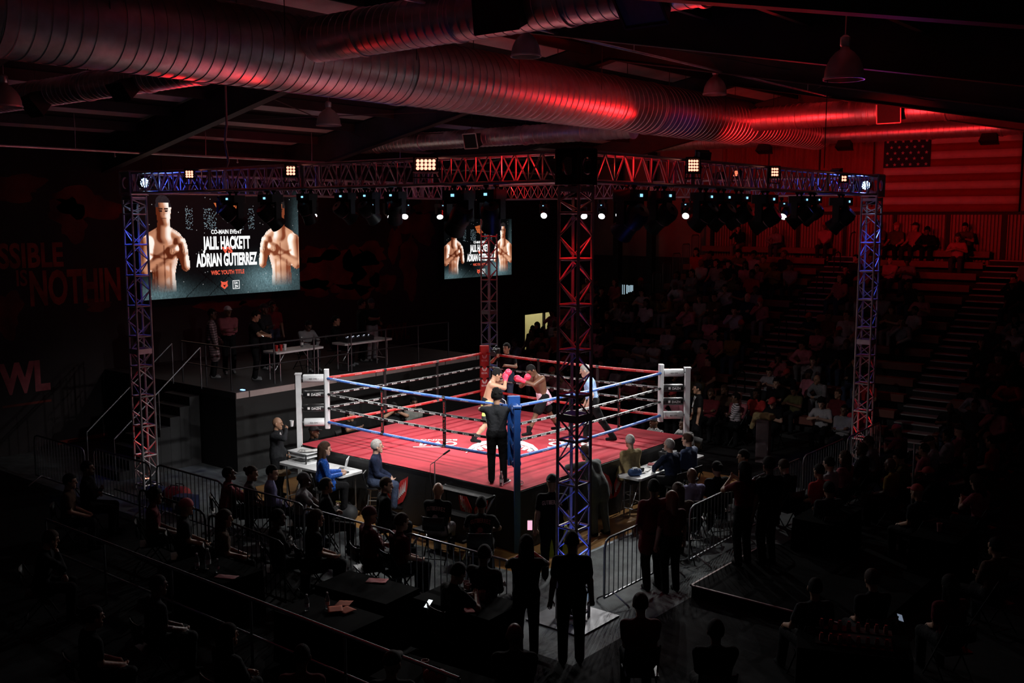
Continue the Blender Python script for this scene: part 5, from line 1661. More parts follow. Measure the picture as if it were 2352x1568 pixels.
def bottle(loc, label, group=None, h=.22, m=GLASSM, capm=WHITEP, lab=WHITEPR):
    o = empty('water_bottle', loc, 0, label, 'bottle', group)
    k = h / .22
    MB().lathe([(.028, 0), (.031, .01), (.031, .13), (.026, .16), (.013, .19), (.012, .205)], 14, (0, 0, 0)).build('bottle_body', m, o, True).scale = (k, k, k)
    MB().lathe([(.0318, .05), (.0318, .10)], 14, (0, 0, 0), None, False).build('bottle_label', lab, o, True).scale = (k, k, k)
    MB().lathe([(.014, .203), (.014, .222), (.01, .224)], 12, (0, 0, 0)).build('bottle_cap', capm, o, True).scale = (k, k, k)
    return o
def cup(loc, label, group=None, m=WHITEPL, h=.12):
    o = empty('drinking_cup', loc, 0, label, 'cup', group)
    MB().lathe([(.03, 0), (.044, h), (.041, h), (.028, .006)], 16, (0, 0, 0), None, False).build('cup_wall', m, o, True)
    MB().lathe([(.0, .002), (.03, .0), (.0305, .008)], 16, (0, 0, 0), None, False).build('cup_base', m, o, True)
    MB().lathe([(.041, h), (.046, h + .002), (.046, h + .006), (.041, h + .006)], 16, (0, 0, 0), None, False).build('cup_rim', m, o, True)
    return o
def sheet(loc, rz, w, h, label, m=PAPER, cat='paper', group=None, name='paper_sheet'):
    vs = []; n = 6
    for i in range(n + 1):
        for j in range(n + 1):
            x, y = (i / n - .5) * w, (j / n - .5) * h
            vs.append((x, y, .004 + .01 * abs(math.sin(i * 1.3 + rz)) * (i / n)))
    o = MB().add(vs, [(i * (n + 1) + j, (i + 1) * (n + 1) + j, (i + 1) * (n + 1) + j + 1, i * (n + 1) + j + 1) for i in range(n) for j in range(n)]).build(name, m, None, True, loc, (0, 0, rz))
    md = o.modifiers.new('thickness', 'SOLIDIFY'); md.thickness = .002
    return tag(o, label, cat, group)
def phone(loc, rot, label, glow=None):
    o = empty('phone', loc, 0, label, 'phone'); o.rotation_euler = rot
    mb = MB(); w, h, c = .037, .075, .01
    mb.prism([(-w + c, -h), (w - c, -h), (w, -h + c), (w, h - c), (w - c, h), (-w + c, h), (-w, h - c), (-w, -h + c)], (0, 0, -.009), (1, 0, 0), (0, 1, 0), .009)
    mb.build('phone_case', BLACKP, o)
    MB().bbox((-w + .004, -h + .006, .0), (w - .004, h - .006, .001)).build('phone_screen', glow or mat('dark_glass', (.02, .02, .02), .1, 0, 0), o)
    return o
def bag(loc, rz, L, D, Hh, m, label, strapm=BLACKV):
    o = empty('sports_bag', loc, rz, label, 'bag')
    B_ = sdf_mesh([('c', (-L / 2 + Hh / 2, 0, Hh / 2), (L / 2 - Hh / 2, 0, Hh / 2), Hh / 2, Hh / 2, 0, .05), ('c', (-L / 4, 0, Hh * .55), (L / 5, .02, Hh * .6), Hh * .52, Hh * .5, 0, .05)], .022)
    me = bpy.data.meshes.new('bag_body'); me.from_pydata([tuple(v) for v in B_[0]], [], [tuple(int(i) for i in q) for q in B_[1]]); me.materials.append(m)
    me.polygons.foreach_set('use_smooth', [True] * len(me.polygons)); me.update(); link('bag_body', me, o)
    for s in (-1, 1):
        MB().tube([(-L * .2, s * Hh * .35, Hh * .85), (-L * .15, s * Hh * .2, Hh * 1.2), (L * .15, s * Hh * .2, Hh * 1.2), (L * .2, s * Hh * .35, Hh * .85)], .012, 6).build('bag_strap', strapm, o, True)
    MB().box((0, 0, Hh * 1.07), (L * .7, .02, .012)).build('zip', CHROME, o)
    return o

# ---- crowd barriers
def make_barrier(m, name='crowd_barrier'):
    t = empty(name, (0, 0, 0), 0, 'barrier', 'barrier')
    Lb, Hb = 2.2, 1.1
    pts = [(-Lb / 2, 0, .18), (-Lb / 2, 0, Hb - .14), (-Lb / 2 + .04, 0, Hb - .04), (-Lb / 2 + .14, 0, Hb), (Lb / 2 - .14, 0, Hb), (Lb / 2 - .04, 0, Hb - .04), (Lb / 2, 0, Hb - .14), (Lb / 2, 0, .18), (-Lb / 2, 0, .18)]
    MB().tube(pts, .019, 8).build('frame', m, t, True)
    bm_ = MB().tube([(0, 0, .18), (0, 0, Hb)], .0085, 6).mesh('bar', m, True)
    for k in range(1, 17):
        link('bar', bm_, t, (-Lb / 2 + Lb * k / 17, 0, 0))
    for s in (-1, 1):
        mb = MB().tube([(s * .85, -.3, .01), (s * .85, -.28, .04), (s * .85, 0, .2), (s * .85, .28, .04), (s * .85, .3, .01)], .014, 6); mb.build('foot', m, t, True)
    return t
BAR = make_barrier(RAILM)
gb = 'steel crowd barriers round the ring'
k = 0
for x in np.arange(-7.3, 4.6, 2.3):
    k += 1
    place(BAR, (x, -5.95 + .06 * math.sin(k * 2.2) - (.25 if k == 1 else 0), 0.006), .03 * math.sin(k * 3.1), 'steel crowd barrier in the row behind the big-screen tower, %s from the mural side' % ORD[k], gb)
for j, y in enumerate((-3.15, -.8, 1.55, 3.9, 6.2)):
    place(BAR, (5.72 + .12 * (j > 0), y, 0.006), PI / 2 + .02 * math.sin(j * 2), 'steel crowd barrier along the flag side of the ring, %s from the near tower' % ORD[j + 1], gb)
DBAR = make_barrier(BLACKM)
for j, (x, y, a) in enumerate(((-1.3, -7.2, -.05), (1.0, -7.35, -.08))):
    place(DBAR, (x, y, 0.006), a, ('black barrier behind the seated row, nearer the mural wall', 'black barrier behind the seated row, nearer the cup table', 'black barrier standing at a slant beside the low riser')[j], 'black crowd barriers')
gr = empty('guard_rail', (-2.2, -8.95, 0), 0, 'long low guard rail crossing the dark foreground with a blue sheen', 'rail')
MB().tube([(0, 0, 1.0), (9.2, 0, 1.0)], .025, 8).build('rail', RAILM, gr, True)
MB().tube([(0, 0, .5), (9.2, 0, .5)], .018, 8).build('rail', RAILM, gr, True)
for x in np.arange(0, 9.3, 1.84): MB().tube([(x, 0, 0.006), (x, 0, 1.0)], .02, 8).build('rail_post', RAILM, gr, True)

# ---- low seating riser in the near right
RS = empty('seating_riser', (7.75, -2.2, 0), 0, 'low black seating riser with edges painted pink-lit in the dark near right', 'riser')
MB().bbox((-1.25, -.75, .006), (1.6, 2.0, .2)).build('riser_deck', mat('black_riser_board', (.005, .005, .0055), .9, 0, .2, spec=.05), RS)
EG = mat('pink_lit_edge', (.5, .32, .32), .6)  # pink light catching the riser edges, painted as a strip colour
MB().bbox((-1.27, -.77, .185), (1.6, -.74, .205)).build('lit_edge_strip', EG, RS); MB().bbox((-1.27, -.77, .185), (-1.24, 2.0, .205)).build('lit_edge_strip', EG, RS)

# ---- ring steps, microphone, ringside tables
RSTEP = empty('ring_steps', (1.95, -3.06, 0), 0, 'black metal ring steps with bright side rails at the near edge of the ring', 'steps')
MESHM = mat('black_expanded_metal', (.006, .006, .0065), .6, .0, .4, 120, .5, 200, spec=.2)
for k, (z, y) in enumerate(((.98, -.16), (.66, -.46), (.34, -.76))):
    MB().bbox((-.62, y - .14, z - .04), (.62, y + .14, z)).build('tread', MESHM, RSTEP)
for sx in (-.6, .6):
    MB().tube([(sx, -.02, .98), (sx, -.92, .02)], .022, 8).build('side_rail', CHROME, RSTEP, True)
    MB().tube([(sx, -.30, .98), (sx, -.30, .0)], .018, 8).build('leg', BLACKM, RSTEP, True); MB().tube([(sx, -.02, .98), (sx, -.02, .0)], .018, 8).build('leg', BLACKM, RSTEP, True)
mp = on_z(1008, 1092, ZR)
MS = empty('microphone_stand', (1.1, -3.12, 0.0), 0, 'black microphone on a slim stand leaning over the ring edge', 'microphone')
MB().lathe([(.02, 0), (.12, .0), (.12, .015), (.02, .03)], 16, (0, 0, 0)).build('base', BLACKM, MS, True)
MB().tube([(0, 0, .02), (.0, 0, 1.38)], .010, 8).build('pole', CHROME, MS, True)
mt = np.array((.13, .10, 1.52))
MB().tube([(-.06, -.05, 1.33), (0, 0, 1.38), tuple(mt)], .008, 6).build('boom', CHROME, MS, True)
mh = MB().tube([tuple(mt), tuple(mt + np.array((.10, .075, .09)))], [.018, .020], 10).build('microphone_body', BLACKP, MS, True)
MB().tube([(-.06, -.05, 1.33), (-.08, -.05, 1.1), (-.03, 0, .6), (-.02, 0, .1)], .005, 5).build('cable', BLACKP, MS)
bottle((2.52, -2.86, ZR + .004), 'clear water bottle standing on the apron beside the blue corner post', None, .26)
wad = MB().ball((0, 0, .05), .05, 10, 6, (1, 1, .9)); wo = wad.build('water_jug', GLASSM, None, True, (2.78, -2.62, ZR)); tag(wo, 'small clear jug behind the blue corner post', 'jug')

T1 = folding_table((-1.75, -3.50, .0), .02, 1.9, .62, .92, 'white folding table with laptop and papers at the ring edge by the blue sequin jacket')
tr = empty('document_tray', (-2.35, -3.42, .92), .0, 'white and black stacked document tray full of papers on the ringside table', 'tray')
for z in (0, .12, .20):
    MB().bbox((-.30, -.2, z), (.30, .2, z + .02)).build('tray_shelf', WHITEPL, tr)
for sx in (-.29, .29):
    for sy in (-.19, .19): MB().bbox((sx - .01, sy - .01, .01), (sx + .01, sy + .01, .21)).build('tray_post', BLACKP, tr)
MB().bbox((-.29, .17, .02), (.29, .19, .2)).build('tray_back', BLACKP, tr)
for k in range(6):
    sheet((-2.40 + .05 * k, -3.45 + .03 * (k % 3), .92 + (.025 if k < 3 else .225) + .004 * k), .2 * k, .30, .21, 'loose white paper sheet, %s in the document tray' % ORD[k + 1], PAPER, 'paper', 'papers in the tray')
lp_ = empty('laptop', (-1.25, -3.42, .92), -.9, 'open white laptop on the ringside table', 'laptop')
MB().bbox((-.16, -.11, 0), (.16, .11, .016)).build('laptop_base', WHITEPL, lp_)
MB().box((0, .14, .12), (.32, .012, .23), rx(-.25)).build('laptop_lid', WHITEPL, lp_)
MB().bbox((-.14, -.02, .0162), (.14, .09, .018)).build('keyboard', BLACKP, lp_)
cup((-1.42, -3.62, .92), 'white cup beside the open laptop')
bk = MB(); bk.bbox((-.09, -.06, 0), (.09, .06, .03)); bo = bk.build('radio_handset', BLACKP, None, False, (-.98, -3.55, .92)); tag(bo, 'black handset lying on the ringside table corner', 'handset')
bag((-.75, -3.75, .006), .3, .5, .3, .32, mat('black_bag_cloth', (.02, .021, .024), .7, 0, .3, 6), 'black rucksack on the floor under the ringside table end')
gl_ = MB().box((0, 0, .02), (.22, .05, .02)); gl_.box((.08, .03, .02), (.05, .08, .02)); g2 = gl_.build('work_glove', mat('yellow_glove', (.55, .42, .12), .8), None, False, (-.88, -3.72, .36), (0, 0, .5)); tag(g2, 'yellow glove lying on top of the black rucksack', 'glove')
ot = MB().lathe([(.02, 0), (.2, 0), (.21, .03), (.19, .06), (.02, .07)], 18, (0, 0, 0)); 
og = empty('small_stool', (-2.9, -3.6, 0.006), 0, 'tan topped stool beside the suited man', 'stool')
MB().lathe([(.02, .58), (.2, .58), (.21, .61), (.19, .64), (.02, .65)], 18).build('seat', CARDM, og, True)
for k in range(4):
    a = PI / 4 + k * PI / 2; MB().tube([(.12 * math.cos(a), .12 * math.sin(a), .6), (.18 * math.cos(a), .18 * math.sin(a), 0)], .014, 6).build('leg', BLACKM, og)

T2 = folding_table((3.50, 1.15, 0), PI / 2, 2.6, .56, .88, 'white folding table with score papers along the flag side of the ring')
for k, (x, y, a) in enumerate(((3.45, .55, .3), (3.5, .85, 1.1), (3.42, 1.15, .1), (3.55, 1.45, .7), (3.45, .3, 1.4))):
    sheet((x, y, .885 + .002 * k), a, .21, .30, 'white score sheet on the flag-side table, %s from the tan jacket' % ORD[k + 1], PAPER, 'paper', 'score sheets on the flag-side table')
tb_ = MB().box((0, 0, .012), (.26, .18, .02)); to_ = tb_.build('tablet_folder', mat('red_folder', (.3, .03, .04), .6), None, False, (3.40, 1.0, .89), (0, 0, .4)); tag(to_, 'dark red folder lying among the score sheets', 'folder')
bottle((3.36, 1.75, .882), 'water bottle among the score sheets on the flag-side table')
cup((3.32, 1.95, .882), 'white cup at the far end of the score table')
blk_ = empty('black_desk_bell', (3.30, 1.55, .88), 0, 'small black timing device on the score table', 'device'); MB().box((0, 0, .09), (.16, .2, .18)).build('device_body', BLACKP, blk_); MB().lathe([(.05, .18), (.04, .24), (.0, .25)], 12).build('device_top', BLACKP, blk_, True)
bag((3.55, .02, .885), .9, .28, .12, .13, mat('blue_bag_cloth', (.03, .08, .22), .7, 0, .3, 8), 'blue and white bag at the near end of the score table', WHITEP)

# ---- clutter at the big-screen tower foot
bag((-4.35, -5.15, .006), .3, .62, .34, .36, mat('red_bag_cloth', (.30, .02, .02), .7, 0, .4, 7), 'red duffel bag on the floor by the big-screen tower')
bag((-4.95, -5.25, .006), .1, .56, .3, .30, mat('navy_bag_cloth', (.03, .05, .16), .7, 0, .3, 7), 'blue holdall on the floor beyond the red duffel bag')
bag((-3.55, -5.5, .006), -.2, .5, .28, .26, mat('teal_bag_cloth', (.03, .13, .26), .7, 0, .3, 7), 'teal bag on the floor in front of the lettered box')
bx = empty('lettered_box', (-3.9, -5.25, .006), .35, 'white and navy box with large letters by the tower foot', 'box')
MB().bbox((-.22, -.15, 0), (.22, .15, .30)).build('box_body', mat('navy_card', (.02, .03, .10), .7), bx)
MB().bbox((-.222, -.155, .02), (.222, -.15, .16)).build('box_band', WHITEPR, bx)
tt = MB(); put_text(tt, 'GYM', (0, -.157, .045), (1, 0, 0), (0, 0, 1), .09, .3, .03); tt.build('box_lettering', mat('navy_print', (.02, .03, .10), .7), bx)
bottle((-3.05, -5.2, .006), 'large clear water jug on the floor by the barrier', None, .42)
yb = MB().box((0, 0, .03), (.22, .12, .06)); yo = yb.build('yellow_pouch', mat('yellow_pouch_cloth', (.6, .6, .05), .7), None, False, (-2.65, -5.15, .006), (0, 0, .5)); tag(yo, 'small yellow pouch lying on the grey floor', 'pouch')
for i, (x, y, m) in enumerate(((-3.3, -5.6, WHITEPL), (-2.95, -5.5, WHITEPL))):
    cup((x, y, .006), ('white cup on the floor nearer the teal bag', 'white cup on the floor nearer the water jug')[i])

# ---- stage furniture
gst = 'white tables on the stage'
folding_table((-6.45, -.35, SZ), PI / 2 + .04, 1.55, .6, .74, 'pale folding table with cups on the stage, nearer the tower', group=gst)
folding_table((-6.4, 1.95, SZ), PI / 2 + .02, 1.75, .6, .74, 'pale folding table with the sound mixer on the stage', group=gst)
for i, (dy, m, n_) in enumerate(((-.62, 'red', 'red cup nearest the table end on the stage'), (-.48, 'red', 'second red cup on the stage table'), (-.36, 'white', 'white cup next to the red cups on the stage table'))):
    cup((-6.35, -.35 + dy, SZ + .742), n_, None, REDV if m == 'red' else WHITEPL, .15)
bottle((-6.5, -.05, SZ + .742), 'water bottle at the middle of the stage table', None, .26)
MX = empty('sound_mixer', (-6.45, 1.75, SZ + .742), PI / 2, 'black sound mixer with tiny lit buttons on the stage table', 'mixer')
MB().box((0, 0, .07), (.95, .42, .12), rx(.1)).build('mixer_case', BLACKP, MX)
kb = MB(); rk = random.Random(8)
for i in range(14):
    kb.box((-.42 + .065 * i, -.1 + .04 * (i % 3), .135), (.02, .012, .012))
kb.build('mixer_lights', emis('mixer_button_glow', (.75, .8, 1.0), 1.4), MX)
kn = MB()
for i in range(16):
    for j in range(3): kn.lathe([(.012, 0), (.01, .02)], 8, (-.43 + .058 * i, -.12 + .12 * j, .125))
kn.build('mixer_knob', BLACKM, MX)['kind'] = 'stuff'
sheet((-6.5, .25, SZ + .745), .4, .21, .3, 'paper on the stage table beside the water bottle')
bl = MB().bbox((-.06, -.03, 0), (.06, .03, .02)); blo = bl.build('stage_marker_light', emis('blue_marker_glow', (.25, .5, 1.0), 2.5), None, False, (SX - .2, SY0 + .35, SZ)); tag(blo, 'small blue marker light on the stage corner', 'light')
# ================================================================== THE PEOPLE
IMR = np.array((.774, .633))        # picture right on the floor
AWAY = np.array((-.633, .774))      # away from the camera
def toward(v): return heading(v[0], v[1])
def back_text(o, B, words, z=.36, h=.06, w=.30, m=None, off=.135, extra=None):
    """arched lettering on the back of a shirt"""
    Rs, pel = B['Rs'], B['pel']
    mb = MB()
    n = len(words)
    for i, chx in enumerate(words):
        a = (i - (n - 1) / 2) / n
        q = pel + Rs @ np.array((a * w * -1 * -1, -off + .10 * (a * 1.25) ** 2, z - .06 * (2 * a) ** 2 * .5))
        th = a * 1.0
        u = Rs @ np.array((math.cos(th * .9), math.sin(th * .9) * .55, -math.sin(th) * .45))
        put_text(mb, chx, q, u, Rs @ np.array((0, 0.0, 1)), h, w / n * .92, .03)
    if extra:
        for (cx, cz, rx_, rz_) in extra:
            mb.flat([(cx + rx_ * math.cos(t), cz + rz_ * math.sin(t)) for t in np.linspace(0, 2 * PI, 12)[:-1]], [tuple(range(11))], pel + Rs @ np.array((0, -off - .002, 0)), Rs @ np.array((1.0, 0, 0)), Rs @ np.array((0, 0, 1.0)))
    return mb.build('shirt_lettering', m or WHITEPR, o)
def glove(o, wr, d, m):
    R = frame(d)
    V, Q, _ = sdf_mesh([('c', wr - d * .04, wr + d * .05, .048, .055, 0, .02), ('e', wr + d * .13, R, (.070, .078, .085), 0, .03), ('c', wr + d * .06 + R[:, 0] * .06, wr + d * .14 + R[:, 0] * .065, .028, .026, 0, .02)], .012)
    me = bpy.data.meshes.new('boxing_glove'); me.from_pydata([tuple(v) for v in V], [], [tuple(int(i) for i in q) for q in Q]); me.materials.append(m)
    me.polygons.foreach_set('use_smooth', [True] * len(me.polygons)); me.update()
    return link('boxing_glove', me, o)
HOTP = mat('hot_pink_leather', (.78, .05, .11), .35, 0, .08, 8)

# --- in and on the ring
o, B = hero((2.36, -2.80, ZR + .004), toward(AWAY + np.array((.05, .0))), 'man in black filming from the apron, back to the camera, by the blue post', 'tan', 'charcoal', 'black', 'black', ('curly', 'black'), .985,
            rh=(.10, .30, 1.42), lh=(-.08, .32, 1.42), rp=(1, -.1, -.35), lp=(-1, -.1, -.30), rf=(.13, .0), lf=(-.10, .03), rfy=-.5, lfy=.1, hp=-.1, lean=.03, hcell=.009, cell=.015)
for (ank, fd) in B['ends']:
    c = ank + fd * .05
    MB().prism([(-.04, -.10), (.04, -.10), (.048, .1), (.03, .16), (-.03, .16), (-.048, .1)], (c[0], c[1], 0.0), (fd[1], -fd[0], 0), fd, .022).build('shoe_sole', WHITEP, o)
vc = empty('handheld_camera', np.array((2.36, -2.80, ZR)) + rotz(toward(AWAY)) @ np.array((.02, .40, 1.50)), toward(AWAY), 'small black camera held up by the man in black on the apron', 'camera')
MB().box((0, 0, 0), (.14, .08, .10)).build('camera_body', BLACKP, vc); MB().lathe([(.035, 0), (.04, .1), (.03, .1)], 14, (0, .04, 0), frame((0, 1, 0))).build('camera_lens', BLACKP, vc, True)
cbm = MB().tube([(.06, -.03, .02), (.14, -.1, -.02), (.16, -.12, -.2), (.12, -.1, -.38)], .006, 6).build('cable', WHITEP, vc, True)

FACE = np.array((.51, .86))
o, B = hero((-.06, -.18, ZR + .006), toward(FACE), 'bare-chested boxer with raised pink gloves and lime trunks, back to the camera', 'tan', 'black', mat_stripes('lime_black_trunks', (.012, .012, .014), (.50, .72, .16), 2.2, 'Z', .5), 'black', ('short', 'black'), .97,
            bare=True, legs='shorts', gloves=True, sleeve='none', pel=(0, -.05, .86), lean=.28, tw=-.35, hy=.2, hp=-.15, rf=(.17, -.42), lf=(-.12, .34), rfy=-.6, ra=.11, rh=(.14, .34, 1.40), lh=(-.02, .42, 1.46), rp=(1, .2, -.8), lp=(-1, .2, -.8), fat=.93, hcell=.009, cell=.015)
for (s, wr, d, el) in B['hands']: glove(o, wr, d, HOTP)
MB().lathe([(.125, -.03), (.135, .0), (.135, .07), (.128, .09)], 24, B['pel'] + np.array((0, 0, .02)), B['R'] @ np.diag((1.22, .98, 1)), False).build('waistband', cloth('black'), o, True)
for (ank, fd) in B['ends']: MB().tube([ank + np.array((0, 0, -.02)), ank + np.array((0, 0, .12))], [.05, .05], 12).build('boot_shaft', cloth('black'), o, True)
o, B = hero((.50, .98, ZR + .006), toward(-FACE), 'dark-skinned boxer in fringed pink-white and black trunks leaning in, facing the camera side', 'brown', 'black', cloth('black'), 'black', ('crop', 'black'), .99,
            bare=True, legs='shorts', gloves=True, sleeve='none', pel=(0, -.02, .90), lean=.36, tw=.35, hy=-.1, hp=-.35, rf=(.15, -.46), lf=(-.13, .40), rfy=-.7, ra=.12, rh=(.02, .40, 1.28), lh=(-.14, .52, 1.30), rp=(1, .1, -.8), lp=(-1, .1, -.9), fat=.92, hcell=.009, cell=.015)
for (s, wr, d, el) in B['hands']: glove(o, wr, d, HOTP)
PW = mat_stripes('pink_white_fringe', (.70, .62, .68), (.62, .22, .34), 14, 'X', .6)
MB().lathe([(.118, .10), (.128, .06), (.15, -.08), (.158, -.2)], 30, B['pel'] + np.array((0, 0, .02)), B['R'] @ np.diag((1.22, 1.05, 1)), False).build('fringed_skirt', PW, o, True).modifiers.new('thickness', 'SOLIDIFY').thickness = .01
for (ank, fd) in B['ends']: MB().tube([ank + np.array((0, 0, -.02)), ank + np.array((0, 0, .14))], [.05, .048], 12).build('boot_shaft', cloth('black'), o, True)
o, B = hero((1.86, 1.02, ZR + .006), toward(np.array((-.85, -.40))), 'referee in sky blue shirt and black trousers stepping across the ring', 'pale', 'skyblue', 'black', 'black', ('crop', 'grey'), 1.0,
            pel=(0, .02, .93), lean=.20, hp=-.1, rf=(.10, .18), lf=(-.10, -.46), la=.16, lk=(-.1, 1, .1), rh=(.24, .22, .84), lh=(-.22, .10, .86), fat=1.12, hcell=.009, cell=.015)
o, B = hero((-2.02, 2.80, ZR + .004), toward(np.array((.30, -.95))), 'camera operator in black shirt and jeans behind the red corner', 'tan', 'black', 'denim', 'black', ('short', 'black'), .97,
            rh=(.16, .36, 1.42), lh=(-.14, .34, 1.22), rp=(1, -.2, -.8), lp=(-1, -.1, -.9), hy=-.15, fat=1.05, hcell=.009)
cl0 = np.array((-2.02, 2.80, ZR)) + rotz(toward(np.array((.30, -.95)))) @ np.array((.21, .22, 1.50))
vc = empty('shoulder_video_camera', cl0, toward(np.array((.45, -.9))), 'large black video camera on the operator shoulder behind the red corner', 'camera')
MB().box((0, 0, 0), (.13, .40, .16)).build('camera_body', BLACKP, vc); MB().lathe([(.05, 0), (.065, .14), (.055, .14)], 16, (0, .2, .0), frame((0, 1, 0))).build('camera_lens', BLACKP, vc, True)
MB().tube([(0, -.12, .08), (0, -.1, .15), (0, .12, .15), (0, .14, .08)], .012, 6).build('camera_handle', BLACKM, vc); MB().box((-.09, .05, .06), (.05, .12, .06)).build('viewfinder', BLACKP, vc); MB().tube([(0, .16, .12), (0, .34, .13)], .018, 8).build('camera_microphone', BLACKP, vc)
pb = MB().box((0, .135, 1.06), (.06, .006, .09)); pbo = pb.build('badge', mat('badge_card', (.5, .1, .08), .6), o); MB().tube([(-.06, .10, 1.42), (0, .14, 1.11), (.06, .10, 1.42)], .005, 5).build('lanyard', cloth('black'), o)

# --- ringside, near-left edge
def seated(px, py, ztop, vec, label, skin, top, bot, hair, stool=False, raise_=0.0, group=None, chair_label=None, pose='sit_lap', shoe='black', s=1.0, **over):
    p = head(px, py, ztop)
    up_ = .25 if stool else 0.0
    kw = dict(POSES[pose]); kw.update(over)
    if stool:
        kw['pel'] = (0, 0, .81); kw['ra'] = .33; kw['la'] = .33
        kw['rh'] = (kw['rh'][0], kw['rh'][1], kw['rh'][2] + .25); kw['lh'] = (kw['lh'][0], kw['lh'][1], kw['lh'][2] + .25)
    f = np.array(vec, float); f /= np.linalg.norm(f)
    lx, ly = p[0] - f[0] * .06, p[1] - f[1] * .06
    o, B = hero((lx, ly, raise_ + .006), toward(f), label, skin, top, bot, shoe, hair, s, group, **kw)
    if stool: place(STOOL, (lx, ly, .006), toward(f), chair_label or 'tall stool under the ' + label.split(',')[0], 'tall stools at the ring edge')
    else: place(CHAIR, (lx, ly, raise_ + .006), toward(f), chair_label or ('chair under the ' + label.split(',')[0]), 'black folding chairs round the ring')
    return o, B, (lx, ly)
p = head(634, 962, 1.70)
o, B = hero((p[0], p[1], .006), toward(IMR + np.array((.1, -.1))), 'bald bearded man in dark suit drinking, standing beside the white corner post', 'tan', 'charcoal', 'charcoal', 'black', ('bald', 'black'), .985,
            sleeve='long', coat=.45, rh=(.06, .24, 1.50), rp=(1, .2, -.7), lh=(-.16, .16, .95), fat=1.05, hcell=.009)
wr = B['hands'][0][1]; wp = np.array((p[0], p[1], 0)) + rotz(toward(IMR)) @ (wr + np.array((-.02, .10, .05)))
cup(wp, 'white cup at the lips of the bald man in the dark suit')
MB().prism([(-.05, 0), (.05, 0), (.03, .10), (-.03, .10)], B['T'](0, .105, .38), (1, 0, 0), (0, -.2, 1), .004).build('shirt_collar', WHITEPR, o)
SEQ = mat('blue_sequin', (.012, .10, .50), .25, .4, .8, 60, .8, 150)
o, B, q = seated(745, 1022, 1.56, (.55, .83), 'woman in blue sequin jacket at the ringside table', 'pale', SEQ, 'black', ('long', 'brown'), True, chair_label='tall stool under the woman in blue sequins', pose='sit_lap', sleeve='long', hcell=.009, rh=(.16, .34, .74), lh=(-.10, .36, .74), coat=.35)
o, B, q = seated(866, 1012, 1.60, (.80, .60), 'grey-haired man in navy jacket and jeans on a tall stool, watching the ring', 'pale', 'navy', 'denim', ('short', 'grey'), True, chair_label='tall stool under the man in navy jacket and jeans', pose='sit_lap', sleeve='long', hcell=.009, fat=1.15, hy=.25, hp=.1)
o, B, q = seated(886, 1098, 1.36, (.50, .86), 'brown-haired man in black coat seated beside the red wing emblem', 'pale', 'black', 'charcoal', ('short', 'brown'), pose='sit_lap', sleeve='long', fat=1.12, hy=-.5, hcell=.009)
o, B, q = seated(1006, 1110, 1.36, (-.45, .89), 'bald man in black lettered team shirt seated before the ring steps', 'tan', 'black', 'lightgrey', ('bald', 'black'), pose='sit_lap', fat=1.15, hcell=.009)
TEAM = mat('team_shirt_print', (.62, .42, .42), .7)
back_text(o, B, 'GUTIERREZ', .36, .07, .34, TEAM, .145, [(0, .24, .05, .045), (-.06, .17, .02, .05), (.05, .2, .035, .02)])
mb = MB(); put_text(mb, 'BOXING', B['pel'] + B['Rs'] @ np.array((0, -.147, .08)), B['Rs'] @ np.array((1.0, 0, 0)), B['Rs'] @ np.array((0, 0, 1.0)), .035, .22, .02); mb.build('shirt_lettering', mat('team_red_print', (.45, .12, .12), .7), o)
o, B, q = seated(1104, 1142, 1.36, (-.60, .80), 'dark-haired man in black lettered team shirt leaning forward before the ring steps', 'brown', 'black', 'black', ('crop', 'black'), pose='sit_fwd', sleeve='short', fat=1.12, hcell=.009, lean=.35)
TEAM_SHADED = mat('team_shaded_print', (.30, .06, .06), .7)  # same team print, its shade put into a darker colour
back_text(o, B, 'GUTIERREZ', .36, .07, .34, TEAM_SHADED, .145, [(0, .24, .05, .045), (.05, .17, .04, .03), (-.05, .19, .03, .02)])
p = head(1268, 1094, 1.74)
o, B = hero((p[0], p[1], .006), toward(AWAY), 'man in black cap and lettered team shirt standing behind the near tower', 'tan', 'black', 'black', 'black', ('capback', 'blackcap'), 1.0, fat=1.12, rh=(.24, .2, .9), hy=-.2, hcell=.009)
back_text(o, B, 'GUTIERREZ', .36, .07, .34, mat('team_lit_print', (.70, .50, .48), .7), .145)  # same team print, stronger light put into a paler colour

# --- ringside, flag side
p = head(1352, 1034, 1.56)
o, B = hero((p[0] + .30, p[1] - .1, .006), toward((-1.0, .25)), 'man in grey suit leaning over the apron behind the near tower', 'tan', mat('grey_suit_cloth', (.07, .08, .075), .8, 0, .2, 5, .3, 22), mat('grey_suit_cloth', (.07, .08, .075)), 'black', ('short', 'brown'), 1.0,
            sleeve='long', coat=.4, lean=.62, hp=.3, rh=(.15, .62, 1.16), lh=(-.15, .60, 1.16), rp=(1, -.3, .3), lp=(-1, -.3, .3), rf=(.12, -.12), lf=(-.12, -.05), hcell=.009)
TANJ = cloth('tan')
o, B, q = seated(1447, 1000, 1.60, (-.93, .30), 'white-haired man in tan jacket on a tall stool at the score table', 'pale', TANJ, 'tan', ('crop', 'grey'), True, chair_label='tall stool under the man in tan jacket', pose='sit_lap', sleeve='long', coat=.3, fat=1.12, hcell=.009, hy=-.1, hp=.05)
o, B, q = seated(1545, 1018, 1.52, (-.90, .15), 'white-haired man in dark padded jacket hunched over the score table', 'pale', 'navy', 'black', ('crop', 'grey'), True, chair_label='tall stool under the man in dark padded jacket', pose='sit_fwd', fat=1.1, hcell=.009, lean=.25)
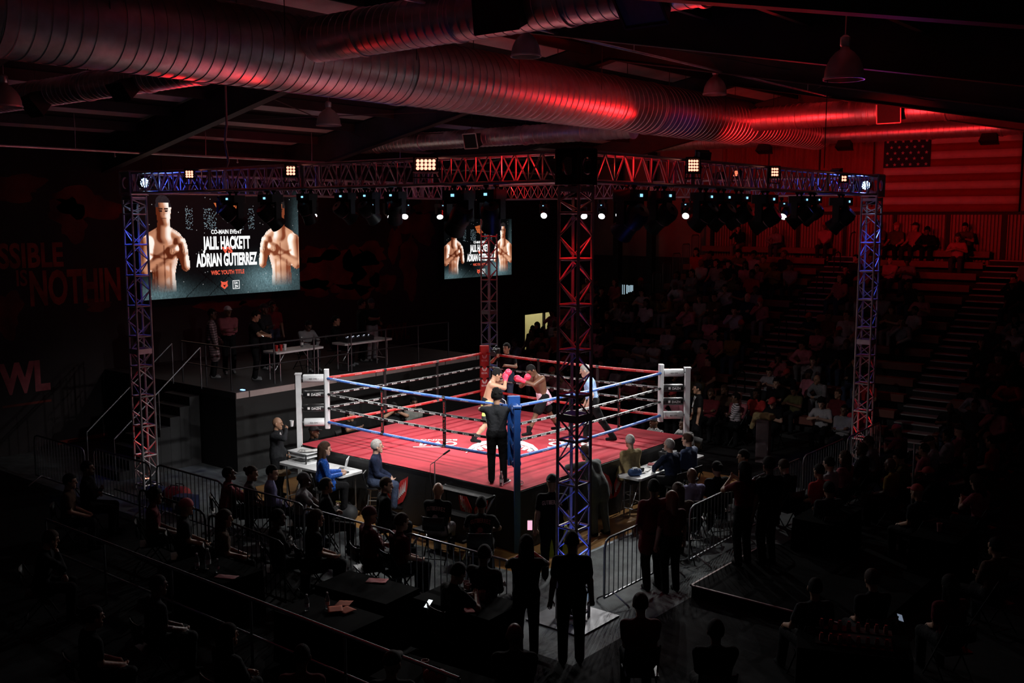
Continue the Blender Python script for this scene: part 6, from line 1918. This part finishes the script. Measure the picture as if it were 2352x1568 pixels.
o, B, q = seated(1580, 1002, 1.55, (-.96, .05), 'man with glasses in navy jacket at the far end of the score table', 'pale', mat('bright_navy_cloth', (.03, .055, .13), .75, 0, .2, 5, .3, 22), 'black', ('short', 'brown'), True, chair_label='tall stool under the man with glasses', pose='sit_lap', sleeve='long', fat=1.15, hcell=.009, hy=.1)
gs = MB()
L = lambda x, y, z: B['hc'] + B['Rh'] @ np.array((x, y, z))
for s in (-1, 1):
    gs.tube([L(s * .031 + .022 * math.cos(a), .098, .006 + .016 * math.sin(a)) for a in np.linspace(0, 2 * PI, 11)], .003, 5)
    gs.tube([L(s * .054, .096, .01), L(s * .08, .0, .012)], .003, 5)
gs.tube([L(-.01, .1, .008), L(.01, .1, .008)], .003, 5); gs.build('glasses', BLACKP, o)
seated(1590, 1076, 1.36, (-.85, .5), 'bald man in lavender shirt seated behind the score table', 'brown', 'lavender', 'black', ('bald', 'black'), pose='sit_lap', hcell=.0095)
seated(1644, 1060, 1.36, (-.85, .5), 'dark-haired woman in black behind the man in lavender shirt', 'tan', 'black', 'black', ('bun', 'black'), pose='sit_fold')
seated(1562, 1112, 1.36, (-.7, .7), 'long-haired woman in brown seated by the flag-side barrier', 'tan', 'brown', 'black', ('long', 'brown'), pose='sit_chin')
STRP = mat_stripes('black_white_official_stripes', (.02, .02, .02), (.72, .72, .72), 9, 'X', .8)
for i, (px, py) in enumerate(((1512, 948), (1580, 952))):
    seated(px, py, 1.42, (-.35, -.93), ('official in black and white stripes seated just beyond the ring, under the lettered pads', 'official in black and white stripes seated behind the white corner post')[i], ('brown', 'dark')[i], STRP, 'black', (('cap', 'blackcap'), ('crop', 'black'))[i], pose='sit_fwd', lean=.3,
           chair_label=('black folding chair under the striped official by the pads', 'black folding chair under the striped official by the post')[i])
p = head(1605, 880, 1.76)
o, B = hero((p[0], p[1], .006), toward((-.75, -.6)), 'young man in black with a pale lanyard standing beyond the white corner', 'tan', 'black', 'black', 'black', ('short', 'black'), 1.0, rh=(.24, .12, .86))
MB().tube([B['T'](-.07, .08, .47), B['T'](-.02, .15, .2), B['T'](.02, .15, .2), B['T'](.07, .08, .47)], .011, 6).build('lanyard', WHITEPR, o, True); MB().box(B['T'](0, .155, .1), (.07, .005, .1)).build('badge', WHITEPR, o)
WSTR = mat_stripes('white_sweater_black_stripes', (.02, .02, .02), (.62, .56, .60), 6.5, 'Z', .85, .25)
seated(1686, 903, 1.36, (-.8, -.6), 'woman in white sweater with black stripes seated beyond the ring', 'brown', WSTR, 'black', ('short', 'black'), pose='sit_fold', sleeve='long', fat=1.2)
# --- beyond the far-left edge: photographers
p = head(950, 905, 1.55)
PLAID = mat_checks('white_black_plaid', (.55, .56, .52), (.15, .16, .14), (.02, .02, .02), 9)
seated(950, 908, 1.42, (.9, -.35), 'ringside man in white and black plaid shirt looking through the ropes', 'brown', PLAID, 'black', ('crop', 'black'), pose='sit_lap', sleeve='long')
o, B, q = seated(902, 918, 1.42, (.9, -.4), 'ringside photographer in dark clothes raising a camera beside the plaid shirt', 'tan', 'charcoal', 'black', ('short', 'black'), pose='sit_phone', rh=(.08, .30, 1.16), lh=(-.06, .30, 1.14))
pc = empty('photo_camera', np.array((q[0], q[1], 0)) + rotz(toward((.9, -.4))) @ np.array((0, .38, 1.24)), toward((.9, -.4)), 'black photo camera held up by the ringside photographer', 'camera')
MB().box((0, 0, 0), (.14, .07, .10)).build('camera_body', BLACKP, pc); MB().lathe([(.035, 0), (.045, .16), (.04, .16)], 14, (0, .03, 0), frame((0, 1, 0))).build('camera_lens', BLACKP, pc, True)
seated(803, 938, 1.40, (.8, .1), 'ringside man in black stretching a bare arm, below the lettered pads', 'tan', 'black', 'black', ('short', 'black'), pose='sit_lap', rh=(.18, .48, 1.0), rp=(1, 0, -.4))
seated(720, 985, 1.30, (.8, .4), 'ringside man in black with a white chest print, behind the white post', 'brown', 'black', 'black', ('cap', 'blackcap'), pose='sit_lap')

# --- seated row inside the barrier, big-screen side
seated(522, 1068, 1.40, (.5, .86), 'man in rose shirt with short dark hair leaning at the barrier', 'brown', 'rose', 'black', ('crop', 'black'), pose='sit_fwd', lean=.15, fat=1.12)
seated(577, 1072, 1.36, (.55, .83), 'woman in sparkling dark top between rose and lavender shirts', 'tan', mat('dark_sparkle', (.03, .025, .03), .35, .3, .9, 70, .8, 140), 'black', ('bun', 'brown'), pose='sit_lap', hy=-.5)
seated(624, 1070, 1.36, (.6, .8), 'man in lavender shirt seated inside the barrier', 'tan', 'lavender', 'black', ('short', 'black'), pose='sit_lap', sleeve='long', hy=-.5)
seated(690, 1084, 1.38, (.62, .78), 'man in grey beanie and pale shirt seated inside the barrier', 'dark', 'lightgrey', 'denim', ('beanie', 'greycap'), pose='sit_fwd', lean=.2, sleeve='short', hy=-.4)
seated(755, 1092, 1.42, (.6, .8), 'person with black hood seated in front of the blue sequin jacket', 'tan', 'black', 'black', ('hood', 'blackcap'), pose='sit_fold')

# --- on the stage
def on_stage(px, py, X, label, skin, top, bot, hair, vec, pose, s=1.0, **over):
    p = on_x(px, py, X)
    kw = dict(POSES[pose]); kw.update(over)
    f = np.array(vec, float); f /= np.linalg.norm(f)
    o, B = hero((X, p[1], SZ + .004), toward(f), label, skin, top, bot, 'grey', hair, s, 'people on the stage', **kw)
    if pose.startswith('sit'): place(CHAIR, (X, p[1], SZ + .002), toward(f), 'chair under the ' + label.split(',')[0], 'folding chairs on the stage')
    return o, B
LPL = mat_checks('pale_rose_plaid', (.40, .30, .32), (.14, .09, .10), (.04, .03, .03), 5)
on_stage(484, 706, -8.0, 'man in long rose plaid shirt at the tower end of the stage', 'dark', LPL, 'black', ('crop', 'black'), (.6, .8), 'stand_coat', coat=.85)
on_stage(522, 704, -8.3, 'person in white cap and red shirt on the stage', 'brown', 'rose', 'black', ('cap', 'white'), (.7, -.3), 'stand_fold')
o, B = on_stage(581, 722, -6.9, 'man in black looking at a bright phone on the stage', 'tan', 'black', 'black', ('short', 'black'), (.7, .7), 'stand_phone', rh=(.06, .34, 1.12), lh=(-.06, .34, 1.12), hp=-.35)
p = on_x(600, 769, -6.6); phone((p[0], p[1], p[2]), (.6, 0, toward((-.7, -.7))), 'bright white phone in the hands of the man in black on the stage', emis('phone_white_glow', (.85, .95, 1.0), 1.6))
on_stage(605, 712, -8.2, 'man in dark cap standing behind the phone reader on the stage', 'dark', 'charcoal', 'black', ('cap', 'blackcap'), (.8, .2), 'stand_fold')
on_stage(626, 708, -8.6, 'person in maroon at the back of the stage', 'brown', 'maroon', 'denim', ('short', 'black'), (.8, -.3), 'stand')
on_stage(698, 744, -7.3, 'man in grey hooded jacket seated at the stage table', 'dark', 'grey', 'charcoal', ('crop', 'black'), (.95, -.1), 'sit_fwd', lean=.25, hp=-.2)
on_stage(770, 716, -7.2, 'man in black shirt resting his arms between the stage tables', 'tan', 'black', 'black', ('short', 'black'), (.8, .5), 'sit_fold', sleeve='short')
on_stage(828, 690, -7.3, 'tall man in black reaching across the mixer on the stage', 'brown', 'black', 'black', ('crop', 'black'), (.5, .85), 'stand', rh=(.14, .42, 1.20), rp=(1, -.3, -.5))
on_stage(852, 688, -7.2, 'man in black with a chest print standing at the mixer on the stage', 'brown', 'black', 'lightgrey', ('beanie', 'blackcap'), (.8, -.2), 'stand', lh=(-.1, .34, 1.1))

# --- heads in the lit doorway
for i, (px, py, ht) in enumerate(((1223, 745, 1.72), (1247, 748, 1.68), (1262, 738, 1.80), (1270, 748, 1.70))):
    X_ = XW + 1.2 + .3 * i
    p = on_x(px, py, X_)
    crowd(('stand', 'stand_fold', 'stand', 'stand_coat')[i], (X_, p[1], .0065), toward((.9, -.5)), ('person with face lit in the doorway light', 'dark silhouette in the lit doorway, second from the mural', 'tall dark silhouette in the lit doorway', 'dark silhouette beside the tall one at the lit doorway')[i], 'tan', 'black', 'black', ('short', 'black'), 'people at the lit doorway', ht / 1.75)

# --- standing and seated figures in the near dark, one by one
gd = 'spectators in the near dark'
near_list = [
    # px, py, ztop, pose, facing, label, skin, top, hair
    (1209, 1236, 1.68, 'stand_phone', AWAY, 'woman filming the ring with a lit phone, left of the near tower', 'tan', 'black', ('long', 'black')),
    (1314, 1226, 1.80, 'stand', AWAY, 'broad man in black standing right in front of the near tower', 'brown', 'black', ('crop', 'black')),
    (1503, 1106, 1.78, 'stand_coat', (-.8, .5), 'man in maroon jacket standing at the flag-side barrier', 'brown', 'maroon', ('short', 'black')),
    (1545, 1133, 1.62, 'stand', (-.8, .5), 'red-haired woman standing beside the man in maroon jacket', 'pale', 'maroon', ('long', mat('hair_copper', (.22, .07, .03), .5, 0, .3, 40))),
    (1712, 1092, 1.72, 'stand_phone', (-.85, .4), 'person filming with a phone beyond the flag-side barrier', 'tan', 'maroon', ('long', 'black')),
    (1768, 1080, 1.80, 'stand', (-.85, .4), 'tall man in black standing beside the filming person', 'brown', 'black', ('short', 'black')),
    (345, 1126, 1.36, 'sit_lap', (.5, .86), 'person with dark round hair seated by the lettered box', 'brown', 'maroon', ('curly', 'black')),
    (417, 1150, 1.36, 'sit_lap', (.5, .86), 'person in pink hat seated behind the black barrier', 'tan', 'charcoal', ('beanie', 'pinkhat')),
    (505, 1176, 1.36, 'sit_lap', (.5, .86), 'long-haired woman in rust top seated behind the black barrier', 'tan', 'brown', ('long', 'brown')),
    (636, 1174, 1.36, 'sit_fold', (.5, .86), 'dark silhouette seated in front of the man in grey beanie', 'dark', 'black', ('short', 'black')),
    (716, 1176, 1.36, 'sit_lap', (.4, .9), 'woman with auburn hair seated before the steel barrier', 'tan', 'black', ('long', 'brown')),
    (846, 1168, 1.40, 'sit_fold', (.4, .9), 'broad person in maroon hood nearest the open floor', 'tan', 'maroon', ('beanie', mat('maroon_hood', (.11, .014, .02), .9))),
    (913, 1184, 1.36, 'sit_lap', (.3, .95), 'person in maroon beside the broad maroon hood', 'tan', 'maroon', ('short', 'brown')),
    (1112, 1256, 1.40, 'sit_fold', (-.2, .98), 'broad dark spectator at the cup table below the ring steps', 'dark', 'black', ('crop', 'black')),
    (1035, 1300, 1.36, 'sit_phone', (.2, .98), 'spectator with a white phone at the cup table', 'tan', 'black', ('short', 'black')),
    (1182, 1442, 1.40, 'sit_lap', AWAY, 'bald spectator in the bottom middle below the near tower', 'brown', 'black', ('bald', 'black')),
    (1473, 1372, 1.36, 'sit_lap', AWAY, 'spectator with reddish hair right of the near tower foot', 'tan', 'maroon', ('short', 'brown')),
    (350, 1328, 1.36, 'sit_lap', (.2, .98), 'spectator with a rounded head behind the blue-sheened rail', 'brown', 'charcoal', ('crop', 'black')),
    (85, 1222, 1.36, 'sit_chin', (.5, .86), 'spectator near the picture edge beyond the black barrier', 'tan', 'black', ('short', 'brown')),
    (150, 1092, 1.36, 'sit_lap', (.6, .8), 'spectator by the barrier end nearest the mural', 'tan', 'brown', ('short', 'black')),
    (198, 1062, 1.40, 'sit_fold', (.6, .8), 'spectator in black by the barrier next to the holdall', 'brown', 'black', ('crop', 'black')),
    (1716, 1036, 1.36, 'sit_lap', (-.8, -.5), 'person in orange top facing the flag-side tower', 'tan', 'orange', ('short', 'black')),
    (1888, 1070, 1.38, 'sit_lap', (-.85, .4), 'broad man in red shirt by the flag-side tower foot', 'tan', 'red', ('crop', 'black')),
    (1812, 1060, 1.36, 'sit_phone', (-.8, .3), 'person with a lit face between orange and red shirts', 'pale', 'black', ('short', 'brown')),
    (1905, 1110, 1.36, 'sit_fold', (-.7, .6), 'person in white trousers below the broad red shirt', 'tan', 'charcoal', ('short', 'black')),
    (2115, 1118, 1.36, 'sit_lap', (-.85, .3), 'person in red cap at the dark tables beyond the flag-side tower', 'tan', 'charcoal', ('cap', 'red')),
    (2258, 1095, 1.36, 'sit_phone', (-.85, .3), 'woman with raised hands at the dark tables near the picture edge', 'pale', 'rose', ('long', 'brown')),
    (2010, 1316, 1.36, 'sit_lap', (-.7, .6), 'spectator with a glowing rim of red hair near the caddy table', 'tan', 'black', ('short', 'brown')),
    (1645, 1430, 1.36, 'sit_fold', AWAY, 'dark spectator in front of the low riser', 'brown', 'black', ('short', 'black')),
    (1870, 1330, 1.36, 'sit_wide', (-.7, .6), 'dark spectator between the low riser and the caddy table', 'tan', 'charcoal', ('crop', 'black')),
    (2190, 1330, 1.36, 'sit_lap', (-.7, .6), 'dark spectator at the far side of the caddy table', 'tan', 'maroon', ('long', 'black')),
    (2290, 1240, 1.36, 'sit_fold', (-.8, .4), 'dark spectator in brown near the tall pole', 'tan', 'brown', ('short', 'black')),
    (200, 1400, 1.36, 'sit_lap', (.2, .98), 'dark spectator below the blue-sheened rail, nearest the mural side', 'tan', 'black', ('short', 'black')),
    (520, 1440, 1.36, 'sit_fold', (.1, .98), 'dark spectator below the blue-sheened rail, second from the mural side', 'tan', 'charcoal', ('long', 'black')),
    (690, 1492, 1.36, 'sit_lap', AWAY, 'dark spectator below the blue-sheened rail, third from the mural side', 'brown', 'maroon', ('crop', 'black')),
    (900, 1500, 1.36, 'sit_wide', AWAY, 'dark spectator seated below the napkin table', 'tan', 'black', ('cap', 'blackcap')),
]
for (px, py, zt_, pose, vec, label, sk, tp_, hr) in near_list:
    p = head(px, py, zt_)
    f = np.array(vec, float); f /= np.linalg.norm(f)
    ns = zt_ / (1.735 if pose.startswith('stand') else 1.345)
    z0 = .2 if (6.5 < p[0] < 9.35 and -2.95 < p[1] < -.2) else .006
    crowd(pose, (p[0], p[1], z0), toward(f), label, sk, tp_, 'black', hr, gd, ns)
    if pose.startswith('sit'):
        place(CHAIR, (p[0], p[1], z0), toward(f), 'chair under the ' + label, 'folding chairs in the near dark')
p = head(1209, 1236, 1.68); q = np.array((p[0], p[1], 0)) + rotz(toward(AWAY)) @ np.array((.02, .46, 1.46))
phone(on_y(1217, 1206, p[1] + .30), (PI / 2 + .1, 0, toward(AWAY)), 'lit phone filming the ring left of the near tower', emis('phone_pink_glow', (1.0, .45, .62), 1.2))
phone(on_z(984, 1386, .82), (.5, 0, .2), 'bright white phone lying at the cup table', emis('phone_white_glow', (.85, .95, 1.0), 1.0))
p = head(1712, 1092, 1.72); phone(on_y(1690, 1120, p[1] + .05), (PI / 2, 0, toward((.85, -.4))), 'small lit phone beyond the flag-side barrier', emis('phone_dim_glow', (.7, .6, .5), .5))
phone(on_z(2068, 1418, .8), (.3, .3, .6), 'phone with a lit edge at the caddy table', emis('phone_edge_glow', (.6, .75, 1.0), .22))
hv = MB(); hv.prism([(-.2, -.26), (.2, -.26), (.24, .05), (.14, .28), (.05, .2), (-.05, .2), (-.14, .28), (-.24, .05)], (0, 0, 0), (1, 0, 0), (0, 0, 1), .12)
p = on_z(1272, 1225, .75); hvo = hv.build('safety_vest', mat('hi_vis_yellow', (.62, .70, .04), .7, 0, .3, 6), None, False, (p[0], p[1] + .1, .62), (0, 0, toward(AWAY))); tag(hvo, 'yellow high-visibility vest hanging behind the near tower', 'vest')

# ---- dark spectator tables with their clutter
BCL = mat('black_tablecloth', (.004, .004, .004), .95, 0, .2, 4, spec=.04)
gt = 'black clothed spectator tables'
for (x, y, a, nm) in ((5.15, -6.75, .05, 'black clothed table covered with cups left of the near tower'), (3.70, -7.25, .1, 'black clothed table with a red menu behind the maroon hoods'), (1.35, -8.15, .05, 'black clothed table with tall bottles behind the rail'),
                      (4.05, -8.25, .05, 'black clothed table with orange napkins behind the rail'), (6.45, -8.75, .1, 'black clothed table with a red bag and cup at the bottom of the picture'), (7.35, .35, PI / 2, 'black clothed table behind the broad red shirt'),
                      (9.25, .65, PI / 2, 'black clothed table by the red cap'), (9.75, -4.75, .4, 'black clothed table with a rack of small jars')):
    folding_table((x, y, .006), a, 1.3, .7, .75, nm, BLACKM, BCL, gt)
CUPM = mat('clear_red_cup', (.42, .20, .20), .3, 0, .1)
for i, (px, py) in enumerate(((1047, 1392), (1095, 1345), (1108, 1378), (1075, 1362), (1060, 1378))):
    p = on_z(px, py, .765); cup((min(max(p[0], 4.6), 5.7), min(max(p[1], -7.02), -6.48), .762), 'plastic cup on the cup table, %s from the phone' % ORD[i + 1], 'cups on the cup table', CUPM, .13)
NAPK = mat('orange_napkin', (.50, .10, .04), .8); NAPR = mat('red_menu_card', (.48, .05, .06), .7)
sheet(np.append(on_z(1080, 1402, .764)[:2], .764), .7, .22, .16, 'red napkin at the front of the cup table', NAPR, 'napkin')
sheet(np.append(on_z(866, 1334, .764)[:2], .764), .5, .30, .18, 'red menu card behind the maroon hoods', NAPR, 'menu')
for i, (px, py) in enumerate(((790, 1385), (795, 1402), (770, 1402))):
    p = on_z(px, py, .77); sheet((p[0], p[1], .764 + .012 * i), .5 + i, .2, .2, 'orange napkin on the napkin table, %s of the heap' % ('bottom', 'middle', 'top')[i], NAPK, 'napkin', 'orange napkins')
for i, (px, py) in enumerate(((752, 1395), (705, 1400))):
    p = on_z(px, py, .77); bottle((p[0], p[1], .762), ('bottle standing beside the orange napkins', 'bottle further along the napkin table')[i])
for i, (px, py) in enumerate(((478, 1303), (453, 1305), (500, 1312))):
    p = on_z(px, py, .77); bottle((p[0], p[1], .762), ('tallest bottle on the bottle table', 'bottle on the bottle table nearer the mural side', 'short bottle next to the tallest one')[i], None, (.30, .24, .2)[i])
sheet(np.append(on_z(520, 1325, .764)[:2], .764), .4, .34, .14, 'pink paper on the bottle table', mat('pink_paper', (.5, .2, .22), .8))
p = on_z(1008, 1465, .77); cup((6.25, -8.7, .762), 'cup above the red bag at the bottom of the picture', None, CUPM, .14)
p = on_z(1030, 1530, .77); bag((6.55, -8.85, .762), .3, .24, .16, .16, mat('red_paper_bag', (.40, .04, .05), .7), 'small red bag at the bottom of the picture')
p = on_z(1900, 1170, .77); bag((7.3, .5, .762), 1.2, .5, .25, .2, mat('red_crate_cloth', (.40, .02, .02), .7, 0, .5, 20), 'red patterned bag on the table behind the broad red shirt')
p = on_z(2080, 1225, .77); cup((9.2, .5, .762), 'plastic cup on the table by the red cap', None, CUPM, .14)
RK = empty('jar_rack', (9.75, -4.75, .762), .4, 'wire rack holding two rows of small jars on the dark table', 'rack')
MB().bbox((-.45, -.2, 0), (.45, .2, .015)).build('rack_base', BLACKM, RK)
MB().bbox((-.45, 0.02, .10), (.45, .2, .115)).build('rack_shelf', BLACKM, RK)
JM = mat('jar_red', (.35, .08, .07), .3)
jm = MB().lathe([(.025, 0), (.028, .02), (.028, .07), (.018, .085), (.018, .1)], 10).mesh('jar', JM, True)
for r_ in range(2):
    for k in range(8): link('jar', jm, RK, (-.38 + .108 * k, -.1 + .2 * r_, .016 + .1 * r_))
pole = MB().tube([(0, 0, 0), (0, 0, 1.9)], .02, 8); po_ = empty('stanchion_pole', (8.35, 1.75, .006), 0, 'thin upright pole among the dark tables near the picture edge', 'pole')
pole.build('pole', RAILM, po_, True); MB().lathe([(.02, 0), (.16, 0), (.16, .02), (.03, .04)], 16).build('base', BLACKM, po_, True)
wbx = empty('pale_cabinet', (*on_z(1752, 1060, 0)[:2], .006), .2, 'tall pale cabinet with a coat on top beyond the score table', 'cabinet')
MB().bbox((-.15, -.15, 0), (.15, .15, 1.05)).build('cabinet_body', mat('pinkish_cabinet', (.14, .10, .11), .6), wbx); MB().bbox((-.13, -.162, .06), (.13, -.152, 1.0)).build('cabinet_door', mat('pinkish_cabinet2', (.12, .085, .095), .6), wbx)
co = sdf_mesh([('c', (-.2, 0, .06), (.2, 0, .07), .08, .09, 0, .04), ('c', (-.22, -.2, -.2), (-.2, 0, .06), .06, .08, 0, .04), ('c', (.05, .0, .1), (.2, -.1, .05), .07, .06, 0, .04)], .022)
me = bpy.data.meshes.new('folded_coat'); me.from_pydata([tuple(v) for v in co[0]], [], [tuple(int(i) for i in q) for q in co[1]]); me.materials.append(cloth('tan')); me.polygons.foreach_set('use_smooth', [True] * len(me.polygons)); me.update()
q = wbx.location; tag(link('folded_coat', me, None, (q[0], q[1], 1.07)), 'tan coat folded on top of the pale cabinet', 'coat')

# --- bleacher spectators
rb = random.Random(21)
TOPS = ['black', 'black', 'charcoal', 'navy', 'grey', 'lightgrey', 'grey', 'maroon', 'red', 'pink', 'mustard', 'brown', 'rose', 'olive', 'rose', 'pink', 'black', 'charcoal', 'lightgrey']
NAMES = {'lightgrey': 'light grey', 'olive': 'olive', 'rose': 'rose'}
HSTY = [('short', 'black'), ('crop', 'black'), ('long', 'brown'), ('long', 'black'), ('cap', 'blackcap'), ('bald', 'black'), ('short', 'brown'), ('curly', 'black'), ('cap', 'red')]
HWORD = {'short': 'short-haired', 'crop': 'crop-haired', 'long': 'long-haired', 'cap': 'capped', 'bald': 'bald', 'curly': 'curly-haired', 'beanie': 'beanie-wearing'}
SITS = ['sit_lap', 'sit_fold', 'sit_fwd', 'sit_phone', 'sit_chin', 'sit_wide']
SIDE = {0: 'from the aisle, mural side', 1: 'from the aisle, flag side', 2: 'beyond the second aisle'}
def visible_px(x, y, z):
    d = np.array((x, y, z)) - CAM; dz = d @ FW
    return W / 2 + FPX * (d @ RT) / dz, H / 2 - FPX * (d @ UP) / dz
for i in range(NROW):
    y, z = row_y(i), row_z(i)
    for bi, (x0, x1) in enumerate(BLOCKS):
        if bi == 0 and i < 8: x0 = -8.4
        n = int((x1 - x0 - .2) / .56)
        occ = {13: .55, 12: .22, 11: .2}.get(i, .62)
        if bi == 0 and i in (11, 12): occ = .10
        cnt = 0
        rng = range(n)
        for k in rng:
            xx = (x1 - .35 - .56 * k) if bi == 0 else (x0 + .35 + .56 * k)
            u, v = visible_px(xx, y, z + .6)
            hit = rb.random() < occ
            tp_ = rb.choice(TOPS); hr = rb.choice(HSTY); sk = rb.choice(['pale', 'tan', 'tan', 'brown', 'brown', 'dark']); ps = rb.choice(SITS); a = rb.uniform(-.35, .2)
            if not hit or u < 1150 or u > 2372: continue
            cnt += 1
            crowd(ps, (xx + rb.uniform(-.05, .05), y + .11, z - .45), PI + a, '%s spectator in %s, %s bleacher row up, %s person %s' % (HWORD[hr[0]], NAMES.get(tp_, tp_), ORD[i + 1], ORD[cnt], SIDE[bi]), sk, tp_, rb.choice(['black', 'denim', 'charcoal', 'grey']), hr, 'bleacher spectators', rb.uniform(.93, 1.05))
# --- floor seating between ring and bleachers
gfz = 'floor seating between the ring and the bleachers'
for r_ in range(2):
    for k in range(11):
        xx = -4.6 + .95 * k + rb.uniform(-.1, .1); yy = 7.55 + .85 * r_ - .1 * r_
        u, v = visible_px(xx, yy, .9)
        hit = rb.random() < .72
        tp_ = rb.choice(TOPS); hr = rb.choice(HSTY); sk = rb.choice(['pale', 'tan', 'brown', 'brown', 'dark']); ps = rb.choice(SITS)
        if not hit or u > 2360: continue
        nm = '%s spectator in %s, %s floor row before the bleachers, %s chair from the doorway' % (HWORD[hr[0]], NAMES.get(tp_, tp_), ORD[r_ + 1], ORD[k + 1])
        crowd(ps, (xx, yy, .006), PI + rb.uniform(-.2, .2), nm, sk, tp_, 'black', hr, gfz)
        place(CHAIR, (xx, yy, .006), PI, 'black chair in the %s floor row before the bleachers, %s from the doorway' % (ORD[r_ + 1], ORD[k + 1]), 'chairs before the bleachers')
for r_ in range(3):
    for k in range(7):
        xx = 6.75 + .95 * r_; yy = 1.9 + .82 * k + rb.uniform(-.1, .1)
        u, v = visible_px(xx, yy, .9)
        hit = rb.random() < .7
        tp_ = rb.choice(TOPS); hr = rb.choice(HSTY); sk = rb.choice(['pale', 'tan', 'brown', 'brown', 'dark']); ps = rb.choice(SITS + ['sit_lap'])
        if not hit or u > 2360 or (r_ >= 1 and k == 0): continue
        nm = '%s spectator in %s, %s flag-side floor row, %s chair from the red bag' % (HWORD[hr[0]], NAMES.get(tp_, tp_), ORD[r_ + 1], ORD[k + 1])
        crowd(ps, (xx, yy, .006), PI / 2 + rb.uniform(-.2, .3), nm, sk, tp_, 'black', hr, gfz)
        place(CHAIR, (xx, yy, .006), PI / 2, 'black chair in the %s flag-side floor row, %s from the red bag' % (ORD[r_ + 1], ORD[k + 1]), 'chairs on the flag side')
